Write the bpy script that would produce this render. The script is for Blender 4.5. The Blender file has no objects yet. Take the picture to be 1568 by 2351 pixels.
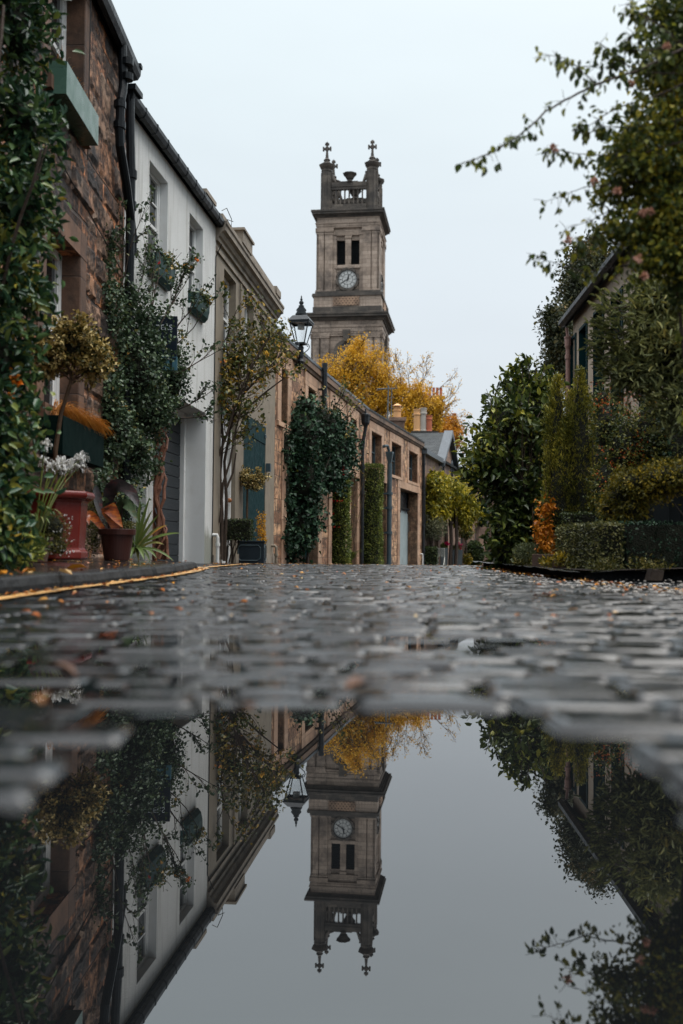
import bpy, math, random
import numpy as np
from mathutils import Matrix, Vector
C = bpy.context.scene
COL = C.collection
PI = math.pi
R = math.radians

# ---------------------------------------------------------------- camera
CAMZ = 0.22                       # the lens is a hand's breadth above the puddle (water level z = 0)
cd = bpy.data.cameras.new('camera')
cam = bpy.data.objects.new('camera', cd); COL.objects.link(cam)
cd.sensor_fit = 'HORIZONTAL'; cd.sensor_width = 24.0; cd.lens = 35.0
cd.clip_start = 0.02; cd.clip_end = 1500
cam.matrix_world = Matrix.Translation((0, 0, CAMZ)) @ Matrix.Rotation(R(92.14), 4, 'X') @ Matrix.Rotation(R(0.5), 4, 'Z')
cd.dof.use_dof = True; cd.dof.focus_distance = 14.0; cd.dof.aperture_fstop = 2.0
C.camera = cam
M3 = cam.matrix_world.to_3x3()
def ray(x, y):                    # x, y measured on the photograph at a width of 1568
    return M3 @ Vector(((x-784)/2287, -(y-1175.5)/2287, -1))
def at(x, y, Y):
    d = ray(x, y); return Vector((d.x*Y/d.y, Y, CAMZ + d.z*Y/d.y))

# ---------------------------------------------------------------- world: overcast daylight
w = bpy.data.worlds.new('World'); C.world = w; w.use_nodes = True
nt = w.node_tree; nt.nodes.clear()
out = nt.nodes.new('ShaderNodeOutputWorld'); bg = nt.nodes.new('ShaderNodeBackground')
sky = nt.nodes.new('ShaderNodeTexSky'); sky.sky_type = 'NISHITA'; sky.sun_disc = False
SUN_EL, SUN_ROT = R(52), R(35)
sky.sun_elevation = SUN_EL; sky.sun_rotation = SUN_ROT; sky.air_density = 1.0; sky.dust_density = 3.0
tc = nt.nodes.new('ShaderNodeTexCoord'); sp = nt.nodes.new('ShaderNodeSeparateXYZ')
nt.links.new(tc.outputs['Generated'], sp.inputs[0])
cr = nt.nodes.new('ShaderNodeValToRGB')          # cloud layer: brighter towards the zenith, as an overcast sky is
e = cr.color_ramp.elements
SK = 10.0
e[0].position = 0.0; e[0].color = (.0360, .0387, .0420, 1)
e[1].position = 1.0; e[1].color = (.225, .227, .23, 1)
x_ = e.new(0.55); x_.color = (.050, .056, .058, 1)
x_ = e.new(0.22); x_.color = (.0408, .0445, .0472, 1)
x_ = e.new(0.42); x_.color = (.0449, .0503, .0520, 1)
nt.links.new(sp.outputs['Z'], cr.inputs[0])
cn = nt.nodes.new('ShaderNodeTexNoise'); cn.inputs['Scale'].default_value = 2.2; cn.inputs['Detail'].default_value = 4
mp = nt.nodes.new('ShaderNodeMapping'); mp.inputs['Scale'].default_value = (1, 1, 3)
nt.links.new(tc.outputs['Generated'], mp.inputs[0]); nt.links.new(mp.outputs[0], cn.inputs['Vector'])
mr = nt.nodes.new('ShaderNodeMapRange'); mr.inputs['From Min'].default_value = .3; mr.inputs['From Max'].default_value = .7
mr.inputs['To Min'].default_value = SK*0.955; mr.inputs['To Max'].default_value = SK*1.045
nt.links.new(cn.outputs[0], mr.inputs[0])
vm = nt.nodes.new('ShaderNodeVectorMath'); vm.operation = 'SCALE'
nt.links.new(cr.outputs[0], vm.inputs[0]); nt.links.new(mr.outputs[0], vm.inputs['Scale'])
sk2 = nt.nodes.new('ShaderNodeVectorMath'); sk2.operation = 'SCALE'; sk2.inputs['Scale'].default_value = 0.010
nt.links.new(sky.outputs[0], sk2.inputs[0])
ad = nt.nodes.new('ShaderNodeVectorMath'); ad.operation = 'ADD'
nt.links.new(vm.outputs[0], ad.inputs[0]); nt.links.new(sk2.outputs[0], ad.inputs[1])
nt.links.new(ad.outputs[0], bg.inputs['Color']); bg.inputs['Strength'].default_value = 1.0
nt.links.new(bg.outputs[0], out.inputs[0])

ld = bpy.data.lights.new('sun', 'SUN'); ld.energy = 1.5; ld.angle = R(35); ld.color = (1, .96, .9)
sun = bpy.data.objects.new('sun', ld); COL.objects.link(sun)
# the brightest patch of cloud: high, ahead and to the right
sd = Vector((math.cos(SUN_EL)*math.sin(SUN_ROT), math.cos(SUN_EL)*math.cos(SUN_ROT)*-0.15, math.sin(SUN_EL)))
sun.rotation_euler = sd.to_track_quat('Z', 'Y').to_euler()

C.view_settings.view_transform = 'Standard'; C.view_settings.look = 'None'
C.view_settings.exposure = 0.70; C.view_settings.gamma = 1.0
C.render.engine = 'CYCLES'
cy = C.cycles
cy.max_bounces = 7; cy.diffuse_bounces = 3; cy.glossy_bounces = 3; cy.transmission_bounces = 4; cy.transparent_max_bounces = 6
cy.caustics_reflective = False; cy.caustics_refractive = False
cy.use_denoising = True; cy.sample_clamp_indirect = 4.0

# ---------------------------------------------------------------- helpers: mesh building
class MB:
    def __init__(s): s.v = []; s.f = []; s.T = Matrix.Identity(4)
    def add(s, vs, fs):
        n = len(s.v); T = s.T
        s.v += [tuple(T @ Vector(p)) for p in vs]; s.f += [tuple(i+n for i in f) for f in fs]; return s
    def box(s, x0, x1, y0, y1, z0, z1, t=None):
        vs = [(x, y, z) for z in (z0, z1) for y in (y0, y1) for x in (x0, x1)]
        if t: vs = [tuple(t @ Vector(p)) for p in vs]
        return s.add(vs, [(0,2,3,1),(4,5,7,6),(0,1,5,4),(2,6,7,3),(0,4,6,2),(1,3,7,5)])
    def quad(s, a, b, c, d): return s.add([a, b, c, d], [(0,1,2,3)])
    def tube(s, pts, rad, n=6, cap=True, flat=1.0):
        pts = [Vector(p) for p in pts]; m = len(pts)
        if not hasattr(rad, '__len__'): rad = [rad]*m
        vs = []; fs = []; ref = None
        for i, p in enumerate(pts):
            t = (pts[min(i+1, m-1)] - pts[max(i-1, 0)])
            if t.length < 1e-9: t = Vector((0,0,1))
            t.normalize()
            if ref is None:
                ref = Vector((0,0,1)) if abs(t.z) < .9 else Vector((1,0,0))
            a = (ref - t*ref.dot(t))
            if a.length < 1e-6: a = Vector((1,.3,0)).cross(t)
            a.normalize(); b = t.cross(a); ref = a
            for k in range(n):
                q = 2*PI*k/n
                vs.append(p + a*math.cos(q)*rad[i]*flat + b*math.sin(q)*rad[i])
        for i in range(m-1):
            for k in range(n):
                k2 = (k+1) % n
                fs.append((i*n+k, i*n+k2, (i+1)*n+k2, (i+1)*n+k))
        if cap:
            fs.append(tuple(range(n-1, -1, -1))); fs.append(tuple((m-1)*n+k for k in range(n)))
        return s.add(vs, fs)
    def lathe(s, prof, c=(0,0,0), n=24, rot=0.0):     # prof: (r, z) bottom to top
        vs = []; fs = []; m = len(prof)
        for r, z in prof:
            for k in range(n):
                q = 2*PI*k/n + rot; vs.append((c[0]+r*math.cos(q), c[1]+r*math.sin(q), c[2]+z))
        for i in range(m-1):
            for k in range(n):
                k2 = (k+1) % n; fs.append((i*n+k, i*n+k2, (i+1)*n+k2, (i+1)*n+k))
        fs.append(tuple(range(n-1, -1, -1))); fs.append(tuple((m-1)*n+k for k in range(n)))
        return s.add(vs, fs)
    def prof_x(s, prof, x0, x1):                       # closed (y, z) profile extruded along x
        n = len(prof)
        vs = [(x0, y, z) for y, z in prof] + [(x1, y, z) for y, z in prof]
        fs = [(i, (i+1) % n, (i+1) % n + n, i+n) for i in range(n)] + [tuple(range(n-1, -1, -1)), tuple(range(n, 2*n))]
        return s.add(vs, fs)
    def ball(s, c, r, nu=10, nv=7, sc=(1,1,1)):
        vs = [(c[0], c[1], c[2]-r*sc[2])]
        for j in range(1, nv):
            a = -PI/2 + PI*j/nv
            for k in range(nu):
                q = 2*PI*k/nu; vs.append((c[0]+r*sc[0]*math.cos(a)*math.cos(q), c[1]+r*sc[1]*math.cos(a)*math.sin(q), c[2]+r*sc[2]*math.sin(a)))
        vs.append((c[0], c[1], c[2]+r*sc[2])); fs = []
        for k in range(nu): fs.append((0, 1+(k+1) % nu, 1+k))
        for j in range(nv-2):
            for k in range(nu):
                a = 1+j*nu+k; b = 1+j*nu+(k+1) % nu; fs.append((a, b, b+nu, a+nu))
        L = len(vs)-1; o = 1+(nv-2)*nu
        for k in range(nu): fs.append((o+k, o+(k+1) % nu, L))
        return s.add(vs, fs)
    def build(s, name, m, parent=None, mat=None, smooth=False, bevel=0, origin=None):
        me = bpy.data.meshes.new(name)
        vs = s.v
        if origin is not None: vs = [(x-origin[0], y-origin[1], z-origin[2]) for x, y, z in vs]
        me.from_pydata(vs, [], s.f); me.update()
        return link(name, me, m, parent, mat, smooth, bevel, origin)

def link(name, me, m, parent=None, mat=None, smooth=False, bevel=0, origin=None):
    o = bpy.data.objects.new(name, me); COL.objects.link(o)
    if m: me.materials.append(m)
    if smooth: me.polygons.foreach_set('use_smooth', [True]*len(me.polygons))
    if bevel:
        b = o.modifiers.new('bevel', 'BEVEL'); b.width = bevel; b.segments = 2; b.limit_method = 'ANGLE'
    if parent: o.parent = parent
    if mat is not None: o.matrix_local = mat
    elif origin is not None and parent is None: o.location = origin
    return o

def tag(o, label, cat, group=None, kind=None):
    if label: o['label'] = label
    if cat: o['category'] = cat
    if group: o['group'] = group
    if kind: o['kind'] = kind
    return o
def thing(name, label, cat, loc=(0,0,0), rz=0, group=None):
    o = bpy.data.objects.new(name, None); COL.objects.link(o); o.empty_display_size = .2
    o.location = loc; o.rotation_euler = (0, 0, rz)
    return tag(o, label, cat, group)
def struct(o): o['kind'] = 'structure'; return o
def copy_thing(o, parent=None):
    c = o.copy(); COL.objects.link(c)
    if parent: c.parent = parent; c.matrix_parent_inverse = o.matrix_parent_inverse.copy()
    for ch in list(o.children): copy_thing(ch, c)
    return c

# ---------------------------------------------------------------- helpers: leaves
RG = np.random.default_rng(11)
def unit(a): return a/np.maximum(np.linalg.norm(a, axis=-1, keepdims=True), 1e-9)
def rnd(n): return unit(RG.normal(size=(n, 3)))
TPL = {
 'oval':  ([(0,0,0),(.28,-.5,.14),(.68,-.4,.10),(1,0,-.12),(.68,.4,.10),(.28,.5,.14)], [(0,1,2,3),(0,3,4,5)]),
 'tri':   ([(0,0,0),(.5,-.5,.12),(1,0,-.05),(.5,.5,.12)], [(0,1,2),(0,2,3)]),
 'heart': ([(0,0,0),(.1,-.42,.10),(.45,-.5,.12),(1,0,-.15),(.45,.5,.12),(.1,.42,.10)], [(0,1,2,3),(0,3,4,5)]),
 'lance': ([(0,0,0),(.3,-.5,.10),(.65,-.42,.05),(1,0,-.18),(.65,.42,.05),(.3,.5,.10)], [(0,1,2,3),(0,3,4,5)]),
}
def leaf_mesh(name, P, D, N, S, m, parent=None, shape='oval', w=.55, origin=(0,0,0), smooth=True):
    tv, tf = TPL[shape]; tv = np.array(tv); k = len(tv); n = len(P)
    D = unit(np.asarray(D)); side = unit(np.cross(D, N)+1e-6); up = np.cross(side, D)
    S = np.broadcast_to(np.asarray(S, float), (n,))[:, None, None]
    V = (np.asarray(P)-np.array(origin))[:, None, :] + S*(tv[None, :, 0:1]*D[:, None, :] + tv[None, :, 1:2]*w*side[:, None, :] + tv[None, :, 2:3]*up[:, None, :])
    me = bpy.data.meshes.new(name); me.vertices.add(n*k); me.vertices.foreach_set('co', V.reshape(-1).astype(np.float32))
    ks = [len(f) for f in tf]; flat = np.concatenate([np.array(f) for f in tf])
    loops = (flat[None, :] + (np.arange(n)*k)[:, None]).reshape(-1)
    me.loops.add(len(loops)); me.loops.foreach_set('vertex_index', loops.astype(np.int32))
    st = np.concatenate([[0], np.cumsum(ks)[:-1]])
    starts = (st[None, :] + (np.arange(n)*sum(ks))[:, None]).reshape(-1)
    me.polygons.add(len(starts)); me.polygons.foreach_set('loop_start', starts.astype(np.int32))
    me.update(calc_edges=True); me.validate()
    return link(name, me, m, parent, smooth=False)
def ellp(c, r, n, shell=.5):
    d = rnd(n); rad = 1-shell*RG.random(n)**1.6
    return np.array(c) + d*np.array(r)*rad[:, None], unit(d/np.array(r))
def boxp(c, r, n, shell=.12):       # points near the faces of a box (half sizes r)
    r = np.array(r, float); ar = np.array([r[1]*r[2], r[0]*r[2], r[0]*r[1]]); ax = RG.choice(3, n, p=ar/ar.sum())
    sg = RG.choice([-1, 1], n); p = (RG.random((n, 3))*2-1)*r
    nn = np.zeros((n, 3)); nn[np.arange(n), ax] = sg
    p[np.arange(n), ax] = sg*(r[ax] - shell*RG.random(n)**2 + np.where(RG.random(n) < .12, RG.exponential(.35, n)*max(.03, shell*.35), 0))
    return p+np.array(c), nn
def dirs(Nn, out=.7, up=.2, jit=.8): return unit(Nn*out + np.array([0, 0, up]) + rnd(len(Nn))*jit)
def clumped(P, N, n, spread):       # n leaves gathered around the given centres
    i = RG.integers(0, len(P), n); q = RG.normal(size=(n, 3))*spread
    return P[i]+q, N[i]
def foliage(name, vols, n, size, m, parent, shape='oval', w=.55, clumps=None, spread=None, out=.7, up=.1, jit=.8, shell=.5, origin=(0,0,0), box=False, keep=None, facing=.5):
    a = np.array([v[3]*v[4]+v[4]*v[5]+v[3]*v[5] for v in vols]); a = a/a.sum(); Ps = []; Ns = []
    for v, q in zip(vols, a):
        k = max(3, int((clumps or n)*q)); f = boxp if box else ellp
        p, nn = f(v[:3], v[3:6], k, shell)
        Ps.append(p); Ns.append(nn)
    P = np.concatenate(Ps); Nn = np.concatenate(Ns)
    if clumps: P, Nn = clumped(P, Nn, n, spread or size*2)
    if keep is not None:
        k = keep(P); P = P[k]; Nn = Nn[k]
    D = dirs(Nn, out, up, jit); nrm = unit(Nn*facing + np.array([0, 0, .5]) + rnd(len(P))*.7)
    S = size*(0.6+.7*RG.random(len(P)))
    return leaf_mesh(name, P, D, nrm, S, m, parent, shape, w, origin)

def grow(mb, p, d, L, r, lev, rng, tips, nseg=5, nb=3, spread=.7, up=.15, wig=.25, shrink=.68, rs=.55, n=5, minr=.002):
    p = Vector(p); d = Vector(d).normalized(); pts = [p.copy()]; rad = [r]; ds = []
    for i in range(nseg):
        d = (d + Vector((rng.uniform(-1, 1), rng.uniform(-1, 1), rng.uniform(-1, 1)))*wig + Vector((0, 0, up))*.4).normalized()
        p = p + d*(L/nseg); pts.append(p.copy()); rad.append(max(minr, r*(1-(i+1)/nseg*(1-rs)))); ds.append(d.copy())
    mb.tube(pts, rad, n=max(3, n), cap=False)
    if lev <= 0:
        for i in range(1, len(pts)): tips.append((tuple(pts[i]), tuple(ds[i-1])))
        return
    for j in range(nb):
        t = 0.35+.65*(j+rng.random()*.6)/nb; i = min(nseg-1, int(t*nseg)); f = t*nseg-i
        q = pts[i].lerp(pts[i+1], min(1, f)); a = Vector((rng.uniform(-1, 1), rng.uniform(-1, 1), rng.uniform(-.7, 1))).normalized()
        nd = (ds[i]*(1-spread*.5)+a*spread).normalized()
        grow(mb, q, nd, L*shrink*rng.uniform(.75, 1.15), rad[i]*.6, lev-1, rng, tips, max(3, nseg-1), nb, spread, up, wig, shrink, rs, max(3, n-1), minr)
    grow(mb, pts[-1], ds[-1], L*shrink, rad[-1]*.9, lev-1, rng, tips, max(3, nseg-1), nb, spread, up, wig, shrink, rs, max(3, n-1), minr)
def tip_leaves(name, tips, per, size, spread, m, parent, shape='tri', w=.5, origin=(0,0,0), droop=-.1, prob=1.0, along=.5):
    P = np.array([t[0] for t in tips]); D = np.array([t[1] for t in tips])
    n = int(len(P)*per*prob); i = RG.integers(0, len(P), n)
    if prob < 1: i = RG.choice(RG.choice(len(P), int(len(P)*prob)+1), n)
    q = P[i]+RG.normal(size=(n, 3))*spread
    dd = unit(D[i]*along+rnd(n)*.8+np.array([0, 0, droop]))
    nr = unit(np.array([0, 0, 1.0])+rnd(n)*.8)
    return leaf_mesh(name, q, dd, nr, size*(.6+.7*RG.random(n)), m, parent, shape, w, (0, 0, 0))

# ---------------------------------------------------------------- helpers: materials
def hexc(r, g, b): f = lambda c: ((c/255+.055)/1.055)**2.4 if c/255 > .04045 else c/255/12.92; return (f(r), f(g), f(b), 1)
class NM:
    def __init__(s, name):
        s.m = bpy.data.materials.new(name); s.m.use_nodes = True; s.t = s.m.node_tree; s.t.nodes.clear()
        s.o = s.n('ShaderNodeOutputMaterial'); s.b = s.n('ShaderNodeBsdfPrincipled'); s.l(s.b.outputs[0], s.o.inputs[0])
    def n(s, t, **k):
        x = s.t.nodes.new(t)
        for a, v in k.items():
            if a.startswith('i_'): x.inputs[a[2:].replace('_', ' ')].default_value = v
            else: setattr(x, a, v)
        return x
    def l(s, a, b): s.t.links.new(a, b)
    def coord(s, kind='Object'):
        return s.n('ShaderNodeTexCoord').outputs[kind]
    def noise(s, vec, scale, detail=4, rough=.55, map_=None):
        if map_:
            mp = s.n('ShaderNodeMapping'); mp.inputs['Scale'].default_value = map_; s.l(vec, mp.inputs[0]); vec = mp.outputs[0]
        x = s.n('ShaderNodeTexNoise'); x.inputs['Scale'].default_value = scale; x.inputs['Detail'].default_value = detail; x.inputs['Roughness'].default_value = rough
        s.l(vec, x.inputs['Vector']); return x.outputs['Fac']
    def ramp(s, fac, stops, interp='LINEAR'):
        x = s.n('ShaderNodeValToRGB'); cr = x.color_ramp; cr.interpolation = interp
        while len(cr.elements) > 1: cr.elements.remove(cr.elements[-1])
        for i, (p, c) in enumerate(stops):
            c = c if len(c) == 4 else (*c, 1)
            if i == 0: cr.elements[0].position = p; cr.elements[0].color = c
            else: q = cr.elements.new(p); q.color = c
        s.l(fac, x.inputs[0]); return x.outputs[0]
    def mix(s, a, b, fac=.5, mode='MIX'):
        x = s.n('ShaderNodeMix'); x.data_type = 'RGBA'; x.blend_type = mode
        for sock, v in ((x.inputs[0], fac), (x.inputs[6], a), (x.inputs[7], b)):
            if hasattr(v, 'is_output'): s.l(v, sock)
            elif isinstance(v, (int, float)): sock.default_value = v
            else: sock.default_value = v if len(v) == 4 else (*v, 1)
        return x.outputs[2]
    def math(s, op, a, b=0.0):
        x = s.n('ShaderNodeMath'); x.operation = op
        for sock, v in ((x.inputs[0], a), (x.inputs[1], b)):
            if hasattr(v, 'is_output'): s.l(v, sock)
            else: sock.default_value = v
        return x.outputs[0]
    def bump(s, h, strength=.5, dist=.01, prev=None):
        x = s.n('ShaderNodeBump'); x.inputs['Strength'].default_value = strength; x.inputs['Distance'].default_value = dist
        s.l(h, x.inputs['Height'])
        if prev is not None: s.l(prev, x.inputs['Normal'])
        return x.outputs[0]
    def fin(s, col=None, rough=.6, nrm=None, spec=None, metal=None, ior=None):
        for k, v in (('Base Color', col), ('Roughness', rough), ('Normal', nrm), ('Specular IOR Level', spec), ('Metallic', metal), ('IOR', ior)):
            if v is None: continue
            if hasattr(v, 'is_output'): s.l(v, s.b.inputs[k])
            elif k == 'Base Color': s.b.inputs[k].default_value = v if len(v) == 4 else (*v, 1)
            else: s.b.inputs[k].default_value = v
        return s.m
# ---------------------------------------------------------------- materials
def stone(name, cols, bw, bh, mortar, stain=.6, stain_col=(.03, .028, .028), depth=.012, msize=.008, warp=.03, tilt=.5, blot=1.6, grain=60, ss=.5, mott=0):
    g = NM(name); co = g.coord('Object')
    sx = g.n('ShaderNodeSeparateXYZ'); g.l(co, sx.inputs[0])
    u = g.math('ADD', sx.outputs['X'], sx.outputs['Y'])
    cb = g.n('ShaderNodeCombineXYZ'); g.l(u, cb.inputs[0]); g.l(sx.outputs['Z'], cb.inputs[1])
    nz = g.n('ShaderNodeTexNoise'); nz.inputs['Scale'].default_value = 1.7; nz.inputs['Detail'].default_value = 3; g.l(co, nz.inputs['Vector'])
    sub = g.n('ShaderNodeVectorMath', operation='SUBTRACT'); g.l(nz.outputs['Color'], sub.inputs[0]); sub.inputs[1].default_value = (.5, .5, .5)
    sc = g.n('ShaderNodeVectorMath', operation='SCALE'); g.l(sub.outputs[0], sc.inputs[0]); sc.inputs['Scale'].default_value = warp*2
    ad = g.n('ShaderNodeVectorMath', operation='ADD'); g.l(cb.outputs[0], ad.inputs[0]); g.l(sc.outputs[0], ad.inputs[1])
    br = g.n('ShaderNodeTexBrick'); g.l(ad.outputs[0], br.inputs['Vector'])
    br.inputs['Color1'].default_value = (0, 0, 0, 1); br.inputs['Color2'].default_value = (1, 1, 1, 1); br.inputs['Mortar'].default_value = (.5, .5, .5, 1)
    br.inputs['Scale'].default_value = 1; br.inputs['Mortar Size'].default_value = msize; br.inputs['Mortar Smooth'].default_value = .5; br.inputs['Bias'].default_value = 0
    br.inputs['Brick Width'].default_value = bw; br.inputs['Row Height'].default_value = bh; br.offset = .42; br.squash = 1.35; br.squash_frequency = 3
    blotn = g.noise(co, blot*3, 6, .65)
    t = g.math('ADD', g.math('MULTIPLY', br.outputs['Color'], .55), g.math('MULTIPLY', blotn, .5))
    k = len(cols); col = g.ramp(t, [(.12+.8*i/(k-1), c) for i, c in enumerate(cols)])
    gr = g.noise(co, grain, 6, .7); col = g.mix(col, g.ramp(gr, [(.25, (.55, .55, .55)), (.7, (1.25, 1.22, 1.2))]), .6, 'MULTIPLY')
    if mott:
        m1 = g.ramp(g.noise(co, 5.5, 10, .78, map_=(1, 1, .8)), [(.43, (.10,.09,.10)), (.48, (.34,.30,.29)), (.52, (1.0,.95,.9)), (.60, (1.7,1.5,1.35))]); col = g.mix(col, m1, mott, 'MULTIPLY')
    st = g.ramp(g.noise(co, blot, 8, .68), [(ss-.06, (0, 0, 0)), (ss+.12, (1, 1, 1))])
    col = g.mix(col, stain_col, g.math('MULTIPLY', st, stain))
    # streaks that run down the wall where rain carries the soot
    sn = g.ramp(g.noise(co, 1.5, 5, .6, map_=(5, 5, .35)), [(.52, (0, 0, 0)), (.72, (1, 1, 1))]); col = g.mix(col, stain_col, g.math('MULTIPLY', sn, stain*.55))
    col = g.mix(col, mortar, g.math('MULTIPLY', br.outputs['Fac'], .75))
    h = g.math('ADD', g.math('MULTIPLY', br.outputs['Fac'], -1.0), g.math('MULTIPLY', g.noise(co, 14, 8, .7), 1.1))
    h = g.math('ADD', h, g.math('MULTIPLY', br.outputs['Color'], .5))
    nr = g.bump(h, .9, depth)
    return g.fin(col, g.ramp(gr, [(.3, (.5,)*3), (.8, (.85,)*3)]), nr, .22)
def plain(name, col, rough=.6, var=.25, scale=6, bump=.15, dist=.004, dirt=None, grain=None, spec=.28, metal=None, dsc=2.0, dirtamt=.6):
    g = NM(name); co = g.coord('Object'); n1 = g.noise(co, scale, 6, .6)
    c = Vector(col[:3]); colr = g.ramp(n1, [(.25, tuple(c*(1-var))), (.75, tuple(c*(1+var*.6)))])
    if dirt is not None:
        m = g.ramp(g.noise(co, dsc, 7, .65), [(.48, (0,)*3), (.7, (1,)*3)]); colr = g.mix(colr, dirt, g.math('MULTIPLY', m, dirtamt))
    nr = g.bump(g.noise(co, grain or scale*6, 6, .6), bump, dist)
    rr = g.ramp(g.noise(co, scale*1.7, 4), [(.3, (max(0, rough-.12),)*3), (.7, (min(1, rough+.12),)*3)])
    return g.fin(colr, rr, nr, spec, metal)
LEAF = 1.35
def leafmat(name, stops, rough=.40, trans=.25, clump=2.0, cl=.35, spec=.24):
    if max(max(c[:3]) for p, c in stops) < .5: stops = [(p, tuple(min(.8, v*(.50+1.5*p)) for v in c[:3])) for p, c in stops]
    g = NM(name); geo = g.n('ShaderNodeNewGeometry'); co = g.coord('Object')
    t = g.math('ADD', g.math('MULTIPLY', geo.outputs['Random Per Island'], 1-cl), g.math('MULTIPLY', g.ramp(g.noise(co, clump, 3), [(.3, (0,)*3), (.7, (1,)*3)]), cl))
    col = g.ramp(t, stops)
    g.fin(col, rough, None, spec)
    tr = g.n('ShaderNodeBsdfTranslucent'); g.l(g.mix(col, (1.0, .95, .5), .5, 'MULTIPLY'), tr.inputs[0])
    mx = g.n('ShaderNodeMixShader'); mx.inputs[0].default_value = trans; g.l(g.b.outputs[0], mx.inputs[1]); g.l(tr.outputs[0], mx.inputs[2]); g.l(mx.outputs[0], g.o.inputs[0])
    return g.m
# walls
S_BROWN = stone('rubble_brown', [(.03,.02,.016), (.09,.05,.034), (.24,.125,.075), (.42,.21,.12), (.50,.21,.085), (.34,.24,.17)], .62, .33, (.045,.038,.035), stain=.88, stain_col=(.020,.019,.021), depth=.05, msize=.020, warp=.045, blot=1.6, ss=.52, grain=28, mott=.95)
S_MEWS = stone('mews_sandstone', [(.16,.085,.055), (.33,.19,.12), (.52,.32,.20), (.62,.42,.27), (.46,.27,.17)], .46, .25, (.12,.09,.07), mott=.75, stain=.6, stain_col=(.045,.034,.03), depth=.014, msize=.010, warp=.04, blot=1.3, ss=.54)
S_ASHLAR = stone('dressed_sandstone', [(.30,.17,.11), (.44,.28,.19), (.55,.37,.255), (.42,.23,.145)], .75, .42, (.12,.085,.065), stain=.6, stain_col=(.075,.05,.04), depth=.004, msize=.006, warp=.01, blot=1.6, ss=.55)
S_MARGIN = stone('dark_margin_stone', [(.05,.034,.028), (.12,.07,.048), (.2,.11,.07), (.06,.045,.04)], .6, .55, (.04,.03,.028), stain=.75, stain_col=(.022,.02,.02), depth=.006, msize=.008, warp=.02)
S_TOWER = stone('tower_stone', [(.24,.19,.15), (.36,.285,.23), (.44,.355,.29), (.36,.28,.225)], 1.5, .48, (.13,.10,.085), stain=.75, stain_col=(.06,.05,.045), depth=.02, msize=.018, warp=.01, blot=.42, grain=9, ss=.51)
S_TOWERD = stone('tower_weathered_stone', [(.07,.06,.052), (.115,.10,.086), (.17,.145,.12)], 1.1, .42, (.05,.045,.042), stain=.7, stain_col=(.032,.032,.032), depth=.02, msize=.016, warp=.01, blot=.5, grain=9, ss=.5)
S_FAR = stone('far_sandstone', [(.16,.10,.075), (.26,.17,.125), (.36,.24,.18)], .6, .3, (.15,.11,.09), stain=.7, stain_col=(.06,.045,.04), blot=.9)
def harling():
    g = NM('white_harling'); co = g.coord('Object')
    v = g.n('ShaderNodeTexVoronoi'); v.inputs['Scale'].default_value = 120; g.l(co, v.inputs['Vector'])
    n2 = g.noise(co, 95, 5, .7); n1 = g.noise(co, 1.3, 5)
    col = g.ramp(n1, [(.3, (.60,.61,.60)), (.7, (.70,.71,.705))])
    col = g.mix(col, g.ramp(n2, [(.3, (.55,.55,.54)), (.5, (1.0,)*3)]), .8, 'MULTIPLY')
    st = g.ramp(g.noise(co, 2, 6, .6, map_=(4, 4, .3)), [(.50, (0,)*3), (.68, (1,)*3)]); col = g.mix(col, (.30,.30,.26), g.math('MULTIPLY', st, .6))
    sz = g.n('ShaderNodeSeparateXYZ'); g.l(co, sz.inputs[0]); zz = g.math('ADD', sz.outputs['Z'], g.math('MULTIPLY', n1, -.9)); col = g.mix(col, (.16,.17,.13), g.ramp(zz, [(.0, (.75,)*3), (.12, (0,)*3)]))
    h = g.math('ADD', v.outputs['Distance'], g.math('MULTIPLY', n2, .8))
    return g.fin(col, .8, g.bump(h, .9, .008))
M = {}
M['harl'] = harling()
M['white'] = plain('white_paint', (.68,.69,.69), .35, .06, 3, .05, dirt=(.35,.33,.29), dirtamt=.35)
M['whitewall'] = plain('white_smooth_plaster', (.66,.67,.67), .6, .06, 2, .2, dirt=(.4,.38,.34), dirtamt=.4)
M['beige'] = plain('beige_painted_stone', (.235,.20,.155), .7, .16, 3, .5, .006, dirt=(.13,.11,.09), grain=70, dirtamt=.55)
M['beiged'] = plain('beige_cornice_stone', (.27,.23,.185), .75, .2, 5, .5, .006, dirt=(.07,.062,.055), grain=60, dirtamt=.75, dsc=3)
M['pebble'] = plain('pebbledash', (.42,.34,.265), .85, .28, 45, .9, .012, dirt=(.25,.2,.16), grain=110)
M['black'] = plain('black_iron', (.018,.022,.026), .32, .3, 9, .2)
M['gutter'] = plain('wet_black_gutter', (.007,.010,.013), .4, .3, 6, .3, .01, spec=.18)
M['slate'] = stone('roof_slate', [(.026,.030,.033), (.042,.048,.052), (.062,.068,.072)], .26, .17, (.012,.012,.014), stain=.4, stain_col=(.035,.04,.035), depth=.02, msize=.008, warp=.015, blot=.8)
M['lead'] = plain('lead_flashing', (.075,.09,.105), .4, .3, 8, .3, .006, dirt=(.05,.055,.06))
M['teal'] = plain('teal_painted_wood', (.004,.028,.032), .6, .3, 5, .2, spec=.08, dirt=(.008,.03,.036), dsc=4)
M['tealbox'] = plain('teal_window_box_paint', (.008,.045,.042), .5, .25, 5, .1)
M['green'] = plain('green_window_box_paint', (.06,.125,.095), .28, .15, 4, .08)
M['bluegrey'] = plain('blue_grey_paint', (.055,.085,.10), .42, .25, 6, .15)
M['palegrey'] = plain('pale_grey_door_paint', (.30,.36,.37), .45, .1, 4, .1, dirt=(.2,.22,.22))
def boards():
    g = NM('charcoal_boards'); co = g.coord('Object'); n = g.noise(co, 3, 8, .7, map_=(1.5, 1.5, 45))
    return g.fin(g.ramp(n, [(.3, (.010,.013,.016)), (.7, (.032,.039,.046))]), .5, g.bump(n, .4, .004), .2)
M['boards'] = boards()
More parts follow.
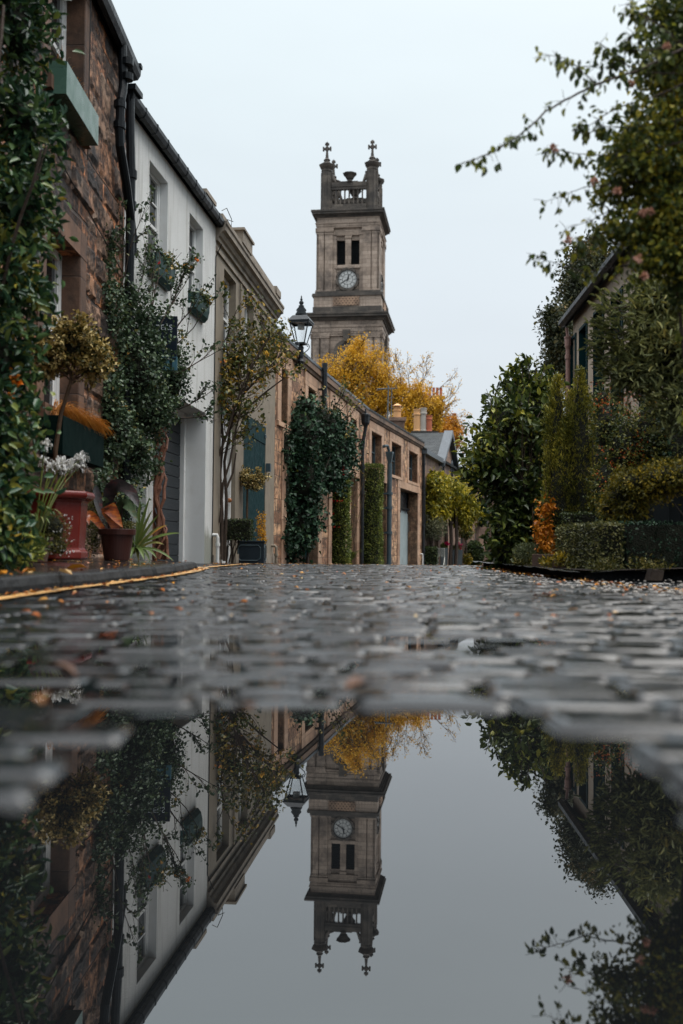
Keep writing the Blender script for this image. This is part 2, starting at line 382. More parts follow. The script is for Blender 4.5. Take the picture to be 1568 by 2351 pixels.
M['glass'] = NM('window_glass').fin((.012,.016,.018), .04, None, .9)
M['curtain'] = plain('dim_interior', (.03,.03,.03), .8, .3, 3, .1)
M['frost'] = plain('lamp_shade_glass', (.75,.75,.72), .3, .03, 3, 0)
def clear():
    g = NM('lantern_glass'); g.fin((.9,.95,.96), .25, None, .5); g.b.inputs['Transmission Weight'].default_value = 1; g.b.inputs['IOR'].default_value = 1.05
    g.b.inputs['Alpha'].default_value = .55; return g.m
M['clear'] = clear()
M['terra'] = plain('glazed_red_terracotta', (.13,.014,.010), .25, .25, 3, .08, dirt=(.12,.022,.016), dsc=3)
M['pot'] = plain('dark_brown_pot', (.055,.019,.015), .45, .3, 4, .15, dirt=(.02,.01,.009))
M['claypot'] = plain('buff_chimney_clay', (.60,.33,.15), .6, .15, 4, .1, dirt=(.3,.17,.1))
M['greypot'] = plain('grey_chimney_pot', (.36,.33,.29), .7, .15, 4, .1, dirt=(.2,.18,.16))
M['redpot'] = plain('red_chimney_clay', (.42,.12,.06), .6, .2, 4, .1, dirt=(.2,.07,.04))
M['pinkpipe'] = plain('pinkish_downpipe_paint', (.30,.17,.14), .45, .15, 6, .1)
M['orange'] = plain('orange_paint', (.6,.24,.02), .5, .1, 5, .05)
M['soil'] = plain('potting_soil', (.02,.013,.009), .9, .5, 30, .8, .02)
M['bark'] = plain('dark_bark', (.055,.038,.028), .7, .4, 20, .8, .01)
M['barkr'] = plain('reddish_climber_bark', (.20,.085,.05), .55, .4, 18, .8, .01, dirt=(.09,.04,.028), dsc=9)
M['twig'] = plain('twig_bark', (.10,.06,.035), .6, .4, 20, .4)
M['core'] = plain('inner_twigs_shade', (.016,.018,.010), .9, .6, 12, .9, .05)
M['zinc'] = plain('grey_zinc_planter', (.10,.115,.12), .45, .15, 5, .1)
M['dkplanter'] = plain('dark_blue_planter', (.012,.02,.028), .4, .2, 5, .1)
M['wood'] = plain('weathered_timber', (.10,.06,.045), .7, .35, 9, .6, .008, dirt=(.04,.028,.022))
M['chair'] = plain('pale_painted_chair', (.42,.42,.38), .5, .1, 5, .1)
M['sign'] = plain('navy_sign_board', (.003,.010,.020), .5, .1, 3, .03)
M['signb'] = plain('pale_blue_sign_board', (.05,.13,.17), .4, .1, 3, .03)
M['signt'] = plain('white_sign_letters', (.6,.65,.68), .5, .03, 3, 0)
M['dialglass'] = plain('clock_dial_white', (.52,.53,.52), .4, .05, 3, 0)
M['fence'] = plain('black_fence_timber', (.006,.008,.009), .6, .3, 8, .3, spec=.12)
M['cable'] = plain('black_cable', (.01,.01,.01), .5, .1, 5, 0)
M['straw'] = leafmat('straw', [(0, (.16,.06,.015)), (.5, (.42,.17,.035)), (1, (.62,.33,.10))], .6, .2)
M['strawd'] = leafmat('dead_grass', [(0, (.2,.11,.06)), (1, (.5,.33,.18))], .7, .1)
# leaves
G = {}
G['laurel'] = leafmat('laurel_leaves', [(0, (.010,.030,.018)), (.45, (.022,.055,.030)), (.72, (.055,.095,.032)), (.88, (.14,.13,.024)), (1, (.28,.17,.02))], .26, .15, 1.5)
G['holly'] = leafmat('variegated_holly_leaves', [(0, (.02,.03,.010)), (.32, (.06,.06,.016)), (.42, (.30,.22,.06)), (1, (.62,.48,.22))], .4, .15, 4, .1)
G['rose'] = leafmat('climbing_rose_leaves', [(0, (.016,.034,.020)), (.5, (.036,.062,.036)), (.82, (.07,.10,.052)), (.93, (.16,.11,.03)), (1, (.26,.12,.03))], .38, .2)
G['roseb'] = leafmat('sparse_rose_leaves', [(0, (.03,.05,.018)), (.45, (.07,.09,.03)), (.7, (.17,.13,.03)), (.9, (.30,.16,.03)), (1, (.35,.10,.03))], .4, .25)
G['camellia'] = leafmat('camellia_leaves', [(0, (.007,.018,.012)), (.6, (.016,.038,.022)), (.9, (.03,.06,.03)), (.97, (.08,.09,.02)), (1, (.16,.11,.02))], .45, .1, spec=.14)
G['column'] = leafmat('clipped_column_leaves', [(0, (.03,.045,.012)), (.5, (.075,.10,.022)), (.85, (.15,.165,.036)), (1, (.24,.2,.05))], .45, .2, 3)
G['box'] = leafmat('clipped_box_leaves', [(0, (.012,.022,.008)), (.6, (.028,.045,.014)), (1, (.07,.08,.025))], .4, .15, 3)
G['boxw'] = leafmat('privet_hedge_leaves', [(0, (.025,.035,.014)), (.5, (.07,.078,.028)), (.85, (.15,.14,.055)), (1, (.26,.22,.12))], .35, .2, 3)
G['yellow'] = leafmat('yellow_autumn_leaves', [(0, (.20,.11,.012)), (.3, (.46,.26,.018)), (.65, (.68,.39,.030)), (1, (.78,.52,.09))], .5, .3, .8, .45)
G['orangel'] = leafmat('orange_autumn_leaves', [(0, (.08,.06,.012)), (.35, (.3,.14,.015)), (.7, (.55,.22,.015)), (1, (.62,.30,.03))], .5, .3, .5, .4)
G['beech'] = leafmat('orange_beech_leaves', [(0, (.25,.08,.012)), (.4, (.5,.17,.015)), (.8, (.66,.29,.03)), (1, (.7,.42,.12))], .4, .25)
G['wisteria'] = leafmat('wisteria_leaves', [(0, (.05,.075,.012)), (.35, (.16,.16,.018)), (.75, (.38,.30,.022)), (1, (.55,.42,.04))], .45, .3, 1.6, .4)
G['magnolia'] = leafmat('magnolia_leaves', [(0, (.010,.022,.010)), (.4, (.028,.048,.016)), (.68, (.075,.095,.022)), (.88, (.19,.18,.026)), (1, (.36,.24,.02))], .38, .2, 1.4, .4)
G['yew'] = leafmat('golden_yew_leaves', [(0, (.03,.045,.010)), (.4, (.09,.10,.017)), (.7, (.20,.175,.024)), (1, (.32,.25,.03))], .5, .2, 2.0, .45)
G['olive'] = leafmat('willowy_olive_leaves', [(0, (.04,.055,.022)), (.5, (.10,.115,.045)), (.85, (.18,.18,.07)), (1, (.28,.22,.06))], .4, .2, 2, .4)
G['pyra'] = leafmat('firethorn_leaves', [(0, (.02,.035,.012)), (.5, (.055,.075,.024)), (.85, (.16,.14,.028)), (1, (.38,.18,.02))], .35, .2, 2.5, .4)
G['gold'] = leafmat('golden_shrub_leaves', [(0, (.03,.036,.008)), (.4, (.10,.095,.014)), (.75, (.24,.17,.016)), (1, (.42,.24,.016))], .4, .25, 2.0, .45)
G['arch'] = leafmat('rambling_rose_leaves', [(0, (.02,.04,.018)), (.45, (.05,.075,.026)), (.7, (.12,.13,.022)), (.92, (.22,.18,.02)), (1, (.32,.19,.02))], .4, .42, 2.0, .35)
G['dark'] = leafmat('dark_tree_leaves', [(0, (.012,.018,.010)), (.6, (.03,.038,.018)), (.85, (.075,.06,.022)), (1, (.17,.09,.025))], .5, .2, .8, .5)
G['spirea'] = leafmat('yellow_spirea_leaves', [(0, (.32,.14,.012)), (.6, (.62,.32,.02)), (1, (.72,.45,.05))], .45, .3)
G['sword'] = leafmat('sword_leaves', [(0, (.05,.085,.025)), (.6, (.13,.18,.055)), (.8, (.26,.24,.08)), (.92, (.55,.18,.02)), (1, (.5,.42,.2))], .35, .2)
G['daisy'] = leafmat('trailing_leaves', [(0, (.025,.035,.010)), (.6, (.07,.07,.016)), (1, (.14,.11,.03))], .5, .2)
G['canna'] = leafmat('canna_leaves', [(0, (.02,.035,.02)), (.5, (.05,.05,.03)), (.75, (.45,.12,.02)), (1, (.55,.2,.03))], .25, .2)
G['litter'] = leafmat('fallen_leaves', [(0, (.12,.035,.015)), (.3, (.35,.10,.02)), (.6, (.55,.24,.03)), (.85, (.5,.36,.18)), (1, (.3,.02,.02))], .35, .1, 3, .1)
def flat(name, c, rough=.5, tr=0): return leafmat(name, [(0, tuple(Vector(c)*.75)), (1, c)], rough, tr)
G['white'] = flat('white_petals', (.75,.75,.76), .5, .2); G['pink'] = flat('pink_petals', (.50,.27,.20), .5, .2); G['magenta'] = flat('magenta_petals', (.6,.03,.14), .5, .2)
G['red'] = flat('red_flowers', (.55,.012,.02), .4, .1); G['orange'] = flat('orange_petals', (.85,.25,.02), .5, .2); G['berry'] = flat('orange_berries', (.55,.12,.015), .35, 0)
G['yellowp'] = flat('yellow_petals', (.85,.55,.10), .5, .2)

# ---------------------------------------------------------------- ground
def G0(Y): return .015 - .0152*max(0, min(Y, 62)-13)
def face_x(Y):                     # the building line on the left
    pts = [(-5,-2.5),(11,-2.46),(15.2,-1.97),(20.6,-1.40),(25.4,-.5),(31.7,.75),(41.5,3.34),(52,6.0),(66,10)]
    for (a, x0), (b, x1) in zip(pts, pts[1:]):
        if Y <= b: return x0+(x1-x0)*(Y-a)/(b-a)
    return 10
def right_x(Y):
    pts = [(-5,2.0),(8,1.80),(10.5,1.72),(14,1.9),(20,2.9),(26,4.2),(34,6.6),(42,9.6),(66,18)]
    for (a, x0), (b, x1) in zip(pts, pts[1:]):
        if Y <= b: return x0+(x1-x0)*(Y-a)/(b-a)
    return 18
def kerb_x(Y):
    pts = [(-3,-2.1),(2.5,-1.75),(4.2,-1.53),(5.6,-1.36),(7,-1.31),(8.4,-1.33),(9.8,-1.42),(10.3,-1.56)]
    for (a, x0), (b, x1) in zip(pts, pts[1:]):
        if Y <= b: return x0+(x1-x0)*(Y-a)/(b-a)
    return -1.6
def sm(a, b, x): t = max(0, min(1, (x-a)/(b-a))); return t*t*(3-2*t)
import mathutils.noise as mn
ISL = [(-.33, 1.04, .10, .016), (-.24, 1.16, .10, .016), (-.30, .93, .07, .013), (.34, 1.08, .13, .018), (.27, .86, .06, .022), (.33, .95, .10, .020), (.13, .86, .05, .021), (.06, .98, .05, .014), (-.07, 1.05, .06, .013), (.16, 1.12, .06, .012), (-.16, 1.18, .05, .012), (.40, .80, .09, .022), (-.42, .86, .09, .018)]
def road_z(X, Y):
    z = G0(Y) + .009*mn.noise((X*1.1, Y*.6, 3.1))-.0125*sm(6, 2.4, Y)+.0035*sm(1.15, 1.5, Y)*sm(4, 2.6, Y)+.004*mn.noise((X*2.5, Y*3.1, 6.3))
    # the hollow that holds the puddle
    nz = mn.noise((X*3.1, Y*4.2, 7.7)); nz2 = mn.noise((X*1.3+5, Y*2.3, 1.7))
    e = math.hypot((X-.03)/.44, (Y-.28)/.98) + .16*nz + .26*nz2 - .12*math.exp(-((X-.0)/.16)**2)
    z -= .030*(1-sm(.52, 1.34, e))-.004*mn.noise((X*9, Y*9, 2.2))*sm(1.9, 1.2, Y)
    if Y < 1.5:
        for ix, iy, ir, ih in ISL: z += ih*math.exp(-(((X-ix)/ir)**2+((Y-iy)/(ir*.75))**2))
    # slighter hollows further up the lane
    z -= .022*max(0, 1-math.hypot((X-.03)/.35, (Y-7.4)/.5)) + .02*max(0, 1-math.hypot((X+.15)/.3, (Y-5.4)/.25)) + .016*max(0, 1-math.hypot((X-.35)/.4, (Y-2.4)/.25))
    # falls to the gutters
    z -= .012*sm(1.2, 1.75, abs(X-.15)) if Y < 10 else 0
    return z
# one broad sheet of ground out to the horizon, following the fall of the lane
gb = MB(); ys = [-60,-8,0,13,20,30,40,50,62,90,160,400,1200]; xs = [-900,-60,-12,0,12,60,900]
for y in ys:
    for x in xs: gb.v.append((x, y, G0(y)-.075))
for j in range(len(ys)-1):
    for i in range(len(xs)-1): a = j*len(xs)+i; gb.f.append((a, a+1, a+1+len(xs), a+len(xs)))
M['ground'] = plain('wet_earth', (.05,.042,.034), .6, .4, 3, .8, .02)
struct(gb.build('ground', M['ground']))

def wetstone(name, c0, c1, r0, r1, sc=9, bump=.5, dist=.006, spec=.5):
    g = NM(name); co = g.coord('Object'); geo = g.n('ShaderNodeNewGeometry')
    t = g.math('ADD', g.math('MULTIPLY', geo.outputs['Random Per Island'], .45), g.math('MULTIPLY', g.noise(co, sc, 6), .6))
    k = g.ramp(t, [(.1, c0), (.62, c1), (.85, tuple(Vector(c1)*1.3)), (.98, (.09,.06,.04))])
    h = g.math('ADD', g.noise(co, 34, 6, .65), g.math('MULTIPLY', g.noise(co, 150, 4, .6), .25))
    rr = g.ramp(g.noise(co, 5, 5, .6), [(.32, (r0,)*3), (.68, (r1,)*3)])
    return g.fin(k, rr, g.bump(h, bump, dist), spec)
M['sett'] = wetstone('wet_stone_setts', (.002,.003,.004), (.009,.011,.013), .01, .065, bump=.07, dist=.0022, spec=.45)
M['kerb'] = wetstone('wet_kerb_stone', (.006,.007,.008), (.016,.018,.02), .6, .9, 7, 1.0, .014, spec=.30)
g_ = M['kerb'].node_tree; _b = g_.nodes['Principled BSDF']; _n = g_.nodes.new('ShaderNodeNewGeometry'); _s = g_.nodes.new('ShaderNodeSeparateXYZ'); g_.links.new(_n.outputs['Normal'], _s.inputs[0]); _m = g_.nodes.new('ShaderNodeMapRange'); _m.inputs['From Min'].default_value = .35; _m.inputs['From Max'].default_value = .9; _m.inputs['To Min'].default_value = .95; _m.inputs['To Max'].default_value = .16; g_.links.new(_s.outputs['Z'], _m.inputs[0]); g_.links.new(_m.outputs[0], _b.inputs['Roughness'])   # rain lies on the tops, the broken faces stay dull
M['joint'] = plain('wet_sett_joints', (.012,.012,.012), .22, .4, 20, .7, .01)
# setts: rows across the lane, each one a worn, rounded block
rng = random.Random(5)
V = []; F = []
grid = [0, .05, .13, .37, .63, .87, .95, 1]; GN = 8
Y = .16; row = 0
while Y < 58:
    dy = .094*rng.uniform(.86, 1.14) if Y < 30 else .21; xl = (kerb_x(Y)+.02 if Y < 10.2 else face_x(Y)+.02); xr = right_x(Y)+(1.2 if 5.9 < Y < 7.2 else .0)
    if Y < 3: xl = max(xl, -1.4); xr = min(xr, 1.5)
    X = xl + rng.uniform(0, .1)-.1
    bend0 = rng.uniform(-.006, .006); rowz = rng.gauss(0, .0010)
    while X < xr:
        dx = rng.uniform(.13, .25)*(1.6 if Y > 30 else 1); x0, x1 = max(X, xl)+.006, min(X+dx, xr)-.006
        if x1-x0 < .03: X += dx; continue
        sk = rng.uniform(-.010, .010)+bend0; j0 = rng.uniform(.002, .010); sk2 = rng.uniform(-.012, .012); dm = rng.uniform(.0008, .0040)
        cx, cyy = (x0+x1)/2, Y+dy/2; zc = road_z(cx, cyy)+rng.gauss(0, .0017); tx, ty = rng.gauss(0, .005), rng.gauss(0, .012)
        b = len(V); wav = .03*mn.noise((cx*.45, Y*.25, 9))
        zc += rowz
        for j, v in enumerate(grid):
            for i, u in enumerate(grid):
                x = x0+(x1-x0)*u+sk2*(v-.5)+.004*mn.noise((x0*9+u*2, Y*9+v*2, 4)); y = Y+wav+j0+(dy-2*j0)*v+sk*(u-.5)*2+.007*mn.noise((x0*7+u*2.3, Y*7+v*1.5, 2))
                ed = (1 if i in (0, 7) else 0)+(1 if j in (0, 7) else 0)
                dome = dm*(1-.6*(2*u-1)**2)*(1-(2*v-1)**2)
                zz = zc + tx*(x-cx)+ty*(y-cyy)+dome+rng.gauss(0, .0004)
                if ed: zz -= .013 if ed == 1 else .016
                elif i in (1, 6) or j in (1, 6): zz -= .0012
                if ed == 2: x += (cx-x)*.06; y += (cyy-y)*.08
                
                if Y < 7: zz += .0011*mn.noise((x*24, y*26, 8))+.0006*mn.noise((x*60, y*60, 3))
                V.append((x, y, zz))
        for j in range(7):
            for i in range(7): F.append((b+j*8+i, b+j*8+i+1, b+j*8+i+9, b+j*8+i+8))
        X += dx
    Y += dy; row += 1
me = bpy.data.meshes.new('road'); me.from_pydata(V, [], F); me.update()
road = link('road', me, M['sett'], smooth=True); struct(road)
# bedding of grit and water between the setts
jb = MB(); n = 0
yy = [-1+.12*i for i in range(40)]+[3.8+.5*i for i in range(120)]
for y in yy:
    for k in range(13):
        x = -2.6+k*(right_x(y)+1.6+2.6)/12; jb.v.append((x, y, road_z(x, y)-.013))
for j in range(len(yy)-1):
    for k in range(12): a = j*13+k; jb.f.append((a, a+1, a+14, a+13))
struct(jb.build('road_bed', M['joint'], smooth=True))
# water
g = NM('puddle_water'); co = g.coord('Object')
M['water'] = g.fin((.004,.0045,.005), .0, g.bump(g.noise(co, 3.5, 2, .4), .008, .01), .5, ior=2.6)
wb = MB(); wb.quad((-1.5,-.6,0), (1.6,-.6,0), (1.6,4.2,0), (-1.5,4.2,0)); struct(wb.build('puddle_water', M['water']))
# pavement with its kerb on the left
pb = MB(); kb = MB(); N = 190; Yk = [-2+12.35*i/N for i in range(N+1)]
def kj(Y): return 1.0 if (Y*1.15) % 1.0 < .07 else 0.0
def kz(Y): return .085-.010*kj(Y)+.006*mn.noise((Y*1.7, 0, 2))+(0 if Y < 9.6 else -.05*(Y-9.6))
def kx(Y): return kerb_x(Y)-.022*kj(Y)+.018*mn.noise((Y*2.3, 4, 2))+.012*mn.noise((Y*13, 4, 2))+.006*mn.noise((Y*41, 4, 2))
prof = lambda x, z: [(x+.004, -.05), (x+.012+.01*mn.noise((x*30, z*50, x*91)), z*.45), (x-.002, z-.014), (x-.010, z-.003), (x-.035, z+.003*mn.noise((x*60, 3, z*90))), (x-.13, z+.002)]
for i, Y in enumerate(Yk):
    for q in prof(kx(Y), kz(Y)): kb.v.append((q[0], Y, q[1]))
for i in range(N):
    for k in range(5): a = i*6+k; kb.f.append((a, a+6, a+7, a+1))
a = len(kb.v); kb.v += [(q[0], Yk[-1], q[1]) for q in prof(kx(Yk[-1]), kz(Yk[-1]))]+[(-2.6, Yk[-1], -.05)]; kb.f.append(tuple(range(a, a+7)))
struct(kb.build('kerb', M['kerb'], smooth=False))
for i, Y in enumerate(Yk):
    x0 = kx(Y)-.132
    for k in range(7):
        t = k/6; x = x0+(-2.52-x0)*t; pb.v.append((x, Y, kz(Y)-.002+t*.05+.003*mn.noise((x*4, Y*4, 1))))
for i in range(N):
    for k in range(6): a = i*7+k; pb.f.append((a, a+7, a+8, a+1))
M['pave'] = wetstone('wet_pavement_stone', (.012,.010,.010), (.032,.027,.025), .03, .18, 3, .15, .003)
struct(pb.build('pavement', M['pave'], smooth=True))
def pave_z(X, Y): x0 = kx(Y)-.13; return kz(Y)+max(0, min(1, (x0-X)/(x0+2.52)))*.05
# yellow line painted beside the kerb and on past the white house
g = NM('worn_yellow_paint'); co = g.coord('Object'); nz = g.noise(co, 9, 6, .65)
col = g.mix((.72,.42,.16), (.05,.04,.035), g.ramp(nz, [(.50, (0,)*3), (.60, (1,)*3)]))
M['yline'] = g.fin(col, .3, g.bump(g.noise(co, 60, 4), .4, .006))
def line(name, path, wd):
    lb = MB()
    for i, (x, y) in enumerate(path):
        for s in (-.5, -.17, .17, .5):
            xx = x+s*wd+.01*mn.noise((y*3, s, 5)); lb.v.append((xx, y, road_z(xx, y)+.0095))
    for i in range(len(path)-1):
        for k in range(3): a = i*4+k; lb.f.append((a, a+1, a+5, a+4))
    return struct(lb.build(name, M['yline'], smooth=True))
path = []
Y = 1.5
while Y < 22:
    if Y < 10.2: x = kerb_x(Y)+.075+.05*sm(5.5, 4, Y)
    else: x = -1.35+sm(10.2, 15, Y)*.22+max(0, Y-15)*.085
    path.append((x+.012, Y)); Y += .12
line('road_marking', path, .10)
# right hand kerb: a raised garden edge that steps back at a driveway
rk = MB()
def rkerb(p0, p1, zt, n=10, wd=.14):
    p0 = Vector(p0); p1 = Vector(p1); d = (p1-p0).normalized(); s = Vector((d.y, -d.x))
    b = len(rk.v)
    for i in range(n+1):
        q = p0.lerp(p1, i/n); z = zt+.014*mn.noise((q.x*5, q.y*3, 1))+.008*mn.noise((q.x*14, q.y*11, 1)); o = .022*mn.noise((q.x*6, q.y*7, 8))
        g0 = G0(q.y)
        for a, zz in ((o, -.06), (o-.006, z*.6), (o+.004, z-.014), (o+.02, z), (wd, z+.004)):
            v = q+s*a; rk.v.append((v.x, v.y, g0+zz))
    for i in range(n):
        for k in range(4): a = b+i*5+k; rk.f.append((a, a+1, a+6, a+5))
rkerb((1.78, 12.5), (1.74, 7.1), .062, 40); rkerb((1.74, 7.1), (3.2, 7.45), .062, 16)
rkerb((3.4, 5.6), (2.0, 5.3), .06, 8); rkerb((2.0, 5.3), (2.1, 1.0), .06, 18)
bpy_o = rk.build('kerb', M['kerb']); struct(bpy_o)
rb = MB()   # garden soil behind that kerb
yy = [7.2+.6*i for i in range(14)]
for y in yy:
    for k in range(6):
        x = 1.85+k*.75 if y < 12.6 else right_x(y)+.02+k*.75; rb.v.append((x, y+.09*(k if y < 7.5 else 0)*.6, G0(y)+.062+.03*k*(1 if k < 3 else .6)+.015*mn.noise((x*3, y*3, 0))))
for j in range(len(yy)-1):
    for k in range(5): a = j*6+k; rb.f.append((a, a+1, a+7, a+6))
struct(rb.build('garden_soil', M['soil'], smooth=True))
# ---------------------------------------------------------------- building helpers
def frame(A, B, z=0.0):
    d = Vector((B[0]-A[0], B[1]-A[1], 0)); L = d.length; d.normalize(); n = Vector((-d.y, d.x, 0))
    m = Matrix.Identity(4)
    for i in range(3): m[i][0] = d[i]; m[i][1] = n[i]
    m[0][3], m[1][3], m[2][3] = A[0], A[1], z
    return m, L
def hit(Fm, x, y, off=0.0):       # where the sight line of photo point (x, y) meets the wall plane
    inv = Fm.inverted(); o = inv @ Vector((0, 0, CAMZ)); d = inv.to_3x3() @ ray(x, y); t = (off-o.y)/d.y
    return o.x+d.x*t, o.z+d.z*t
def U(Fm, x, off=0.0): return hit(Fm, x, 1200, off)[0]
def wall(mb, L, z0, z1, ops, body=4.0, u0=0.0, top=None):
    us = sorted(set([u0, L]+[o[0] for o in ops]+[o[1] for o in ops])); zs = sorted(set([z0, z1]+[o[2] for o in ops]+[o[3] for o in ops]))
    us = [u for u in us if u0 <= u <= L]; zs = [z for z in zs if z0 <= z <= z1]
    for a, b in zip(us, us[1:]):
        for c, d in zip(zs, zs[1:]):
            mu, mz = (a+b)/2, (c+d)/2
            if any(o[0] < mu < o[1] and o[2] < mz < o[3] for o in ops): continue
            mb.quad((a, 0, c), (b, 0, c), (b, 0, d), (a, 0, d))
    for o in ops:
        a, b, c, d, r = o[:5]
        mb.quad((a, 0, c), (a, r, c), (a, r, d), (a, 0, d)); mb.quad((b, r, c), (b, 0, c), (b, 0, d), (b, r, d))
        mb.quad((a, r, d), (b, r, d), (b, 0, d), (a, 0, d)); mb.quad((a, 0, c), (b, 0, c), (b, r, c), (a, r, c))
    if body:                       # the rest of the house behind the facade
        mb.quad((u0, body, z0), (u0, 0, z0), (u0, 0, z1), (u0, body, z1)); mb.quad((L, 0, z0), (L, body, z0), (L, body, z1), (L, 0, z1))
        mb.quad((L, body, z0), (u0, body, z0), (u0, body, z1), (L, body, z1)); mb.quad((u0, 0, z1), (L, 0, z1), (L, body, z1), (u0, body, z1))
def sash(house, Fl, a, b, c, d, y, m=None, bars=1, rows=2, mid=None, fw=.055, pane=True, dep=.06):
    """sash window filling a..b, c..d; Fl = matrix relative to the house"""
    m = m or M['white']; f = MB(); mid = (c+d)/2 if mid is None else mid
    f.box(a, a+fw, y, y+dep, c, d); f.box(b-fw, b, y, y+dep, c, d)
    f.box(a+fw, b-fw, y, y+dep, d-fw, d); f.box(a+fw, b-fw, y, y+dep, c, c+fw*.9)
    f.box(a+fw, b-fw, y+.004, y+dep+.02, mid-.022, mid+.022)
    i0, i1 = a+fw, b-fw
    for (z0, z1, yo) in ((c+fw*.9, mid-.022, .03), (mid+.022, d-fw, .008)):
        f.box(i0, i0+.035, y+yo, y+yo+.035, z0, z1); f.box(i1-.035, i1, y+yo, y+yo+.035, z0, z1)
        for k in range(bars):
            u = i0+.035+(i1-i0-.07)*(k+1)/(bars+1); f.box(u-.010, u+.010, y+yo+.003, y+yo+.03, z0, z1)
        for k in range(rows-1):
            z = z0+(z1-z0)*(k+1)/rows; f.box(i0+.035, i1-.035, y+yo+.005, y+yo+.028, z-.010, z+.010)
    w_ = f.build('window', m, house, Fl)
    if pane:
        p = MB(); p.quad((i0, y+.034, c), (i1, y+.034, c), (i1, y+.034, d), (i0, y+.034, d)); p.build('pane', M['glass'], w_)
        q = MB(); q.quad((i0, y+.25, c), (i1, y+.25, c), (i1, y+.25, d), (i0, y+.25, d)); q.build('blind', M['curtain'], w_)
    return w_
def pipe(mb, x, y, z0, z1, r=.045, col=None, n=10):
    mb.tube([(x, y, z0), (x, y, z1)], r, n)
    for z in (col or []): mb.tube([(x, y, z-.05), (x, y, z-.045), (x, y, z+.045), (x, y, z+.05)], [r, r*1.32, r*1.32, r], n)
def house(name, label, A, cat='house', group=None):
    return thing(name, label, cat, (A[0], A[1], 0), 0, group)
def rel(h, Fm): return Matrix.Translation(-h.location) @ Fm

# ---------------------------------------------------------------- brown rubble stone house, far left
A, B = (-2.50, 2.6), (-2.47, 11.0); F1, L1 = frame(A, B); h = house('stone_house', 'tall dark brown rubble stone house at the far left with black gutter', A); Fr = rel(h, F1)
mb = MB(); e1 = U(F1, 171); w0, w1 = U(F1, 98), e1
opsA = [(e1-1.05, e1, 1.42, 2.94, .16), (e1-1.05, e1, 4.15, 5.40, .16), (e1-3.6, e1-2.6, 1.42, 2.94, .16), (e1-3.6, e1-2.6, 4.15, 5.40, .16)]
EH = 5.66
wall(mb, L1, -.1, EH, opsA)
wl = mb.build('wall', S_BROWN, h, Fr)
mb = MB(); z = -.1; rr_ = random.Random(8)       # the rubble itself: each block dressed rough and standing a little proud
while z < EH-.12:
    hgt = min(rr_.uniform(.22, .40), EH-.02-z); u = rr_.uniform(-.4, 0)
    while u < L1-.02:
        wdt = rr_.uniform(.28, .85); a_, b_ = max(0, u), min(L1-.01, u+wdt); u += wdt; parts_ = [(a_, b_)]
        for o in opsA[:4]:
            if z+hgt > o[2]-.16 and z < o[3]+.26:
                new = []
                for (p, q) in parts_:
                    lo, hi = o[0]-.21, o[1]+.21
                    if q <= lo or p >= hi: new.append((p, q)); continue
                    if p < lo: new.append((p, lo))
                    if q > hi: new.append((hi, q))
                parts_ = new
        for (p, q) in parts_:
            if q-p < .06: continue
            g_ = rr_.uniform(.006, .016); out_ = rr_.uniform(.008, .034); nx, nz_ = max(4, int((q-p)/.05)), 7; b0 = len(mb.v); t1, t2 = rr_.uniform(-.02, .02), rr_.uniform(-.02, .02)
            for j in range(nz_+1):
                for i in range(nx+1):
                    fu, fz = i/nx, j/nz_; uu_ = p+g_+(q-p-2*g_)*fu; zz_ = z+g_+(hgt-2*g_)*fz
                    edge = min(1, min(fu*(q-p), (1-fu)*(q-p), fz*hgt, (1-fz)*hgt)/.035)
                    uu_ += .012*mn.noise((uu_*4, zz_*7, 3))*(1); zz_ += .014*mn.noise((uu_*6, zz_*3, 9))
                    y_ = -(out_*edge**.5+edge*(.016*mn.noise((uu_*7, zz_*7, 1))+.010*mn.noise((uu_*19, zz_*19, 5))+t1*(fu-.5)+t2*(fz-.5)))+.004
                    mb.v.append((uu_, y_, zz_))
            for j in range(nz_):
                for i in range(nx): k_ = b0+j*(nx+1)+i; mb.f.append((k_, k_+1, k_+nx+2, k_+nx+1))
    z += hgt
g = NM('rough_rubble_blocks'); co = g.coord('Object'); geo = g.n('ShaderNodeNewGeometry')
m1 = g.noise(co, 4.5, 10, .76); tt_ = g.math('ADD', g.math('MULTIPLY', geo.outputs['Random Per Island'], .55), g.math('MULTIPLY', g.noise(co, 2.4, 4), .45))
col = g.ramp(tt_, [(.15, (.045,.036,.032)), (.32, (.12,.08,.06)), (.5, (.26,.165,.115)), (.62, (.25,.19,.15)), (.75, (.36,.19,.11)), (.9, (.07,.055,.05))])
col = g.mix(col, g.ramp(m1, [(.43, (.13,.12,.13)), (.49, (.42,.38,.36)), (.53, (.95,.9,.86)), (.60, (1.3,1.22,1.15))]), .95, 'MULTIPLY')
col = g.mix(col, (.016,.016,.018), g.math('MULTIPLY', g.ramp(g.noise(co, 1.4, 6, .7), [(.49, (0,)*3), (.56, (1,)*3)]), .75))
g.fin(col, .7, g.bump(g.math('ADD', g.noise(co, 30, 8, .75), m1), .9, .02), .25)
blk = mb.build('stone_blocks', g.m, wl)
for (a, b, c, d, r) in opsA[:4]:
    mg = MB()
    mg.box(b+.001, b+.20, -.014, .05, c-.02, min(d, EH-.25)+.0); mg.box(a-.20, a-.001, -.014, .05, c-.02, min(d, EH-.25))
    mg.box(a-.2, b+.2, -.018, .06, d+.001, min(d+.24, EH-.06)); mg.box(a-.12, b+.12, -.06, .05, c-.14, c-.021)
    mg.box(b-.012, b+.0, -.01, r, c, d)
    mg.build('window_margin', S_MARGIN, h, Fr)
for (a, b, c, d, r) in opsA[:4]: sash(h, Fr, a, b-.012, c, d, r-.0, fw=.075, rows=1, bars=1, dep=.09)
qb = MB()
for k in range(14):
    z0 = .1+k*.40; wd = .30 if k % 2 else .19
    if z0+.38 < EH: qb.box(L1-wd, L1+.004, -.012, .03, z0, z0+.385)
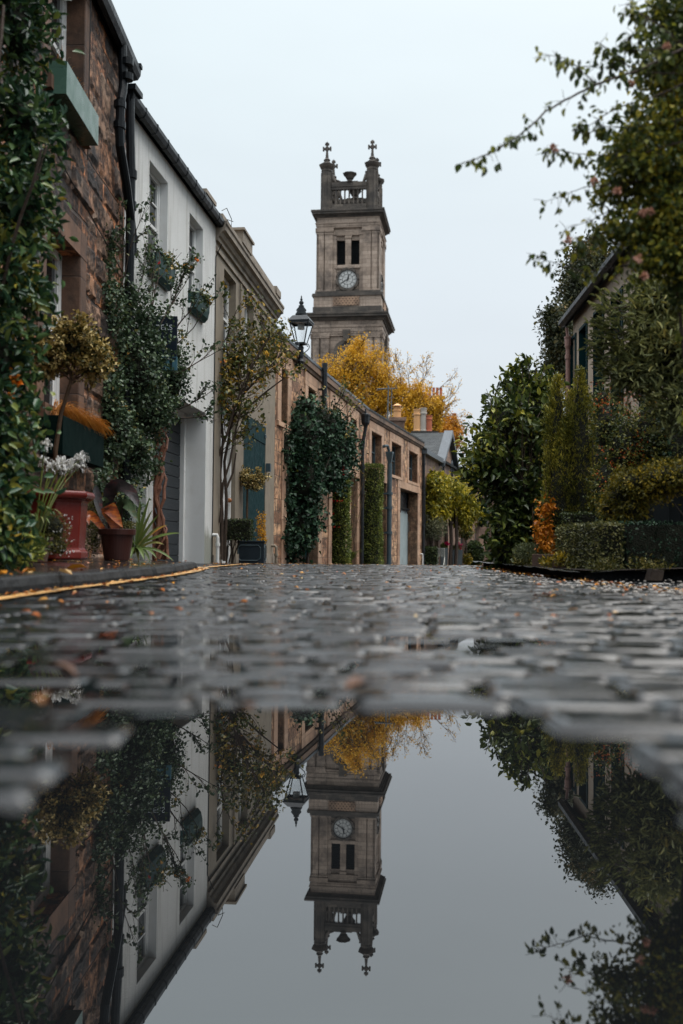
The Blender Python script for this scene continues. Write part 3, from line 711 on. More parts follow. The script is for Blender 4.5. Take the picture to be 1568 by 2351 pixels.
qb.build('quoins', stone('orange_quoin', [(.2,.09,.05), (.36,.16,.08), (.28,.15,.09)], 2, 2, (.05,.04,.03), stain=.6, stain_col=(.03,.026,.024)), h, Fr)
rf = MB(); rf.prof_x([(-.12, EH-.02), (2.4, EH+1.9), (2.4, EH+1.8), (-.08, EH-.12)], -.1, L1+.08); rf.prof_x([(4.9, EH-.04), (2.401, EH+1.9), (2.401, EH+1.8), (4.9, EH-.14)], -.1, L1+.08); rf.build('roof', M['slate'], h, Fr)
gt = MB(); gt.prof_x([(-.155, EH-.03), (-.15, EH-.10), (-.12, EH-.15), (-.07, EH-.16), (-.03, EH-.12), (-.02, EH-.03)], -.1, L1+.10); gt.box(-.1, L1+.08, -.019, -.001, EH-.14, EH-.02)
gt.box(L1+.02, L1+.105, -.17, .1, EH-.03, EH+.01)
gt.build('gutter', M['gutter'], h, Fr)
dp = MB()        # the swan necked black downpipe that joins the white house's pipe
z5 = EH-.1; u = L1-.62
dp.tube([(u, -.10, z5), (u, -.12, z5-.42), (u-.02, -.12, z5-.52), (u-.05, -.11, z5-.62), (u-.05, -.10, z5-.95), (u-.02, -.10, z5-1.1), (u+.28, -.11, z5-1.42), (u+.55, -.11, z5-1.75), (u+.62, -.11, z5-1.85), (u+.63, -.11, z5-2.05)], .048, 10)
for q in ((u, -.16, z5-.2), (u, -.16, z5-.36), (u-.05, -.10, z5-.68), (u-.05, -.10, z5-.9), (u+.62, -.11, z5-1.9)):
    dp.tube([(q[0], q[1], q[2]-.035), (q[0], q[1], q[2]+.035)], .064, 10)
dp.build('downpipe', M['gutter'], h, Fr)
cb = MB(); cb.tube([(.5, -.03, 4.0), (2.5, -.03, 3.86), (4.6, -.04, 3.72), (6.2, -.03, 3.5), (L1-.1, -.03, 3.25)], .006, 4); cb.tube([(e1+.12, -.03, 5.5), (e1+.11, -.03, 3.9)], .006, 4)
cb.build('cable', M['cable'], h, Fr)
F1g = F1

# ---------------------------------------------------------------- white harled house
A, B = (-2.455, 11.005), (-1.975, 15.2); F2, L2 = frame(A, B); h = house('white_house', 'white harled mews house with black gutter and charcoal garage door', A); Fr = rel(h, F2)
EW = 5.27
W1 = [U(F2, 330), U(F2, 374)]; W2 = [U(F2, 425), U(F2, 457)]; gz = hit(F2, 466, 945)[1]; ge = U(F2, 470)
zt1 = hit(F2, 374, 405)[1]; zs = 3.60
DD = U(F2, 318)
ops = [(W1[0], W1[1], zs, zt1, .105), (W2[0], W2[1], zs, zt1-.02, .105), (1.22, ge, -.2, gz, .34), (.25, .95, .0, 1.95, .2)]
mb = MB(); wall(mb, L2, -.2, EW, ops); mb.build('wall', M['harl'], h, Fr)
for a, b, c, d, r in ops[:3]:      # smooth painted reveals
    sm_ = MB()
    sm_.box(b-.004, b+.0, .002, r+.04, c, d-.004); sm_.box(a, a+.004, .002, r+.04, c, d-.004); sm_.box(a, b, .002, r+.04, d-.004, d)
    sm_.build('reveal', M['whitewall'], h, Fr)
for a, b, c, d, r in ops[:2]:
    ww = sash(h, Fr, a+.005, b-.005, c, d-.006, r, fw=.05, rows=2, bars=1)
    s_ = MB(); s_.box(a-.05, b+.05, -.05, .19, c-.06, c+.0); s_.build('sill', M['white'], h, Fr)
gd = MB(); a, b, c, d, r = ops[2]; nb_ = 15; z = .0-.05
while z < d: gd.box(a+.10, b-.10, r+.02, r+.06, z, min(z+.155, d)); z += .163
gd.box(a+.1, b-.1, r+.045, r+.07, -.1, d)
gdo = gd.build('garage_door', M['boards'], h, Fr, bevel=.004)
gf = MB(); gf.box(a+.004, a+.10, r-.04, r+.08, -.1, d-.005); gf.box(b-.10, b-.004, r-.04, r+.08, -.1, d-.005); gf.box(a+.1, b-.1, r-.04, r+.08, d-.10, d-.005); gf.build('frame', M['white'], gdo)
dd = MB(); a, b, c, d, r = ops[3]; dd.box(a, b, r, r+.05, c, d); dd.box(a+.1, b-.1, r-.012, r, .2, .9); dd.box(a+.1, b-.1, r-.012, r, 1.05, 1.8); dd.build('door', M['white'], h, Fr)
rf = MB(); rf.prof_x([(-.08, EW+.03), (2.3, EW+1.35), (2.3, EW+1.25), (-.06, EW-.04)], -.02, L2+.04); rf.prof_x([(4.6, EW), (2.301, EW+1.35), (2.301, EW+1.25), (4.6, EW-.08)], -.02, L2+.04); rf.build('roof', M['slate'], h, Fr)
gt = MB(); gt.prof_x([(-.13, EW+.01), (-.135, EW-.05), (-.11, EW-.10), (-.06, EW-.11), (-.02, EW-.08), (-.01, EW+.01)], -.16, L2+.02); gt.box(-.05, L2+.02, -.009, -.001, EW-.10, EW+.0)
for k in range(9): gt.prof_x([(-.136, EW+.013), (-.141, EW-.052), (-.113, EW-.106), (-.05, EW-.116), (-.02, EW-.085), (-.02, EW+.013)], .3+k*.45, .34+k*.45)
gt.box(-.2, .06, -.17, .02, EW+.0, EW+.06)
gt.build('gutter', M['gutter'], h, Fr)
dp = MB(); up = U(F2, 286, -.1); dp.tube([(up-.0, -.08, EW-.04), (up+.0, -.09, EW-.5), (up+.02, -.10, EW-.9), (up+.02, -.10, 0)], .05, 10)
for z in (4.35, 4.0, 3.0, 1.6): dp.tube([(up+.02, -.10, z-.05), (up+.02, -.10, z-.045), (up+.02, -.10, z+.045), (up+.02, -.10, z+.05)], [.05, .066, .066, .05], 10)
dp.build('downpipe', M['gutter'], h, Fr)
cb = MB(); uu = L2-.02
cb.tube([(uu, -.012, 0), (uu+.005, -.012, 2), (uu-.01, -.012, 4.7), (uu, -.1, 4.9)], .008, 4)
cb.tube([(L2-.3, -.16, EW+.05), (L2-.15, -.2, EW+.14), (L2+.1, -.22, EW+.05), (L2+.0, -.24, EW-.1), (L2-.1, -.2, EW-.02), (L2+.12, -.24, EW+.02)], .006, 4)
cb.build('cable', M['cable'], h, Fr)
ch = MB(); ch.box(L2-.62, L2-.12, .05, .55, EW-.05, EW+.20); ch.box(L2-.68, L2-.06, -.02, .61, EW+.20, EW+.26); ch.build('chimney', M['beiged'], h, Fr)
vp = MB(); uv = L2-.03; vp.tube([(uv, -.02, .42), (uv, -.09, .42), (uv, -.10, .38), (uv, -.10, -.01)], .026, 8); vp.tube([(uv, -.1, .30), (uv, -.1, .25)], .036, 8); vp.build('waste_pipe', M['whitewall'], h, Fr)

# ---------------------------------------------------------------- beige house with cornice and parapet
A, B = (-1.972, 15.204), (-1.40, 20.6); F3, L3 = frame(A, B); h = house('beige_house', 'beige painted house with heavy cornice and stepped parapet', A); Fr = rel(h, F3)
zt = 4.70; zb = 3.33
Wb = [(U(F3, 507), U(F3, 535)), (U(F3, 555.5), U(F3, 576.5)), (U(F3, 591), U(F3, 606))]
d1 = (.50, U(F3, 539), -.3, 2.52, .12); d2 = (U(F3, 557), U(F3, 608), -.3, hit(F3, 558, 946)[1], .05)
ops = [(a, b, zb, zt, .12) for a, b in Wb]+[d1, d2]
mb = MB(); wall(mb, L3, -.3, 5.3, ops); mb.build('wall', M['beige'], h, Fr)
for (a, b) in Wb: sash(h, Fr, a, b, zb, zt, .12, fw=.06, rows=1, bars=0)
dr = MB(); a, b, c, d, r = d1; dr.box(a, b, r, r+.05, c+.2, d); dr.box(b-.10, b, r-.05, r, c+.2, d); dr.box(a+.12, b-.2, r-.012, r, .3, 1.0); dr.box(a+.12, b-.2, r-.012, r, 1.15, 2.2); dr = dr.build('door', M['white'], h, Fr)
kn = MB(); kn.ball((b-.2, r-.07, 1.02), .04); kn.tube([(b-.2, r-.05, 1.02), (b-.2, r, 1.02)], .015, 6); kn.build('door_knob', plain('brass_knob', (.3,.12,.05), .3, .1, 5, 0), dr, smooth=True)
a, b, c, d, r = d2; mid = (a+b)/2
for (p, q) in ((a, mid-.006), (mid+.006, b)):
    t = MB(); n = 9; t.box(p, q, .025, .05, c, d-.01)
    for k in range(n): x0 = p+(q-p)*k/n; t.box(x0+.004, x0+(q-p)/n-.004, .012, .0251, c+.3, d-.35)
    t.box(p, q, .0, .0249, d-.34, d-.01); t.box(p, q, .0, .0249, c, c+.3)
    hd = t.build('shutter_door', M['teal'], h, Fr)
    for z in (d-.18, d-1.0, .5):
        hg = MB()
        s = p if p == a else q; o = .18 if p == a else -.18
        hg.box(min(s, s+o), max(s, s+o), -.014, -.002, z-.03, z+.03); hg.ball((s+o*.9, -.02, z), .02, 6, 4)
        hg.build('hinge', M['bluegrey'], hd)
bl = MB(); bl.box(b+.02, b+.13, -.09, -.002, 1.74, 1.90); bl.build('door_bracket', M['bluegrey'], h, Fr)
cn = MB(); L = L3+.03
cn.prof_x([(0, 4.96), (-.04, 4.96), (-.04, 5.02), (-.07, 5.04), (-.10, 5.10), (-.15, 5.12), (-.15, 5.20), (-.17, 5.22), (-.17, 5.26), (.3, 5.30), (.3, 4.96)], -.02, L)
cn.prof_x([(0, 4.80), (-.03, 4.80), (-.03, 4.86), (0, 4.88)], 0, L3)
cn.build('cornice', M['beiged'], h, Fr)
pp = MB(); pp.box(.1, L-.02, -.08, .16, 5.295, 5.42); pp.box(1.55, 2.35, -.10, .18, 5.42, 5.62); pp.box(1.5, 2.4, -.13, .2, 5.62, 5.66); pp.box(2.35, 4.9, -.07, .15, 5.42, 5.50); pp.box(4.9, L-.02, -.10, .18, 5.42, 5.56); pp.build('parapet', M['beiged'], h, Fr)
vp = MB(); uv = L3-.25; vp.tube([(uv, 0, .28), (uv, -.07, .28), (uv, -.10, .25), (uv, -.10, -.2)], .03, 8); vp.tube([(uv, -.1, .12), (uv, -.1, .07)], .042, 8); vp.build('waste_pipe', M['beige'], h, Fr)
for a, b in ((0, d1[0]-.001), (d1[1]+.001, d2[0]-.001), (d2[1]+.001, L3)): pl = MB(); pl.box(a, b, -.03, .0, -.3, .12); pl.build('plinth', M['beiged'], h, Fr)
dg = MB(); dg.tube([(Wb[0][1]+.25, -.03, 4.75), (Wb[0][1]+.25, -.03, 2.6)], .02, 6); dg.build('drain_rod', M['beige'], h, Fr)

# ---------------------------------------------------------------- long stone mews range, built along the bend
A = (-1.398, 20.604); h = house('stone_mews', 'long pink sandstone mews range with a lead topped parapet', A, 'building')
segs = [((-1.398, 20.604), (-.5, 25.4)), ((-.5, 25.402), (.75, 31.7)), ((.75, 31.702), (3.34, 41.5))]
EM = 4.72
FM = [frame(a, b) for a, b in segs]
def opn(i, x0, x1, yt, yb, r): 
    Fm = FM[i][0]; a, zt_ = hit(Fm, x0, yt); b = U(Fm, x1); zb_ = hit(Fm, x0, yb)[1]; return (a, b, zb_, zt_, r)
TZ, BZ = 4.08, 2.93
def upw(i, x0, x1, r=.22): a, b = U(FM[i][0], x0), U(FM[i][0], x1); return (a, b, BZ, TZ, r)
up_ops = [[upw(0, 641, 656), upw(0, 703, 720)], [upw(1, 760, 779), upw(1, 801, 816)], [upw(2, 850.5, 874), upw(2, 897, 919), upw(2, 937, 957)]]
LT = 2.52
lo_ops = [[(1.0, 2.0, -.5, 2.3, .3), (U(FM[0][0], 700)-.2, U(FM[0][0], 729), -.5, 2.35, .25)], [(U(FM[1][0], 760), U(FM[1][0], 786), -.5, 2.4, .3), (U(FM[1][0], 803), U(FM[1][0], 819), -.5, 2.4, .3)], [(U(FM[2][0], 846), U(FM[2][0], 886), -.7, LT, .35), (U(FM[2][0], 917), U(FM[2][0], 958), -.7, LT, .38)]]
for i, (Fm, L) in enumerate(FM):
    Fr = rel(h, Fm); mb = MB(); wall(mb, L, -.9, EM, up_ops[i]+lo_ops[i], body=(4.0 if i != 1 else 4.0)); mb.build('wall', S_MEWS, h, Fr)
    for a, b, c, d, r in up_ops[i]:
        mgn = MB()        # dressed surrounds, standing a finger proud of the rubble
        mgn.box(a-.32, a-.003, -.022, .04, c-.02, d+.02); mgn.box(b+.003, b+.32, -.022, .04, c-.02, d+.02)
        mgn.box(a-.36, b+.36, -.026, .05, d+.021, d+.33); mgn.box(a-.3, b+.3, -.045, .05, c-.12, c-.021)
        mgn.box(b+.0, b+.003, -.01, r, c, d); mgn.box(a-.003, a, -.01, r, c, d)
        mgn.build('window_margin', S_ASHLAR, h, Fr)
    for a, b, c, d, r in lo_ops[i]:
        ml = MB()
        ml.box(a-.42, a-.003, -.028, .04, -.9, d); ml.box(b+.003, min(b+.42, L-.001), -.028, .04, -.9, d); ml.box(a-.42, min(b+.42, L-.001), -.032, .05, d+.001, BZ-.13)
        ml.box(b, b+.0025, -.01, r, c, d); ml.box(a-.0025, a, -.01, r, c, d)
        ml.build('door_surround', S_ASHLAR, h, Fr)
    pr = MB(); pr.prof_x([(0, EM-.30), (-.05, EM-.28), (-.07, EM-.22), (-.10, EM-.2), (-.10, EM), (.28, EM), (.28, EM-.3)], -.01, L+.02); pr.build('parapet', stone('stained_parapet', [(.13,.085,.06), (.2,.13,.09), (.27,.175,.12)], .9, .5, (.06,.05,.04), stain=.8, stain_col=(.04,.035,.032), depth=.006, warp=.01), h, Fr)
    fl = MB(); n = int(L/.4)
    for k in range(n):
        u0_ = L*k/n; fl.prof_x([(-.115, EM-.055), (-.12, EM+.012), (.1, EM+.085), (.3, EM+.03), (.3, EM-.0), (-.1, EM+.002), (-.10, EM-.055)], u0_+.004, L*(k+1)/n-.004)
    fl.build('flashing', M['lead'] if i < 2 else M['slate'], h, Fr)
    for a, b, c, d, r in up_ops[i]:
        sash(h, Fr, a, b, c, d, r-.01, m=(M['bluegrey'] if i != 1 else M['white']), fw=.05, rows=1, bars=(1 if i == 2 else 0))
# doors
def plank_door(i, k, m, name='door', bars=0, louv=False, full=True, top=0):
    a, b, c, d, r = lo_ops[i][k]; t = MB(); z1 = d-top
    if louv:
        z = c
        while z < z1-.08: t.prof_x([(r, z), (r+.02, z+.05), (r+.03, z+.05), (r+.01, z)], a+.05, b-.05); z += .075
        t.box(a, a+.06, r-.02, r+.05, c, z1); t.box(b-.06, b, r-.02, r+.05, c, z1); t.box(a, b, r+.05, r+.06, c, z1)
    else:
        n = max(4, int((b-a)/.12))
        for q in range(n): t.box(a+(b-a)*q/n+.004, a+(b-a)*(q+1)/n-.004, r, r+.04, c, z1)
        t.box(a, b, r+.03, r+.05, c, z1)
    return t.build(name, m, h, rel(h, FM[i][0]))
plank_door(0, 0, M['bluegrey']); plank_door(0, 1, M['teal']); plank_door(1, 0, M['bluegrey']); plank_door(1, 1, M['white'])
plank_door(2, 0, plain('red_brown_louvre', (.07,.028,.018), .5, .3, 8), 'louvred_gate', louv=True)
Fr = rel(h, FM[2][0]); a, b, c, d, r = lo_ops[2][1]
gd = MB(); gd.box(a+.1, b-.05, r+.02, r+.06, c, d-.75); gd.box(a+.1, b-.05, r+.005, r+.02, c+.1, d-.85)
gdo = gd.build('garage_door', M['palegrey'], h, Fr)
hn = MB(); hn.tube([(b-.28, r-.04, .95), (b-.28, r-.08, .95), (b-.28, r-.08, 1.35), (b-.28, r-.04, 1.35)], .012, 5); hn.build('handle', M['zinc'], gdo)
rl = MB(); rl.tube([(a+.02, r-.06, d-.66), (b-.02, r-.06, d-.66)], .025, 6)
for q in (a+.5, (a+b)/2, b-.5, b-.9): rl.tube([(q, r-.05, d-.66), (q, r-.05, d-.85)], .018, 5)
rl.box(a, b, r+.04, r+.06, d-.75, d)
rl.build('door_rail', M['black'], h, Fr)
# pipes on the range
pb_ = MB(); F_, L = FM[1]; u, z_ = hit(F_, 746.5, 834, -.2); pb_.tube([(u, -.19, 3.6), (u, -.19, z_)], .066, 12); pb_.tube([(u, -.19, z_-.07), (u, -.19, z_)], .074, 12); pb_.tube([(u, -.19, 4.2), (u, 0, 4.2)], .03, 6)
pb_.build('flue_pipe', M['black'], h, rel(h, F_))
dp = MB(); F_, L = FM[1]; u = U(F_, 833, -.12); Fr = rel(h, F_)
dp.lathe([(.05, 3.95), (.06, 4.0), (.13, 4.12), (.14, 4.32), (.16, 4.33), (.16, 4.38), (.03, 4.42), (.02, 4.56)], (u, -.18, 0), 8)
dp.tube([(u, -.18, 4.0), (u, -.16, 3.85), (u-.02, -.12, 3.6), (u-.02, -.10, 3.3), (u-.02, -.10, -.5)], .055, 8)
for z in (3.45, 2.7, 1.9): dp.tube([(u-.02, -.10, z), (u-.02, -.10, z+.12)], .075, 8)
dp.build('downpipe', M['black'], h, Fr)
F_, L = FM[2]; Fr = rel(h, F_); dp = MB(); u, z_ = hit(F_, 913, 1037, -.5)
dp.lathe([(.07, z_-.42), (.08, z_-.38), (.17, z_-.05), (.17, z_)], (u, -.22, 0), 4, PI/4)
dp.tube([(u, -.22, z_-.4), (u, -.22, -.65)], .085, 10)
for z in (2.1, .75, -.35, 1.6): dp.tube([(u, -.22, z), (u, -.22, z+.1)], .11, 10); dp.box(u-.14, u+.05, -.2, 0, z+.02, z+.07)
dp.tube([(u-.25, .1, z_+.10), (u-.25, -.1, z_+.18), (u-.1, -.16, z_+.2), (u, -.2, z_+.02)], .05, 8)
dp.build('downpipe', M['bluegrey'], h, Fr)
dp = MB(); pipe(dp, L+.02, -.08, -.65, 4.5, .055, [3.8, 2.6, 1.2, .2]); dp.box(L-.02, L+.12, -.14, -.02, 1.3, 2.9); dp.build('downpipe', M['black'], h, Fr)
wp = MB(); wp.tube([(L-.25, 0, .05), (L-.25, -.09, .05), (L-.25, -.1, 0), (L-.25, -.1, -.65)], .03, 6); wp.build('waste_pipe', M['whitewall'], h, Fr)
rf = MB()
for i, (Fm, L) in enumerate(FM):
    rf.T = rel(h, Fm); rf.prof_x([(.305, EM-.02), (4.2, EM+.55), (4.2, EM+.45), (.305, EM-.12)], -.3, L+.3)
rf.build('roof', M['slate'], h)
# chimneys seen over the parapet
def stack(house_, x0, x1, yb, yt, Y, pots, m, dy=.7, capm=None, ov=.06):
    a = at(x0, yb, Y); b = at(x1, yt, Y); loc = house_.location; c = MB()
    c.box(a.x-loc.x, b.x-loc.x, Y-loc.y, Y+dy-loc.y, a.z-1.2, b.z-.14); c.box(a.x-loc.x-ov, b.x-loc.x+ov, Y-loc.y-ov, Y+dy-loc.y+ov, b.z-.14, b.z)
    s = c.build('chimney', m, house_)
    for (px, py, rr, mm, cap) in pots:
        q = at(px, py, Y+dy/2); p = MB(); H = q.z-b.z; cc = (q.x-loc.x, Y+dy/2-loc.y, b.z)
        p.lathe([(rr*1.0, 0), (rr*.98, H*.08), (rr*.9, H*.1), (rr*.86, H*.72), (rr*1.02, H*.74), (rr*1.02, H*.8), (rr*.88, H*.82), (rr*.9, H*.95), (rr*.98, H*.96), (rr*.98, H), (rr*.6, H)], cc, 14)
        if cap: p.lathe([(rr*.55, H), (rr*.55, H+.09), (rr*1.25, H+.1), (rr*.2, H+.2)], cc, 12)
        p.build('chimney_pot', mm, s, smooth=False)
    return s
stack(h, 896, 929, 1000, 958, 39.5, [(912, 938, .17, M['claypot'], True)], S_FAR)

# ---------------------------------------------------------------- gabled house
A, B = (3.36, 41.52), (6.0, 52.0); F5, L5 = frame(A, B); h = house('gabled_house', 'sandstone house with slate roof and a pointed gabled dormer', A); Fr = rel(h, F5)
EG = 4.45
ga, gb_ = U(F5, 1009), U(F5, 1043); gm = (ga+gb_)/2; ua = U(F5, 985); ub = U(F5, 1000); uc = U(F5, 1050); ud = U(F5, 1062)
zg = hit(F5, 1022, 994)[1]
ops = [(ua, ub, 3.0, 3.75, .2), (ga+.7, ga+1.25, 2.6, 4.2, .15), (gb_-1.5, gb_-.8, 2.6, 4.2, .15), (uc, ud, 3.0, 3.8, .2), (1.2, 2.2, -.7, 2.0, .3), (3.4, 4.6, .3, 2.0, .3), (6.2, 7.3, -.7, 2.0, .3)]
mb = MB(); wall(mb, L5, -1.0, EG, ops)
mb.add([(ga, 0, EG), (gb_, 0, EG), (gm, 0, zg)], [(0, 1, 2)])
mb.build('wall', S_FAR, h, Fr)
ar = MB()
for o in ops[1:3]:
    a, b, c, d, r = o; m_ = (a+b)/2; rr = (b-a)/2
    for s in (-1, 1):
        pts = [(m_+s*rr*math.cos(t), -.03, d+rr*1.5*math.sin(t)) for t in [PI/2*k/6 for k in range(7)]]; ar.tube(pts, .05, 4)
        ar.box(m_+s*(rr+.04)-.04, m_+s*(rr+.04)+.04, -.035, .02, c, d)
    ar.add([(m_+rr*math.cos(t), -.006, d+rr*1.5*math.sin(t)) for t in [PI*k/12 for k in range(13)]], [tuple(range(13))])
ar.build('arch_moulding', M['lead'], h, Fr)
for o in ops[:4]: sash(h, Fr, *o[:4], o[4], m=M['bluegrey'], rows=2)
for o in ops[4:]: sash(h, Fr, *o[:4], o[4], m=M['bluegrey'], rows=3)
rf = MB()
for (p, q) in ((-.1, L5),): rf.prof_x([(-.18, EG), (3.2, EG+1.55), (3.2, EG+1.45), (-.15, EG-.10)], p, q)
s_ = 3.2/1.55
rf.prof_x([(6.4, EG), (3.201, EG+1.55), (3.201, EG+1.45), (6.4, EG-.1)], -.1, L5)
dy = (zg-EG)*s_
rf.add([(ga-.25, -.22, EG-.15), (gm, -.22, zg+.12), (gm, dy+.4, zg+.12), (ga-.25, .1, EG-.15)], [(0, 1, 2, 3)]); rf.add([(gb_+.25, -.22, EG-.15), (gm, -.22, zg+.12), (gm, dy+.4, zg+.12), (gb_+.25, .1, EG-.15)], [(0, 3, 2, 1)])
rf.build('roof', M['slate'], h, Fr)
sk_ = MB()       # the skews of the gable
for s, g_ in ((-1, ga), (1, gb_)):
    d_ = Vector((gm-(g_+s*.25), 0, zg+.14-(EG-.2))); 
    vs = []
    for yy_ in (-.26, .16):
        for (du, dz) in ((0, -.14), (0, .08)):
            for t in (0, 1): vs.append((g_+s*.25+d_.x*t, yy_, EG-.2+d_.z*t+dz))
    sk_.add(vs, [(0,1,3,2), (4,6,7,5), (0,4,5,1), (2,3,7,6), (0,2,6,4), (1,5,7,3)])
sk_.box(-.1, ga-.26, -.22, .05, EG-.22, EG-.01); sk_.box(gb_+.26, L5, -.22, .05, EG-.22, EG-.01)
sk_.build('gable_coping', M['lead'], h, Fr)
stack(h, 948, 1004, 1018, 990, 49.6, [(958, 940, .20, M['claypot'], False), (971.5, 937, .20, M['greypot'], False), (984.5, 954, .18, M['redpot'], False)], plain('sooty_stack', (.035,.033,.03), .7), .7)

# next houses round the bend
A, B = (6.02, 52.0), (8.9, 60.5); F6, L6 = frame(A, B); h = house('far_mews_house', 'far sandstone mews house with grey slate roof past the gable', A); Fr = rel(h, F6)
ops = [(1.0, 1.9, 2.8, 3.7, .2), (3.6, 4.4, 2.8, 3.7, .2), (6.2, 7.1, 2.8, 3.7, .2), (1.0, 2.2, -.8, 1.8, .2), (5.0, 6.2, -.8, 1.8, .2)]
mb = MB(); wall(mb, L6, -1.1, 4.2, ops); mb.build('wall', S_FAR, h, Fr)
for o in ops: sash(h, Fr, *o[:4], o[4], m=M['bluegrey'])
rf = MB(); rf.prof_x([(-.3, 4.15), (3.6, 6.6), (3.6, 6.5), (-.3, 4.0)], -.2, L6+.2); rf.prof_x([(7.4, 4.15), (3.601, 6.6), (3.601, 6.5), (7.4, 4.0)], -.2, L6+.2); rf.build('roof', M['slate'], h, Fr)
A, B = (8.2, 60.2), (17.5, 58.8); F7, L7 = frame(A, B); h = house('end_house', 'sandstone house closing the lane with tall white sash windows', A); Fr = rel(h, F7)
ops = []
for x0, x1 in ((1094, 1104), (1111, 1122)): a, b = U(F7, x0), U(F7, x1); ops.append((a, b, hit(F7, x0, 1243)[1], hit(F7, x0, 1187)[1], .15))
ops += [(U(F7, 1104), U(F7, 1112), 2.6, 3.9, .15), (4.2, 5.2, 2.6, 3.9, .15), (7, 8, 2.6, 3.9, .15), (7, 8, .0, 1.6, .15)]
mb = MB(); wall(mb, L7, -1.1, 4.6, ops); mb.build('wall', S_FAR, h, Fr)
for o in ops: sash(h, Fr, *o[:4], o[4], fw=.07)
rf = MB(); rf.prof_x([(-.3, 4.55), (3.6, 6.4), (3.6, 6.3), (-.3, 4.4)], -.2, L7+.2); rf.prof_x([(7.4, 4.55), (3.601, 6.4), (3.601, 6.3), (7.4, 4.4)], -.2, L7+.2); rf.build('roof', M['slate'], h, Fr)
br_ = MB(); br_.tube([(.6, 0, 3.45), (.6, -1.0, 3.45)], .04, 6); br_.tube([(.6, 0, 3.1), (.6, -.6, 3.42)], .025, 5); br_.lathe([(.02, 0), (.12, .1), (.12, .35), (.02, .45)], (.6, -1.0, 3.0), 8); br_.build('wall_lantern', M['black'], h, Fr)

# tenements glimpsed behind the yellow trees
def tenement(x0, x1, yt, Y, label, pots, dy=6):
    a = at(x0, yt, Y); b = at(x1, yt, Y); hh = thing('tenement_building', label, 'building', (a.x, Y, 0))
    L = b.x-a.x; F_ = Matrix.Identity(4); ops = []
    k = 0
    while 1.2+k*2.6+1.2 < L:
        for z in (a.z-2.6, a.z-6.0, a.z-9.4):
            if z > 0: ops.append((1.0+k*2.6, 2.0+k*2.6, z, z+1.6, .2))
        k += 1
    mb = MB(); wall(mb, L, -1.2, a.z, ops, body=dy); mb.build('wall', S_FAR, hh, F_)
    for o in ops: sash(hh, F_, *o[:4], .2, dep=.08)
    c = MB(); c.box(-.2, L+.2, -.25, .3, a.z+.001, a.z+.3); c.build('cornice', S_TOWERD, hh)
    for (px0, px1, py, npots, Yc, m) in pots:
        p0 = at(px0, py, Yc); p1 = at(px1, py, Yc); c = MB(); c.box(p0.x-a.x, p1.x-a.x, Yc-Y, Yc-Y+1.2, a.z-.5, p0.z); c.box(p0.x-a.x-.12, p1.x-a.x+.12, Yc-Y-.12, Yc-Y+1.32, p0.z+.001, p0.z+.2)
        st = c.build('chimney', S_FAR, hh)
        for q in range(npots):
            xx = p0.x-a.x+(p1.x-p0.x)*(q+.5)/npots; p = MB(); p.lathe([(.13, .2), (.12, .3), (.11, .95), (.13, .97), (.13, 1.0), (.08, 1.0)], (xx, Yc-Y+.6, p0.z), 12); p.build('chimney_pot', m, st)
    return hh
tenement(985, 1014, 930, 84, 'tall narrow brown tenement with red chimney pots behind the yellow trees', [(976, 1018, 914, 5, 84.3, M['redpot'])])
tenement(1024, 1050, 985, 90, 'brown tenement at the end of the street behind the orange tree', [(1040, 1049, 972, 2, 90.3, M['redpot'])])

# ---------------------------------------------------------------- pebbledashed house on the right
A, B = (5.05, 21.7), (4.42, 7.0); F8, L8 = frame(A, B); h = house('pebbledash_house', 'pebbledashed house on the right with tall teal window bays', A); Fr = rel(h, F8)
ER = 5.42
ops = []
for x0, x1 in ((1307, 1324), (1331, 1350), (1364, 1388)):
    a, b = U(F8, x0), U(F8, x1); zt_ = 4.93; ops.append((a, b, 2.2, zt_, .30))
ops += [(ops[2][1]+.6, ops[2][1]+1.5, 2.2, 4.83, .3), (ops[2][1]+2.6, ops[2][1]+3.5, 2.2, 4.83, .3)]
mb = MB(); wall(mb, L8, -.3, ER, ops); mb.build('wall', M['pebble'], h, Fr)
for a, b, c, d, r in ops:
    t = MB(); t.box(a, a+.004, -.02, r, c, d); t.box(b-.05, b, -.03, r, c, d); t.box(a, b, -.02, r, d-.06, d); t.box(a+.004, a+.05, r-.08, r, c, d); t.box((a+b)/2-.02, (a+b)/2+.02, r-.06, r, c, d-.06); t.box(a, b, r-.06, r, c+1.0, c+1.06)
    w_ = t.build('window', M['teal'], h, Fr); p = MB(); p.quad((a, r-.01, c), (b, r-.01, c), (b, r-.01, d), (a, r-.01, d)); p.build('pane', M['glass'], w_)
rf = MB(); rf.prof_x([(-.22, ER-.08), (3.4, ER+2.0), (3.4, ER+1.9), (-.20, ER-.20)], -.3, L8+.3); rf.prof_x([(7.2, ER-.12), (3.401, ER+2.0), (3.401, ER+1.9), (7.2, ER-.24)], -.3, L8+.3)
rf.build('roof', M['slate'], h, Fr)
gt = MB(); gt.prof_x([(-.27, ER-.09), (-.27, ER-.18), (-.20, ER-.23), (-.12, ER-.20), (-.12, ER-.09)], -.3, L8+.3); gt.prof_x([(-.12, ER-.20), (-.12, ER-.25), (0, ER-.10), (0, ER+.0)], -.28, L8+.28); gt.build('gutter', M['gutter'], h, Fr)
dp = MB(); dp.lathe([(.04, 4.62), (.045, 4.66), (.07, 4.74), (.075, 4.90), (.085, 4.92), (.085, 4.95)], (-.12, -.09, 0), 10); pipe(dp, -.12, -.09, .2, 4.66, .05, [4.5, 3.6, 2.2]); dp.tube([(-.12, -.09, 4.9), (-.12, -.12, 5.15)], .035, 8); dp.build('downpipe', M['pinkpipe'], h, Fr)
ob = MB(); ob.box(-.01, .09, -.05, -.002, 2.4, 3.15); ob.build('shutter', M['orange'], h, Fr)
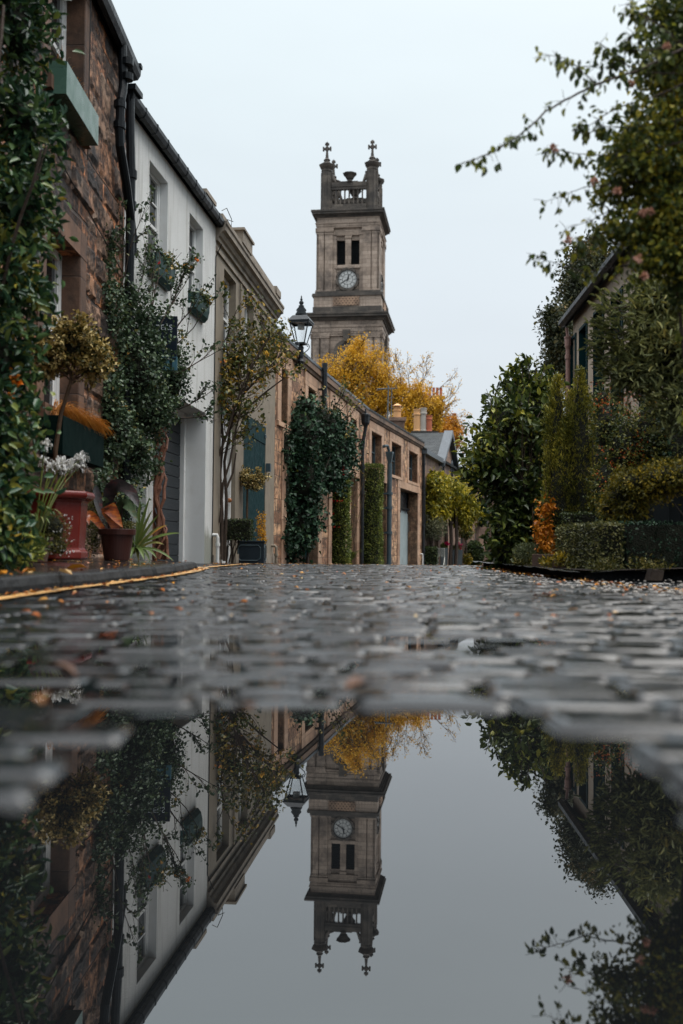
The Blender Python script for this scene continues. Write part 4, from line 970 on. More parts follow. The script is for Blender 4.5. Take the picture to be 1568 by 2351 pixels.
ch = MB(); ch.box(.2, .9, .6, 1.3, ER, ER+.75); ch.box(.12, .98, .52, 1.38, ER+.75, ER+.82); ch.build('dormer_box', M['lead'], h, Fr)
# ---------------------------------------------------------------- church tower
tc_ = at(800.8, 640, 115)
tw = thing('church_tower', 'square brown stone clock tower with corner turrets and crosses', 'church tower', (tc_.x+.35, 115+3.7, -1.5), R(-7.8))
TZO = 1.5-.0+CAMZ                      # heights below are above the camera; local zero is the tower's foot
def Zc(cy):
    Yd = 115 + max(0.0, min(1.0, (820-cy)/60))*1.0-max(0.0, min(1.0, (cy-1700)/100))*.5
    return at(800.8, 287+.24403*cy, Yd).z+1.5
HW, HL = 3.7, 4.17
def four(name, fn, m, smooth=False):
    """the same detail on each of the tower's four faces, each its own part; local -y is outward"""
    for k in range(4):
        q = MB(); fn(q); q.build(name, m, tw, Matrix.Rotation(k*PI/2, 4, 'Z'), smooth=smooth)
z_top = Zc(808)-.25; z0u = Zc(1575)
# lower shaft
mb = MB(); zl = Zc(1840)
mb.box(-HL+.25, HL-.25, -HL+.25, HL-.25, 0, Zc(1770)); mb.build('lower_shaft', S_TOWER, tw)
mb = MB(); mb.box(-4.02, 4.02, -4.02, 4.02, Zc(1770)-.0, Zc(1710)); mb.build('plinth_course', S_TOWERD, tw)
mb = MB(); mb.box(-3.95, 3.95, -3.95, 3.95, Zc(1710)+.001, Zc(1610)); mb.build('plinth', S_TOWER, tw)
# upper shaft, hollow louvre openings on each face
def shaft_face(q):
    ox = 1.36; zb, zt = Zc(1312), Zc(1078); ops = [(HW-.25-1.32, HW-.25-.30, zb, zt, .5), (HW-.25+.37, HW-.25+1.36, zb, zt, .5)]
    t = Matrix.Translation((-(HW-.25), -(HW-.25), 0)); q.T = t; wall(q, 2*(HW-.25), z0u-.3, Zc(860), ops, body=0)
four('upper_shaft', shaft_face, S_TOWER)
def louv(q):
    for a, b in ((-1.32, -.30), (.37, 1.36)):
        z = Zc(1310); y = -(HW-.25)
        while z < Zc(1078): q.prof_x([(y+.12, z), (y+.36, z+.2), (y+.40, z+.2), (y+.16, z)], a, b); z += .2
        q.quad((a, y+.45, Zc(1310)), (b, y+.45, Zc(1310)), (b, y+.45, Zc(1078)), (a, y+.45, Zc(1078)))
four('louvre', louv, plain('dark_louvres', (.012,.014,.016), .5, .3))
def pil(q):
    y = -HW
    for s in (-1, 1):       # paired pilasters at the corners with a slit between them
        x0, x1 = (HW-.002, HW-.92) if s == 1 else (-HW+.002, -HW+.92)
        for a, b in ((HW, HW-.88), (HW-1.0, HW-1.92)):
            lo, hi = sorted((s*a, s*b)); q.box(lo+(.26 if s > 0 and a == HW else 0)*0, hi, y, y+.26, z0u, Zc(1020)); q.box(lo-.05, hi+.05, y-.07, y+.26, z0u, z0u+.35); 
            q.box(lo-.04, hi+.04, y-.05, y+.26, Zc(1020), Zc(1005)); q.box(lo-.1, hi+.1, y-.12, y+.26, Zc(1000), Zc(962))
        lo, hi = sorted((s*(HW-1.93), s*1.36)); q.box(lo, hi, y+.14, y+.27, z0u, Zc(1030)); q.box(lo-.05, hi+.05, y+.08, y+.27, Zc(1030), Zc(1005)*1.0)
    q.box(-.30, .37, y+.10, y+.28, Zc(1310), Zc(1060)); q.box(-.36, .43, y+.04, y+.28, Zc(1060), Zc(1036))
    q.box(-1.5, 1.5, y+.06, y+.27, Zc(1345), Zc(1312)); q.box(-1.36, 1.36, y+.02, y+.3, Zc(1036), Zc(1030))
    q.box(-1.7, 1.7, y+.1, y+.3, Zc(1030), Zc(985))
four('pilasters', pil, S_TOWER)
mb = MB()
for r_, a, b in ((HW+.02, 962, 945), (HW+.07, 945, 925), (HW+.14, 925, 912), (HW-.02, 912, 862)): mb.box(-r_, r_, -r_, r_, Zc(a)+.0005, Zc(b))
mb.build('entablature', S_TOWER, tw)
mb = MB()
for r_, a, b in ((HW+.12, 862, 850), (HW+.28, 850, 838), (HW+.5, 838, 818), (HW+.6, 818, 806)): mb.box(-r_, r_, -r_, r_, Zc(a)+.001, Zc(b))
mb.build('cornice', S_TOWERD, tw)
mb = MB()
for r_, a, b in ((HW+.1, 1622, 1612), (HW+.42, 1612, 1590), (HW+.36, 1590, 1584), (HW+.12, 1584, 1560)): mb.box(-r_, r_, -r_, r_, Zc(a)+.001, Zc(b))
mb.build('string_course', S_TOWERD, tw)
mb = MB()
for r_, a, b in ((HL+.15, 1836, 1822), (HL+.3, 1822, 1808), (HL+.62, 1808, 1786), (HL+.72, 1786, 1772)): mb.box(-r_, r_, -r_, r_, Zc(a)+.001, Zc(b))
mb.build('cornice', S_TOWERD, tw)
mb = MB()
for r_, a, b in ((HL+.0, 1960, 1940), (HL+.04, 1940, 1900), (HL+.1, 1900, 1880), (HL-.03, 1880, 1837)): mb.box(-r_, r_, -r_, r_, Zc(a)+.0005, Zc(b))
mb.build('entablature', S_TOWER, tw)
def lat(q):           # diamond lattice panel
    y = -3.95; x0, x1 = -1.62, 1.42; z0, z1 = Zc(1700), Zc(1620); n = 4; wdt = (x1-x0)/n; hh = z1-z0
    for k in range(-1, n+1):
        for s in (1, -1):
            for off in (0, .5):
                a = x0+wdt*(k+off); 
                p = Vector((a, 0, z0 if s > 0 else z1)); e = Vector((a+wdt, 0, z1 if s > 0 else z0))
                t0, t1 = max(0, (x0-p.x)/wdt), min(1, (x1-p.x)/wdt)
                if t1 <= t0: continue
                A_ = p.lerp(e, t0); B_ = p.lerp(e, t1); d = (B_-A_).normalized(); nrm_ = Vector((-d.z, 0, d.x))*.085
                vs = [];
                for yy_ in (y-.12-(.004 if s > 0 else 0)-.002*k, y-.02):
                    for c_, sg in ((A_, -1), (A_, 1), (B_, 1), (B_, -1)): v = c_+nrm_*sg; vs.append((v.x, yy_, v.z))
                q.add(vs, [(0,1,2,3), (0,4,5,1), (1,5,6,2), (2,6,7,3), (3,7,4,0)])
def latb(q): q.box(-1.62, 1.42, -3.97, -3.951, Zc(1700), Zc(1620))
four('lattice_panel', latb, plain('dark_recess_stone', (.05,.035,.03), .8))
four('lattice_bars', lat, stone('pink_carved_stone', [(.32,.2,.14), (.42,.29,.2), (.34,.21,.15)], 2, 2, (.2,.15,.1), stain=.6, stain_col=(.05,.045,.04), blot=.6))
def lowp(q):
    y = -HL; zt_ = Zc(1960)
    for s in (-1, 1):
        for a, b in ((HL, HL-.95), (HL-1.15, HL-2.1)):
            lo, hi = sorted((s*a, s*b)); q.box(lo, hi, y, y+.26, 0, zt_-.5); q.box(lo-.08, hi+.08, y-.08, y+.26, zt_-.5, zt_-.0)
    q.box(-2.0, 2.0, y+.06, y+.27, zt_-.25, zt_)
four('pilasters', lowp, S_TOWER)
def arch(q):
    y = -(HL-.25); zc_ = Zc(2135); r0, r1 = 1.05, 1.5; N_ = 20
    for k in range(N_):
        a0, a1 = PI*k/N_, PI*(k+1)/N_; vs = []
        for yy_ in (y-.2, y-.001):
            for r_, a_ in ((r0, a0), (r1, a0), (r1, a1), (r0, a1)): vs.append((r_*math.cos(a_), yy_, zc_+r_*math.sin(a_)))
        q.add(vs, [(0,1,2,3), (0,3,7,4), (1,5,6,2)])
    q.box(-r1, -r0, y-.2, y-.001, zc_-6, zc_); q.box(r0, r1, y-.2, y-.001, zc_-6, zc_)
    q.add([(-.28, y-.45, Zc(2035)), (.28, y-.45, Zc(2035)), (.45, y-.5, Zc(1925)), (-.45, y-.5, Zc(1925)), (-.28, y, Zc(2035)), (.28, y, Zc(2035)), (.45, y, Zc(1925)), (-.45, y, Zc(1925))], [(0,1,2,3), (0,4,5,1), (1,5,6,2), (3,2,6,7), (0,3,7,4)])
four('arch', arch, S_TOWERD)
def archw(q):
    y = -(HL-.25)-.004; zc_ = Zc(2135); vs = [(-1.05, y, zc_-6), (1.05, y, zc_-6)]+[(1.05*math.cos(PI*k/16), y, zc_+1.05*math.sin(PI*k/16)) for k in range(17)]
    q.add(vs, [tuple(range(len(vs)))])
four('window', archw, M['glass'])
# clocks
def disc(q, cx, y, cz, r0, r1, n=48, a0=0, a1=2*PI, th=None):
    vs = []
    for k in range(n+1):
        a = a0+(a1-a0)*k/n
        for r_ in (r0, r1): vs.append((cx+r_*math.sin(a), y, cz+r_*math.cos(a)))
    fs = [(2*k, 2*k+1, 2*k+3, 2*k+2) for k in range(n)]; q.add(vs, fs)
CZ = Zc(1450); CX = -.0; CY = -(HW-.25)
for k in range(4):
    rot = Matrix.Rotation(k*PI/2, 4, 'Z')
    q = MB(); q.tube([(CX, CY-.16, CZ), (CX, CY-.15, CZ)], .98, 48); rot = rot @ Matrix.Translation((CX, CY, CZ)) @ Matrix.Scale(1.12, 4) @ Matrix.Translation((-CX, -CY, -CZ)); dial = q.build('clock_face', M['dialglass'], tw, rot)
    q = MB(); y = CY-.175
    disc(q, CX, y, CZ, .93, 1.0); disc(q, CX, y, CZ, .83, .845); disc(q, CX, y, CZ, .52, .56); 
    for j in range(60): a = 2*PI*j/60; disc(q, CX, y, CZ, .845, .93, 1, a-.009, a+.009)
    for j in range(12):
        a = 2*PI*j/12; wd = .022; d0, d1 = .56, .83; vs = []
        for r_, s in ((d0, -1), (d0, 1), (d1, 1.6), (d1, -1.6)): vs.append((CX+r_*math.sin(a)+wd*s*math.cos(a), y-.001, CZ+r_*math.cos(a)-wd*s*math.sin(a)))
        q.add(vs, [(0,1,2,3)])
        b_ = a+PI/6; p0, p1 = (.52, a), (.30 if j % 2 else .52, b_); P0 = (CX+p0[0]*math.sin(p0[1]), CZ+p0[0]*math.cos(p0[1])); P1 = (CX+.26*math.sin(a+PI/12*2), CZ+.26*math.cos(a+PI/6))
        if j % 2 == 0: q.tube([(P0[0], y, P0[1]), (P1[0], y, P1[1])], .008, 4)
        q.tube([(CX, y, CZ), (P1[0], y, P1[1])], .006, 4) if j % 2 else None
    q.build('numeral_ring', M['black'], dial)
    q = MB(); y = CY-.22
    for ang, l, wd, bk in ((R(240.5), .86, .035, .22), (R(17), .58, .055, .16)):
        sx_, cx_ = math.sin(ang), math.cos(ang); vs = [(CX-bk*sx_+wd*cx_, y, CZ-bk*cx_-wd*sx_), (CX-bk*sx_-wd*cx_, y, CZ-bk*cx_+wd*sx_), (CX+l*.75*sx_-wd*1.2*cx_, y, CZ+l*.75*cx_+wd*1.2*sx_), (CX+l*sx_, y, CZ+l*cx_), (CX+l*.75*sx_+wd*1.2*cx_, y, CZ+l*.75*cx_-wd*1.2*sx_)]
        q.add(vs, [(0, 1, 2, 3, 4)]); y -= .02
    q.tube([(CX, CY-.25, CZ), (CX, CY-.17, CZ)], .06, 10); q.build('clock_hands', M['black'], dial)
    q = MB()
    for j in range(24):
        a0, a1 = 2*PI*j/24, 2*PI*(j+1)/24; big = j % 3 != 0
        vs = []
        for yy_ in (CY-.22-(.06 if big else 0), CY-.001):
            for r_, a_ in ((1.0, a0), (1.24 if big else 1.16, a0), (1.24 if big else 1.16, a1), (1.0, a1)): vs.append((CX+r_*math.sin(a_), yy_, CZ+r_*math.cos(a_)))
        q.add(vs, [(0,1,2,3), (0,3,7,4), (1,5,6,2), (0,4,5,1), (3,2,6,7)])
    q.box(-1.35, 1.35, CY-.04, CY-.001, CZ-1.35, CZ-1.0); q.build('clock_surround', S_TOWERD, tw, rot)
# parapet stage: turrets, balustrades, urns
zt0 = Zc(806)
TX = HW-1.0
for sx_ in (-1, 1):
    for sy_ in (-1, 1):
        q = MB(); c = (sx_*TX, sy_*TX, 0)
        q.lathe([(.88, zt0+.001), (.88, zt0+.2), (.66, zt0+.35), (.645, Zc(440)), (.7, Zc(432)), (.7, Zc(425)), (.64, Zc(420)), (.66, Zc(412)), (.84, Zc(395)), (.95, Zc(378)), (.97, Zc(370)), (.5, Zc(352)), (.3, Zc(348))], c, 8, PI/8)
        for k in range(8):        # raised ribs on each corner of the octagon
            a = PI/8+k*PI/4; q.tube([(c[0]+.65*math.cos(a), c[1]+.65*math.sin(a), zt0+.35), (c[0]+.65*math.cos(a), c[1]+.65*math.sin(a), Zc(445))], .075, 4, cap=False)
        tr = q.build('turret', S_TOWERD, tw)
        q = MB(); q.lathe([(.42, Zc(355)), (.44, Zc(345)), (.36, Zc(335)), (.30, Zc(330)), (.42, Zc(322)), (.30, Zc(312)), (.20, Zc(303)), (.13, Zc(240))], c, 8, PI/8)
        z = Zc(215); q.box(c[0]-.11, c[0]+.11, c[1]-.1, c[1]+.1, Zc(242), Zc(172)); q.box(c[0]-.45, c[0]+.45, c[1]-.09, c[1]+.09, z-.12, z+.12)
        q.box(c[0]-.24, c[0]+.24, c[1]-.11, c[1]+.11, Zc(180), Zc(163)); 
        for s in (-1, 1): q.box(c[0]+s*.42-.09, c[0]+s*.42+.09, c[1]-.11, c[1]+.11, z-.25, z+.25)
        q.box(c[0]-.13, c[0]+.13, c[1]-.12, c[1]+.12, Zc(172), Zc(155)); q.box(c[0]-.2, c[0]+.2, c[1]-.12, c[1]+.12, z-.2, z+.2)
        q.tube([(c[0], c[1], Zc(155)), (c[0], c[1], Zc(140))], .015, 4)
        q.build('cross', S_TOWERD, tr)
def bal(q):
    y = -TX-.12; x0 = TX-.62; q.box(-x0, x0, y-.25, y+.25, zt0+.001, Zc(750)); q.box(-x0, x0, y-.2, y+.2, Zc(612)+.001, Zc(585)); q.box(-x0, x0, y-.28, y+.28, Zc(585)+.001, Zc(545)); q.box(-x0*.5, x0*.5, y-.2, y+.2, Zc(545), Zc(535))
    n = 8; wdt = 2*x0/n
    for k in range(n+1):
        x = -x0+wdt*k; 
        if 0 < k < n: q.box(x-.075, x+.075, y-.12, y+.12, Zc(750), Zc(612))
    for k in range(n):
        for s in (0, 1):
            xa = -x0+wdt*k; pts = [(xa+wdt*s+(.14 if s == 0 else -.14)*0, 0, 0)]
            xs = xa+(.075 if s == 0 else wdt-.075); xc = xa+wdt/2; r_ = wdt/2-.075
            vs = []; 
            for yy_ in (y-.12, y+.12):
                vs.append((xs, yy_, Zc(612))); 
                for j in range(5): a = PI/2*j/4; vs.append((xc+(-1 if s == 0 else 1)*r_*math.cos(a), yy_, Zc(612)-r_+r_*math.sin(a)))
            q.add(vs, [(0,1,2,3,4,5), (6,11,10,9,8,7), (1,7,8,2), (2,8,9,3), (3,9,10,4), (4,10,11,5)])
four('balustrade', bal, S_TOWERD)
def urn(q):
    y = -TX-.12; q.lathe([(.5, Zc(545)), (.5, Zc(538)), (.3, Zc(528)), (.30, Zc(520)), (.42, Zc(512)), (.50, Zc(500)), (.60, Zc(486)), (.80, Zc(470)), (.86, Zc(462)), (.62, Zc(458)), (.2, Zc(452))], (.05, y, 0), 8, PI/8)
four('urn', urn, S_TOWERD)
def vol_(q):        # scroll beside each turret
    y = -TX-.12
    for s in (-1, 1): q.tube([(s*(TX-.6), y, Zc(450)), (s*(TX-.72), y, Zc(480)), (s*(TX-.78), y, Zc(510)), (s*(TX-1.05), y, Zc(540))], [.12, .2, .25, .12], 8); q.ball((s*(TX-.72), y, Zc(450)), .14, 8, 6)
four('scroll', vol_, S_TOWERD)

# ---------------------------------------------------------------- gas style street lamp on the mews wall
Yl = 22.3; p = at(690.5, 828, Yl); lamp = thing('street_lamp', 'black four sided heritage street lamp standing above the mews parapet', 'street lamp', (p.x, Yl, p.z), R(-12)); 
def lz(y): return at(690.5, y, Yl).z-p.z
q = MB(); q.lathe([(.04, lz(838)), (.055, lz(834)), (.075, lz(830)), (.05, lz(824)), (.06, lz(818)), (.062, lz(800)), (.075, lz(799)), (.06, lz(796)), (.035, lz(794)), (.03, lz(793)), (.06, lz(791)), (.10, lz(789))], (0, 0, 0), 12)
q.tube([(0, 0, lz(834)), (-.2, 0, lz(842)), (-.55, .02, lz(850))], [.04, .04, .05], 8)
for s in (-1, 1):
    for ax in (0, 1):
        pts = [(.06, lz(812)), (.10, lz(809)), (.18, lz(802)), (.20, lz(796)), (.17, lz(790)), (.14, lz(792)), (.15, lz(796)), (.17, lz(795))]
        q.tube([((s*a if ax == 0 else 0), (s*a if ax else 0), z) for a, z in pts], .011, 5)
q.build('bracket', M['black'], lamp, smooth=False)
q = MB(); zb, zt_ = lz(789), lz(743); rb_, rt_ = .105, .215
for sx_ in (-1, 1):
    for sy_ in (-1, 1): q.tube([(sx_*rb_, sy_*rb_, zb), (sx_*rt_, sy_*rt_, zt_)], .014, 4)
def ring(q, r_, z0_, z1_, t_=.02):
    q.box(-r_, r_, -r_, -r_+t_, z0_, z1_); q.box(-r_, r_, r_-t_, r_, z0_, z1_); q.box(-r_, -r_+t_, -r_+t_, r_-t_, z0_, z1_); q.box(r_-t_, r_, -r_+t_, r_-t_, z0_, z1_)
ring(q, rb_+.012, zb-.02, zb+.015); ring(q, rt_+.02, zt_-.01, zt_+.03)
q.build('lantern_frame', M['black'], lamp)
q = MB(); zr = lz(727)
q.lathe([((rt_+.035)*1.414, zt_+.025), ((rt_+.035)*1.414, zt_+.045), (.16*1.414, zr), (.12, lz(724))], (0, 0, 0), 4, PI/4); q.build('lantern_roof', M['black'], lamp)
q = MB(); q.lathe([(.13, lz(725)), (.14, lz(722)), (.10, lz(716)), (.12, lz(712)), (.055, lz(704)), (.07, lz(702.5)), (.03, lz(700)), (.05, lz(697)), (.055, lz(694)), (.02, lz(690)), (.032, lz(688)), (.012, lz(684)), (.018, lz(682)), (.004, lz(678))], (0, 0, 0), 14); q.build('finial', M['black'], lamp, smooth=True)
for o_ in lamp.children:
    pass
q = MB(); 
for a_ in range(4):
    q.T = Matrix.Rotation(a_*PI/2, 4, 'Z'); q.quad((-rb_+.01, -rb_, zb), (rb_-.01, -rb_, zb), (rt_-.01, -rt_, zt_), (-rt_+.01, -rt_, zt_))
q.build('glass', M['clear'], lamp)
q = MB(); q.lathe([(.08, lz(756)), (.08, lz(744)), (.04, lz(743))], (0, 0, 0), 16); q.build('lamp_shade', M['frost'], lamp, smooth=False)

# television aerial
Yq = 41; p = at(873, 960, Yq); an = thing('television_aerial', 'thin grey television aerial on a mast behind the mews roof', 'aerial', (p.x, Yq, p.z))
def az(x, y): v = at(x, y, Yq); return (v.x-p.x, 0, v.z-p.z)
q = MB(); q.tube([az(889, 985), az(892, 885)], .03, 6); q.tube([az(898, 985), az(899, 892)], .02, 5); q.build('mast', M['zinc'], an)
q = MB(); q.tube([az(866, 893), az(905, 892)], .025, 5); q.tube([az(864, 896), az(908, 891)], .015, 4)
for x in range(868, 904, 5): a, b = az(x, 893)[0], az(x, 893)[2]; q.tube([(a, -.25, b), (a, .25, b)], .01, 4)
q.tube([az(888, 880), az(893, 893)], .015, 4); q.tube([az(908, 883), az(912, 893)], .015, 4); q.build('crossbar', M['zinc'], an)
# ================================================================ plants and small things
def vp(x, y, Y, rx, ry, rd=None):          # an ellipsoid of growth standing at distance Y
    p = at(x, y, Y); s = Y/2287; return (p.x, p.y, p.z, rx*s, rd if rd else rx*s, ry*s)
def blade(mb, pts, wd, up=(0, 0, 1), fold=.25):  # strap leaf: a folded ribbon along a path
    pts = [Vector(p) for p in pts]; n = len(pts); vs = []; fs = []
    for i, p in enumerate(pts):
        t = (pts[min(i+1, n-1)]-pts[max(i-1, 0)]).normalized(); s = t.cross(Vector(up))
        if s.length < .05: s = t.cross(Vector((1, 0, 0)))
        s.normalize(); nn = s.cross(t); k = i/(n-1); w_ = wd*(math.sin(PI*min(1, k*.85+.13))**.7 if k < 1 else .02)
        vs += [p-s*w_+nn*w_*fold, p, p+s*w_+nn*w_*fold]
    for i in range(n-1): a = i*3; fs += [(a, a+1, a+4, a+3), (a+1, a+2, a+5, a+4)]
    mb.add(vs, fs)
def bez(p0, p1, p2, n=8):
    p0, p1, p2 = Vector(p0), Vector(p1), Vector(p2)
    return [p0*(1-t)**2+p1*2*t*(1-t)+p2*t*t for t in [i/(n-1) for i in range(n)]]
def rel_pts(pts, o): return [tuple(Vector(p)-Vector(o)) for p in pts]
rg = random.Random(21)
def plant(name, label, cat, loc, group=None): return thing(name, label, cat, tuple(loc), 0, group)
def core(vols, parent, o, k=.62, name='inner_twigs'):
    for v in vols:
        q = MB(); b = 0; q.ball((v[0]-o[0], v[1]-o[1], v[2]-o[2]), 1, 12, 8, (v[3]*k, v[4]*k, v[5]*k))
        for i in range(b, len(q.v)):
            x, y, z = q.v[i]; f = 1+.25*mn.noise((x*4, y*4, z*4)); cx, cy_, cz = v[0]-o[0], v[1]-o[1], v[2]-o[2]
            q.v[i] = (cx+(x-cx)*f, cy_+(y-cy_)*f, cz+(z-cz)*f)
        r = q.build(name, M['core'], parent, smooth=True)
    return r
def flowers(name, pts, m, parent, o, r=.03, n=14, shape='oval', w=.7):
    P = []; D = []
    for p in pts:
        for k in range(n):
            d = unit(RG.normal(size=3)); P.append(np.array(p)+d*r*.15); D.append(d)
    P = np.array(P); D = np.array(D); return leaf_mesh(name, P, D, unit(D+rnd(len(D))*.6), r*(.8+.4*RG.random(len(P))), m, parent, shape, w, o)

# ---- laurel at the far left, close to the camera
o = (-2.25, 5.6, .13); t = plant('laurel_shrub', 'tall glossy dark laurel climbing the stone wall at the left edge', 'shrub', o)
vs = [vp(30, -120, 6.0, 70, 150, .35), vp(38, 60, 6.0, 58, 120, .3), vp(60, 290, 5.9, 62, 110, .3), vp(45, 470, 5.8, 68, 120, .3), vp(32, 650, 5.7, 56, 130, .3), vp(12, 820, 5.6, 44, 120, .3), vp(14, 1000, 5.5, 50, 120, .3), vp(0, 1140, 5.4, 40, 90, .3), vp(4, 1240, 5.3, 40, 50, .2)]
foliage('leaves', vs, 7600, .072, G['laurel'], t, 'oval', .42, clumps=950, spread=.055, out=.6, up=-.05, jit=.9, shell=.75, origin=o)
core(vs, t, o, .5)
q = MB(); tips = []
for k in range(4): grow(q, (rg.uniform(-.1, .1), rg.uniform(-.2, .2), -.05), (.08, 0, 1), 1.9, .035, 1, rg, tips, 8, 3, .4, .3, .12, .7)
q.build('trunk', M['bark'], t)
flowers('dried_flower', [at(32, 858, 5.5), at(38, 880, 5.5), at(28, 905, 5.5)], G['orange'], t, o, .035, 12)

# ---- red pot with the standard variegated holly
c = at(116, 1285, 7.6); c.z = pave_z(c.x, c.y)+.002; o = tuple(c)
t = plant('potted_holly', 'standard variegated holly ball in a big glazed red octagonal pot', 'potted tree', o)
q = MB(); q.lathe([(.262, 0), (.28, .01), (.28, .06), (.262, .075), (.256, .09), (.272, .43), (.285, .45), (.318, .462), (.328, .488), (.318, .512), (.29, .52), (.28, .50), (.25, .49)], (0, 0, 0), 8, PI/8); q.build('pot', M['terra'], t, bevel=.008)
q = MB(); q.lathe([(.27, .46), (.05, .475)], (0, 0, 0), 8, PI/8); q.build('soil', M['soil'], t)
tp = at(163, 875, 7.5)-c; q = MB(); q.tube([(at(127, 1110, 7.55)-c), (at(127, 1035, 7.5)-c)*1.0, at(140, 950, 7.5)-c, tp], [.016, .018, .016, .014], 8); tips = []
for k in range(7): grow(q, tp, (rg.uniform(-1, 1), rg.uniform(-.6, .6), rg.uniform(.1, 1)), .14, .008, 1, rg, tips, 4, 3, .6, .1, .2)
q.build('trunk', M['twig'], t)
vs = [vp(165, 805, 7.5, 82, 56), vp(120, 835, 7.5, 50, 36), vp(210, 840, 7.5, 52, 40), vp(170, 765, 7.45, 62, 38), vp(225, 800, 7.5, 30, 30), vp(105, 800, 7.5, 32, 26), vp(135, 750, 7.5, 24, 22)]
foliage('crown', vs, 6200, .036, G['holly'], t, 'oval', .5, clumps=420, spread=.020, out=.55, up=.1, jit=1.0, shell=.85, origin=o)
core(vs, t, o, .4)
# ---- nerines in a clay pot
c = at(84, 1262, 6.75); c.z = pave_z(c.x, c.y)+.002; o = tuple(c)
t = plant('potted_nerines', 'small clay pot of nerines with spidery white flower heads', 'potted flowers', o)
q = MB(); q.lathe([(.07, 0), (.095, .14), (.105, .145), (.107, .165), (.095, .165), (.09, .15)], (0, 0, 0), 20); q.build('pot', M['wood'], t, smooth=False)
heads = [at(x, y, Y) for x, y, Y in ((104, 1022, 6.7), (100, 1062, 6.9), (116, 1075, 6.9), (131, 1066, 6.95), (146, 1062, 7.0), (150, 1082, 6.95), (164, 1070, 7.0), (176, 1060, 7.05), (184, 1072, 7.05), (188, 1052, 7.05))]
q = MB()
for hpt in heads:
    e = hpt-c; q.tube(bez((rg.uniform(-.05, .05), rg.uniform(-.05, .05), .14), (e.x*.4, e.y*.5, e.z*.8), e, 7), .005, 5)
q.build('stems', plain('nerine_stalks', (.10,.12,.025), .4, .2), t)
q = MB()
for hpt in heads:
    for k in range(34):
        d = Vector((rg.gauss(0, 1), rg.gauss(0, 1), rg.gauss(.1, .8))).normalized(); l = rg.uniform(.035, .058); e = hpt-c
        blade(q, [e, e+d*l*.5+Vector((0, 0, .006)), e+d*l*.9+Vector((0, 0, .012)), e+d*l*1.05+Vector((0, 0, .0)), e+d*l*.85+Vector((0, 0, -.008))], .0055)
q.build('flowers', G['white'], t)
q = MB()
for k in range(26):
    hpt = rg.choice(heads)-c; x, y = rg.uniform(-.03, .03), rg.uniform(-.03, .03); q.tube([hpt+Vector((x*.3, y*.3, -.01)), hpt+Vector((x, y, -.04)), hpt+Vector((x, y, -.08))], .0025, 4)
q.build('withered_petals', G['canna'], t)
q = MB()
for k in range(16):
    a = rg.uniform(0, 2*PI); l = rg.uniform(.14, .32); e = Vector((math.cos(a)*l*.6, math.sin(a)*l*.6, .15+l*.5)); blade(q, bez((0, 0, .15), (e.x*.4, e.y*.4, .2+l*.9), e, 8), .010)
q.build('leaves', G['sword'], t)
# ---- trailing daisies
c = at(120, 1272, 7.1); c.z = pave_z(c.x, c.y)+.002; o = tuple(c); t = plant('trailing_daisies', 'bushy trailing plant dotted with tiny white daisies before the red pot', 'flowers', o)
vs = [vp(120, 1215, 7.05, 40, 42), vp(105, 1250, 7.0, 46, 26), vp(135, 1255, 7.05, 26, 24)]
foliage('leaves', vs, 4200, .017, G['daisy'], t, 'lance', .3, out=.6, up=.4, jit=.9, shell=1.0, origin=o)
flowers('flowers', [at(rg.uniform(112, 172), rg.uniform(1180, 1278), 6.98+rg.uniform(-.03, .05)) for k in range(46)], G['white'], t, o, .0075, 7)
core(vs, t, o, .7)
# ---- low green plant by the kerb
c = at(95, 1290, 6.1); c.z = pave_z(c.x, c.y); o = tuple(c); t = plant('low_plant', 'low bright green leafy plant at the foot of the laurel', 'plant', o)
vs = [vp(78, 1250, 6.1, 36, 22), vp(50, 1268, 5.9, 46, 20), vp(20, 1285, 5.6, 50, 22)]
foliage('leaves', vs, 1100, .038, leafmat('low_plant_leaves', [(0, (.02,.04,.012)), (.5, (.06,.085,.02)), (1, (.2,.2,.04))], .3, .2), t, 'lance', .34, out=.7, up=.2, jit=.7, shell=.9, origin=o)
# ---- canna in a dark brown pot
c = at(268, 1286, 8.6); c.z = pave_z(c.x, c.y)+.002; o = tuple(c); t = plant('potted_canna', 'canna with big dark and orange leaves in a dark brown pot', 'potted plant', o)
q = MB(); q.lathe([(.105, 0), (.108, .01), (.14, .215), (.158, .22), (.162, .265), (.15, .27), (.145, .25)], (0, 0, 0), 32); q.build('pot', M['pot'], t, smooth=False)
q = MB(); q.lathe([(.145, .24), (.03, .255)], (0, 0, 0), 20); q.build('soil', M['soil'], t)
def cl(a, b, e_, wd, m, nm='leaf'):
    q = MB(); P0, P1, P2 = [Vector(at(x, y, Y))-c for x, y, Y in (a, b, e_)]; pts = bez(P0, P1, P2, 10); blade(q, pts, wd, up=(.25, -1, .15), fold=.18)
    q2 = MB(); 
    return q.build(nm, m, t, smooth=True)
def cannam(name, stops):
    g = NM(name); co = g.coord('Object'); n = g.noise(co, 9, 6, .7, map_=(1, 1, 3)); return g.fin(g.ramp(n, stops), .3, g.bump(g.noise(co, 60, 3, .5, map_=(1, 1, .3)), .5, .004), .4)
dk = cannam('dark_canna_leaf', [(.35, (.010,.012,.012)), (.55, (.035,.028,.03)), (.68, (.10,.02,.018))]); grn = cannam('green_canna_leaf', [(.3, (.02,.04,.02)), (.6, (.06,.09,.045)), (.7, (.10,.03,.015))]); org = cannam('orange_canna_leaf', [(.32, (.05,.02,.012)), (.45, (.16,.035,.012)), (.56, (.36,.09,.014)), (.7, (.22,.15,.05))])
cl((247, 1160, 8.5), (252, 1085, 8.45), (312, 1135, 8.4), .062, dk); cl((270, 1120, 8.6), (300, 1110, 8.6), (318, 1165, 8.5), .05, dk)
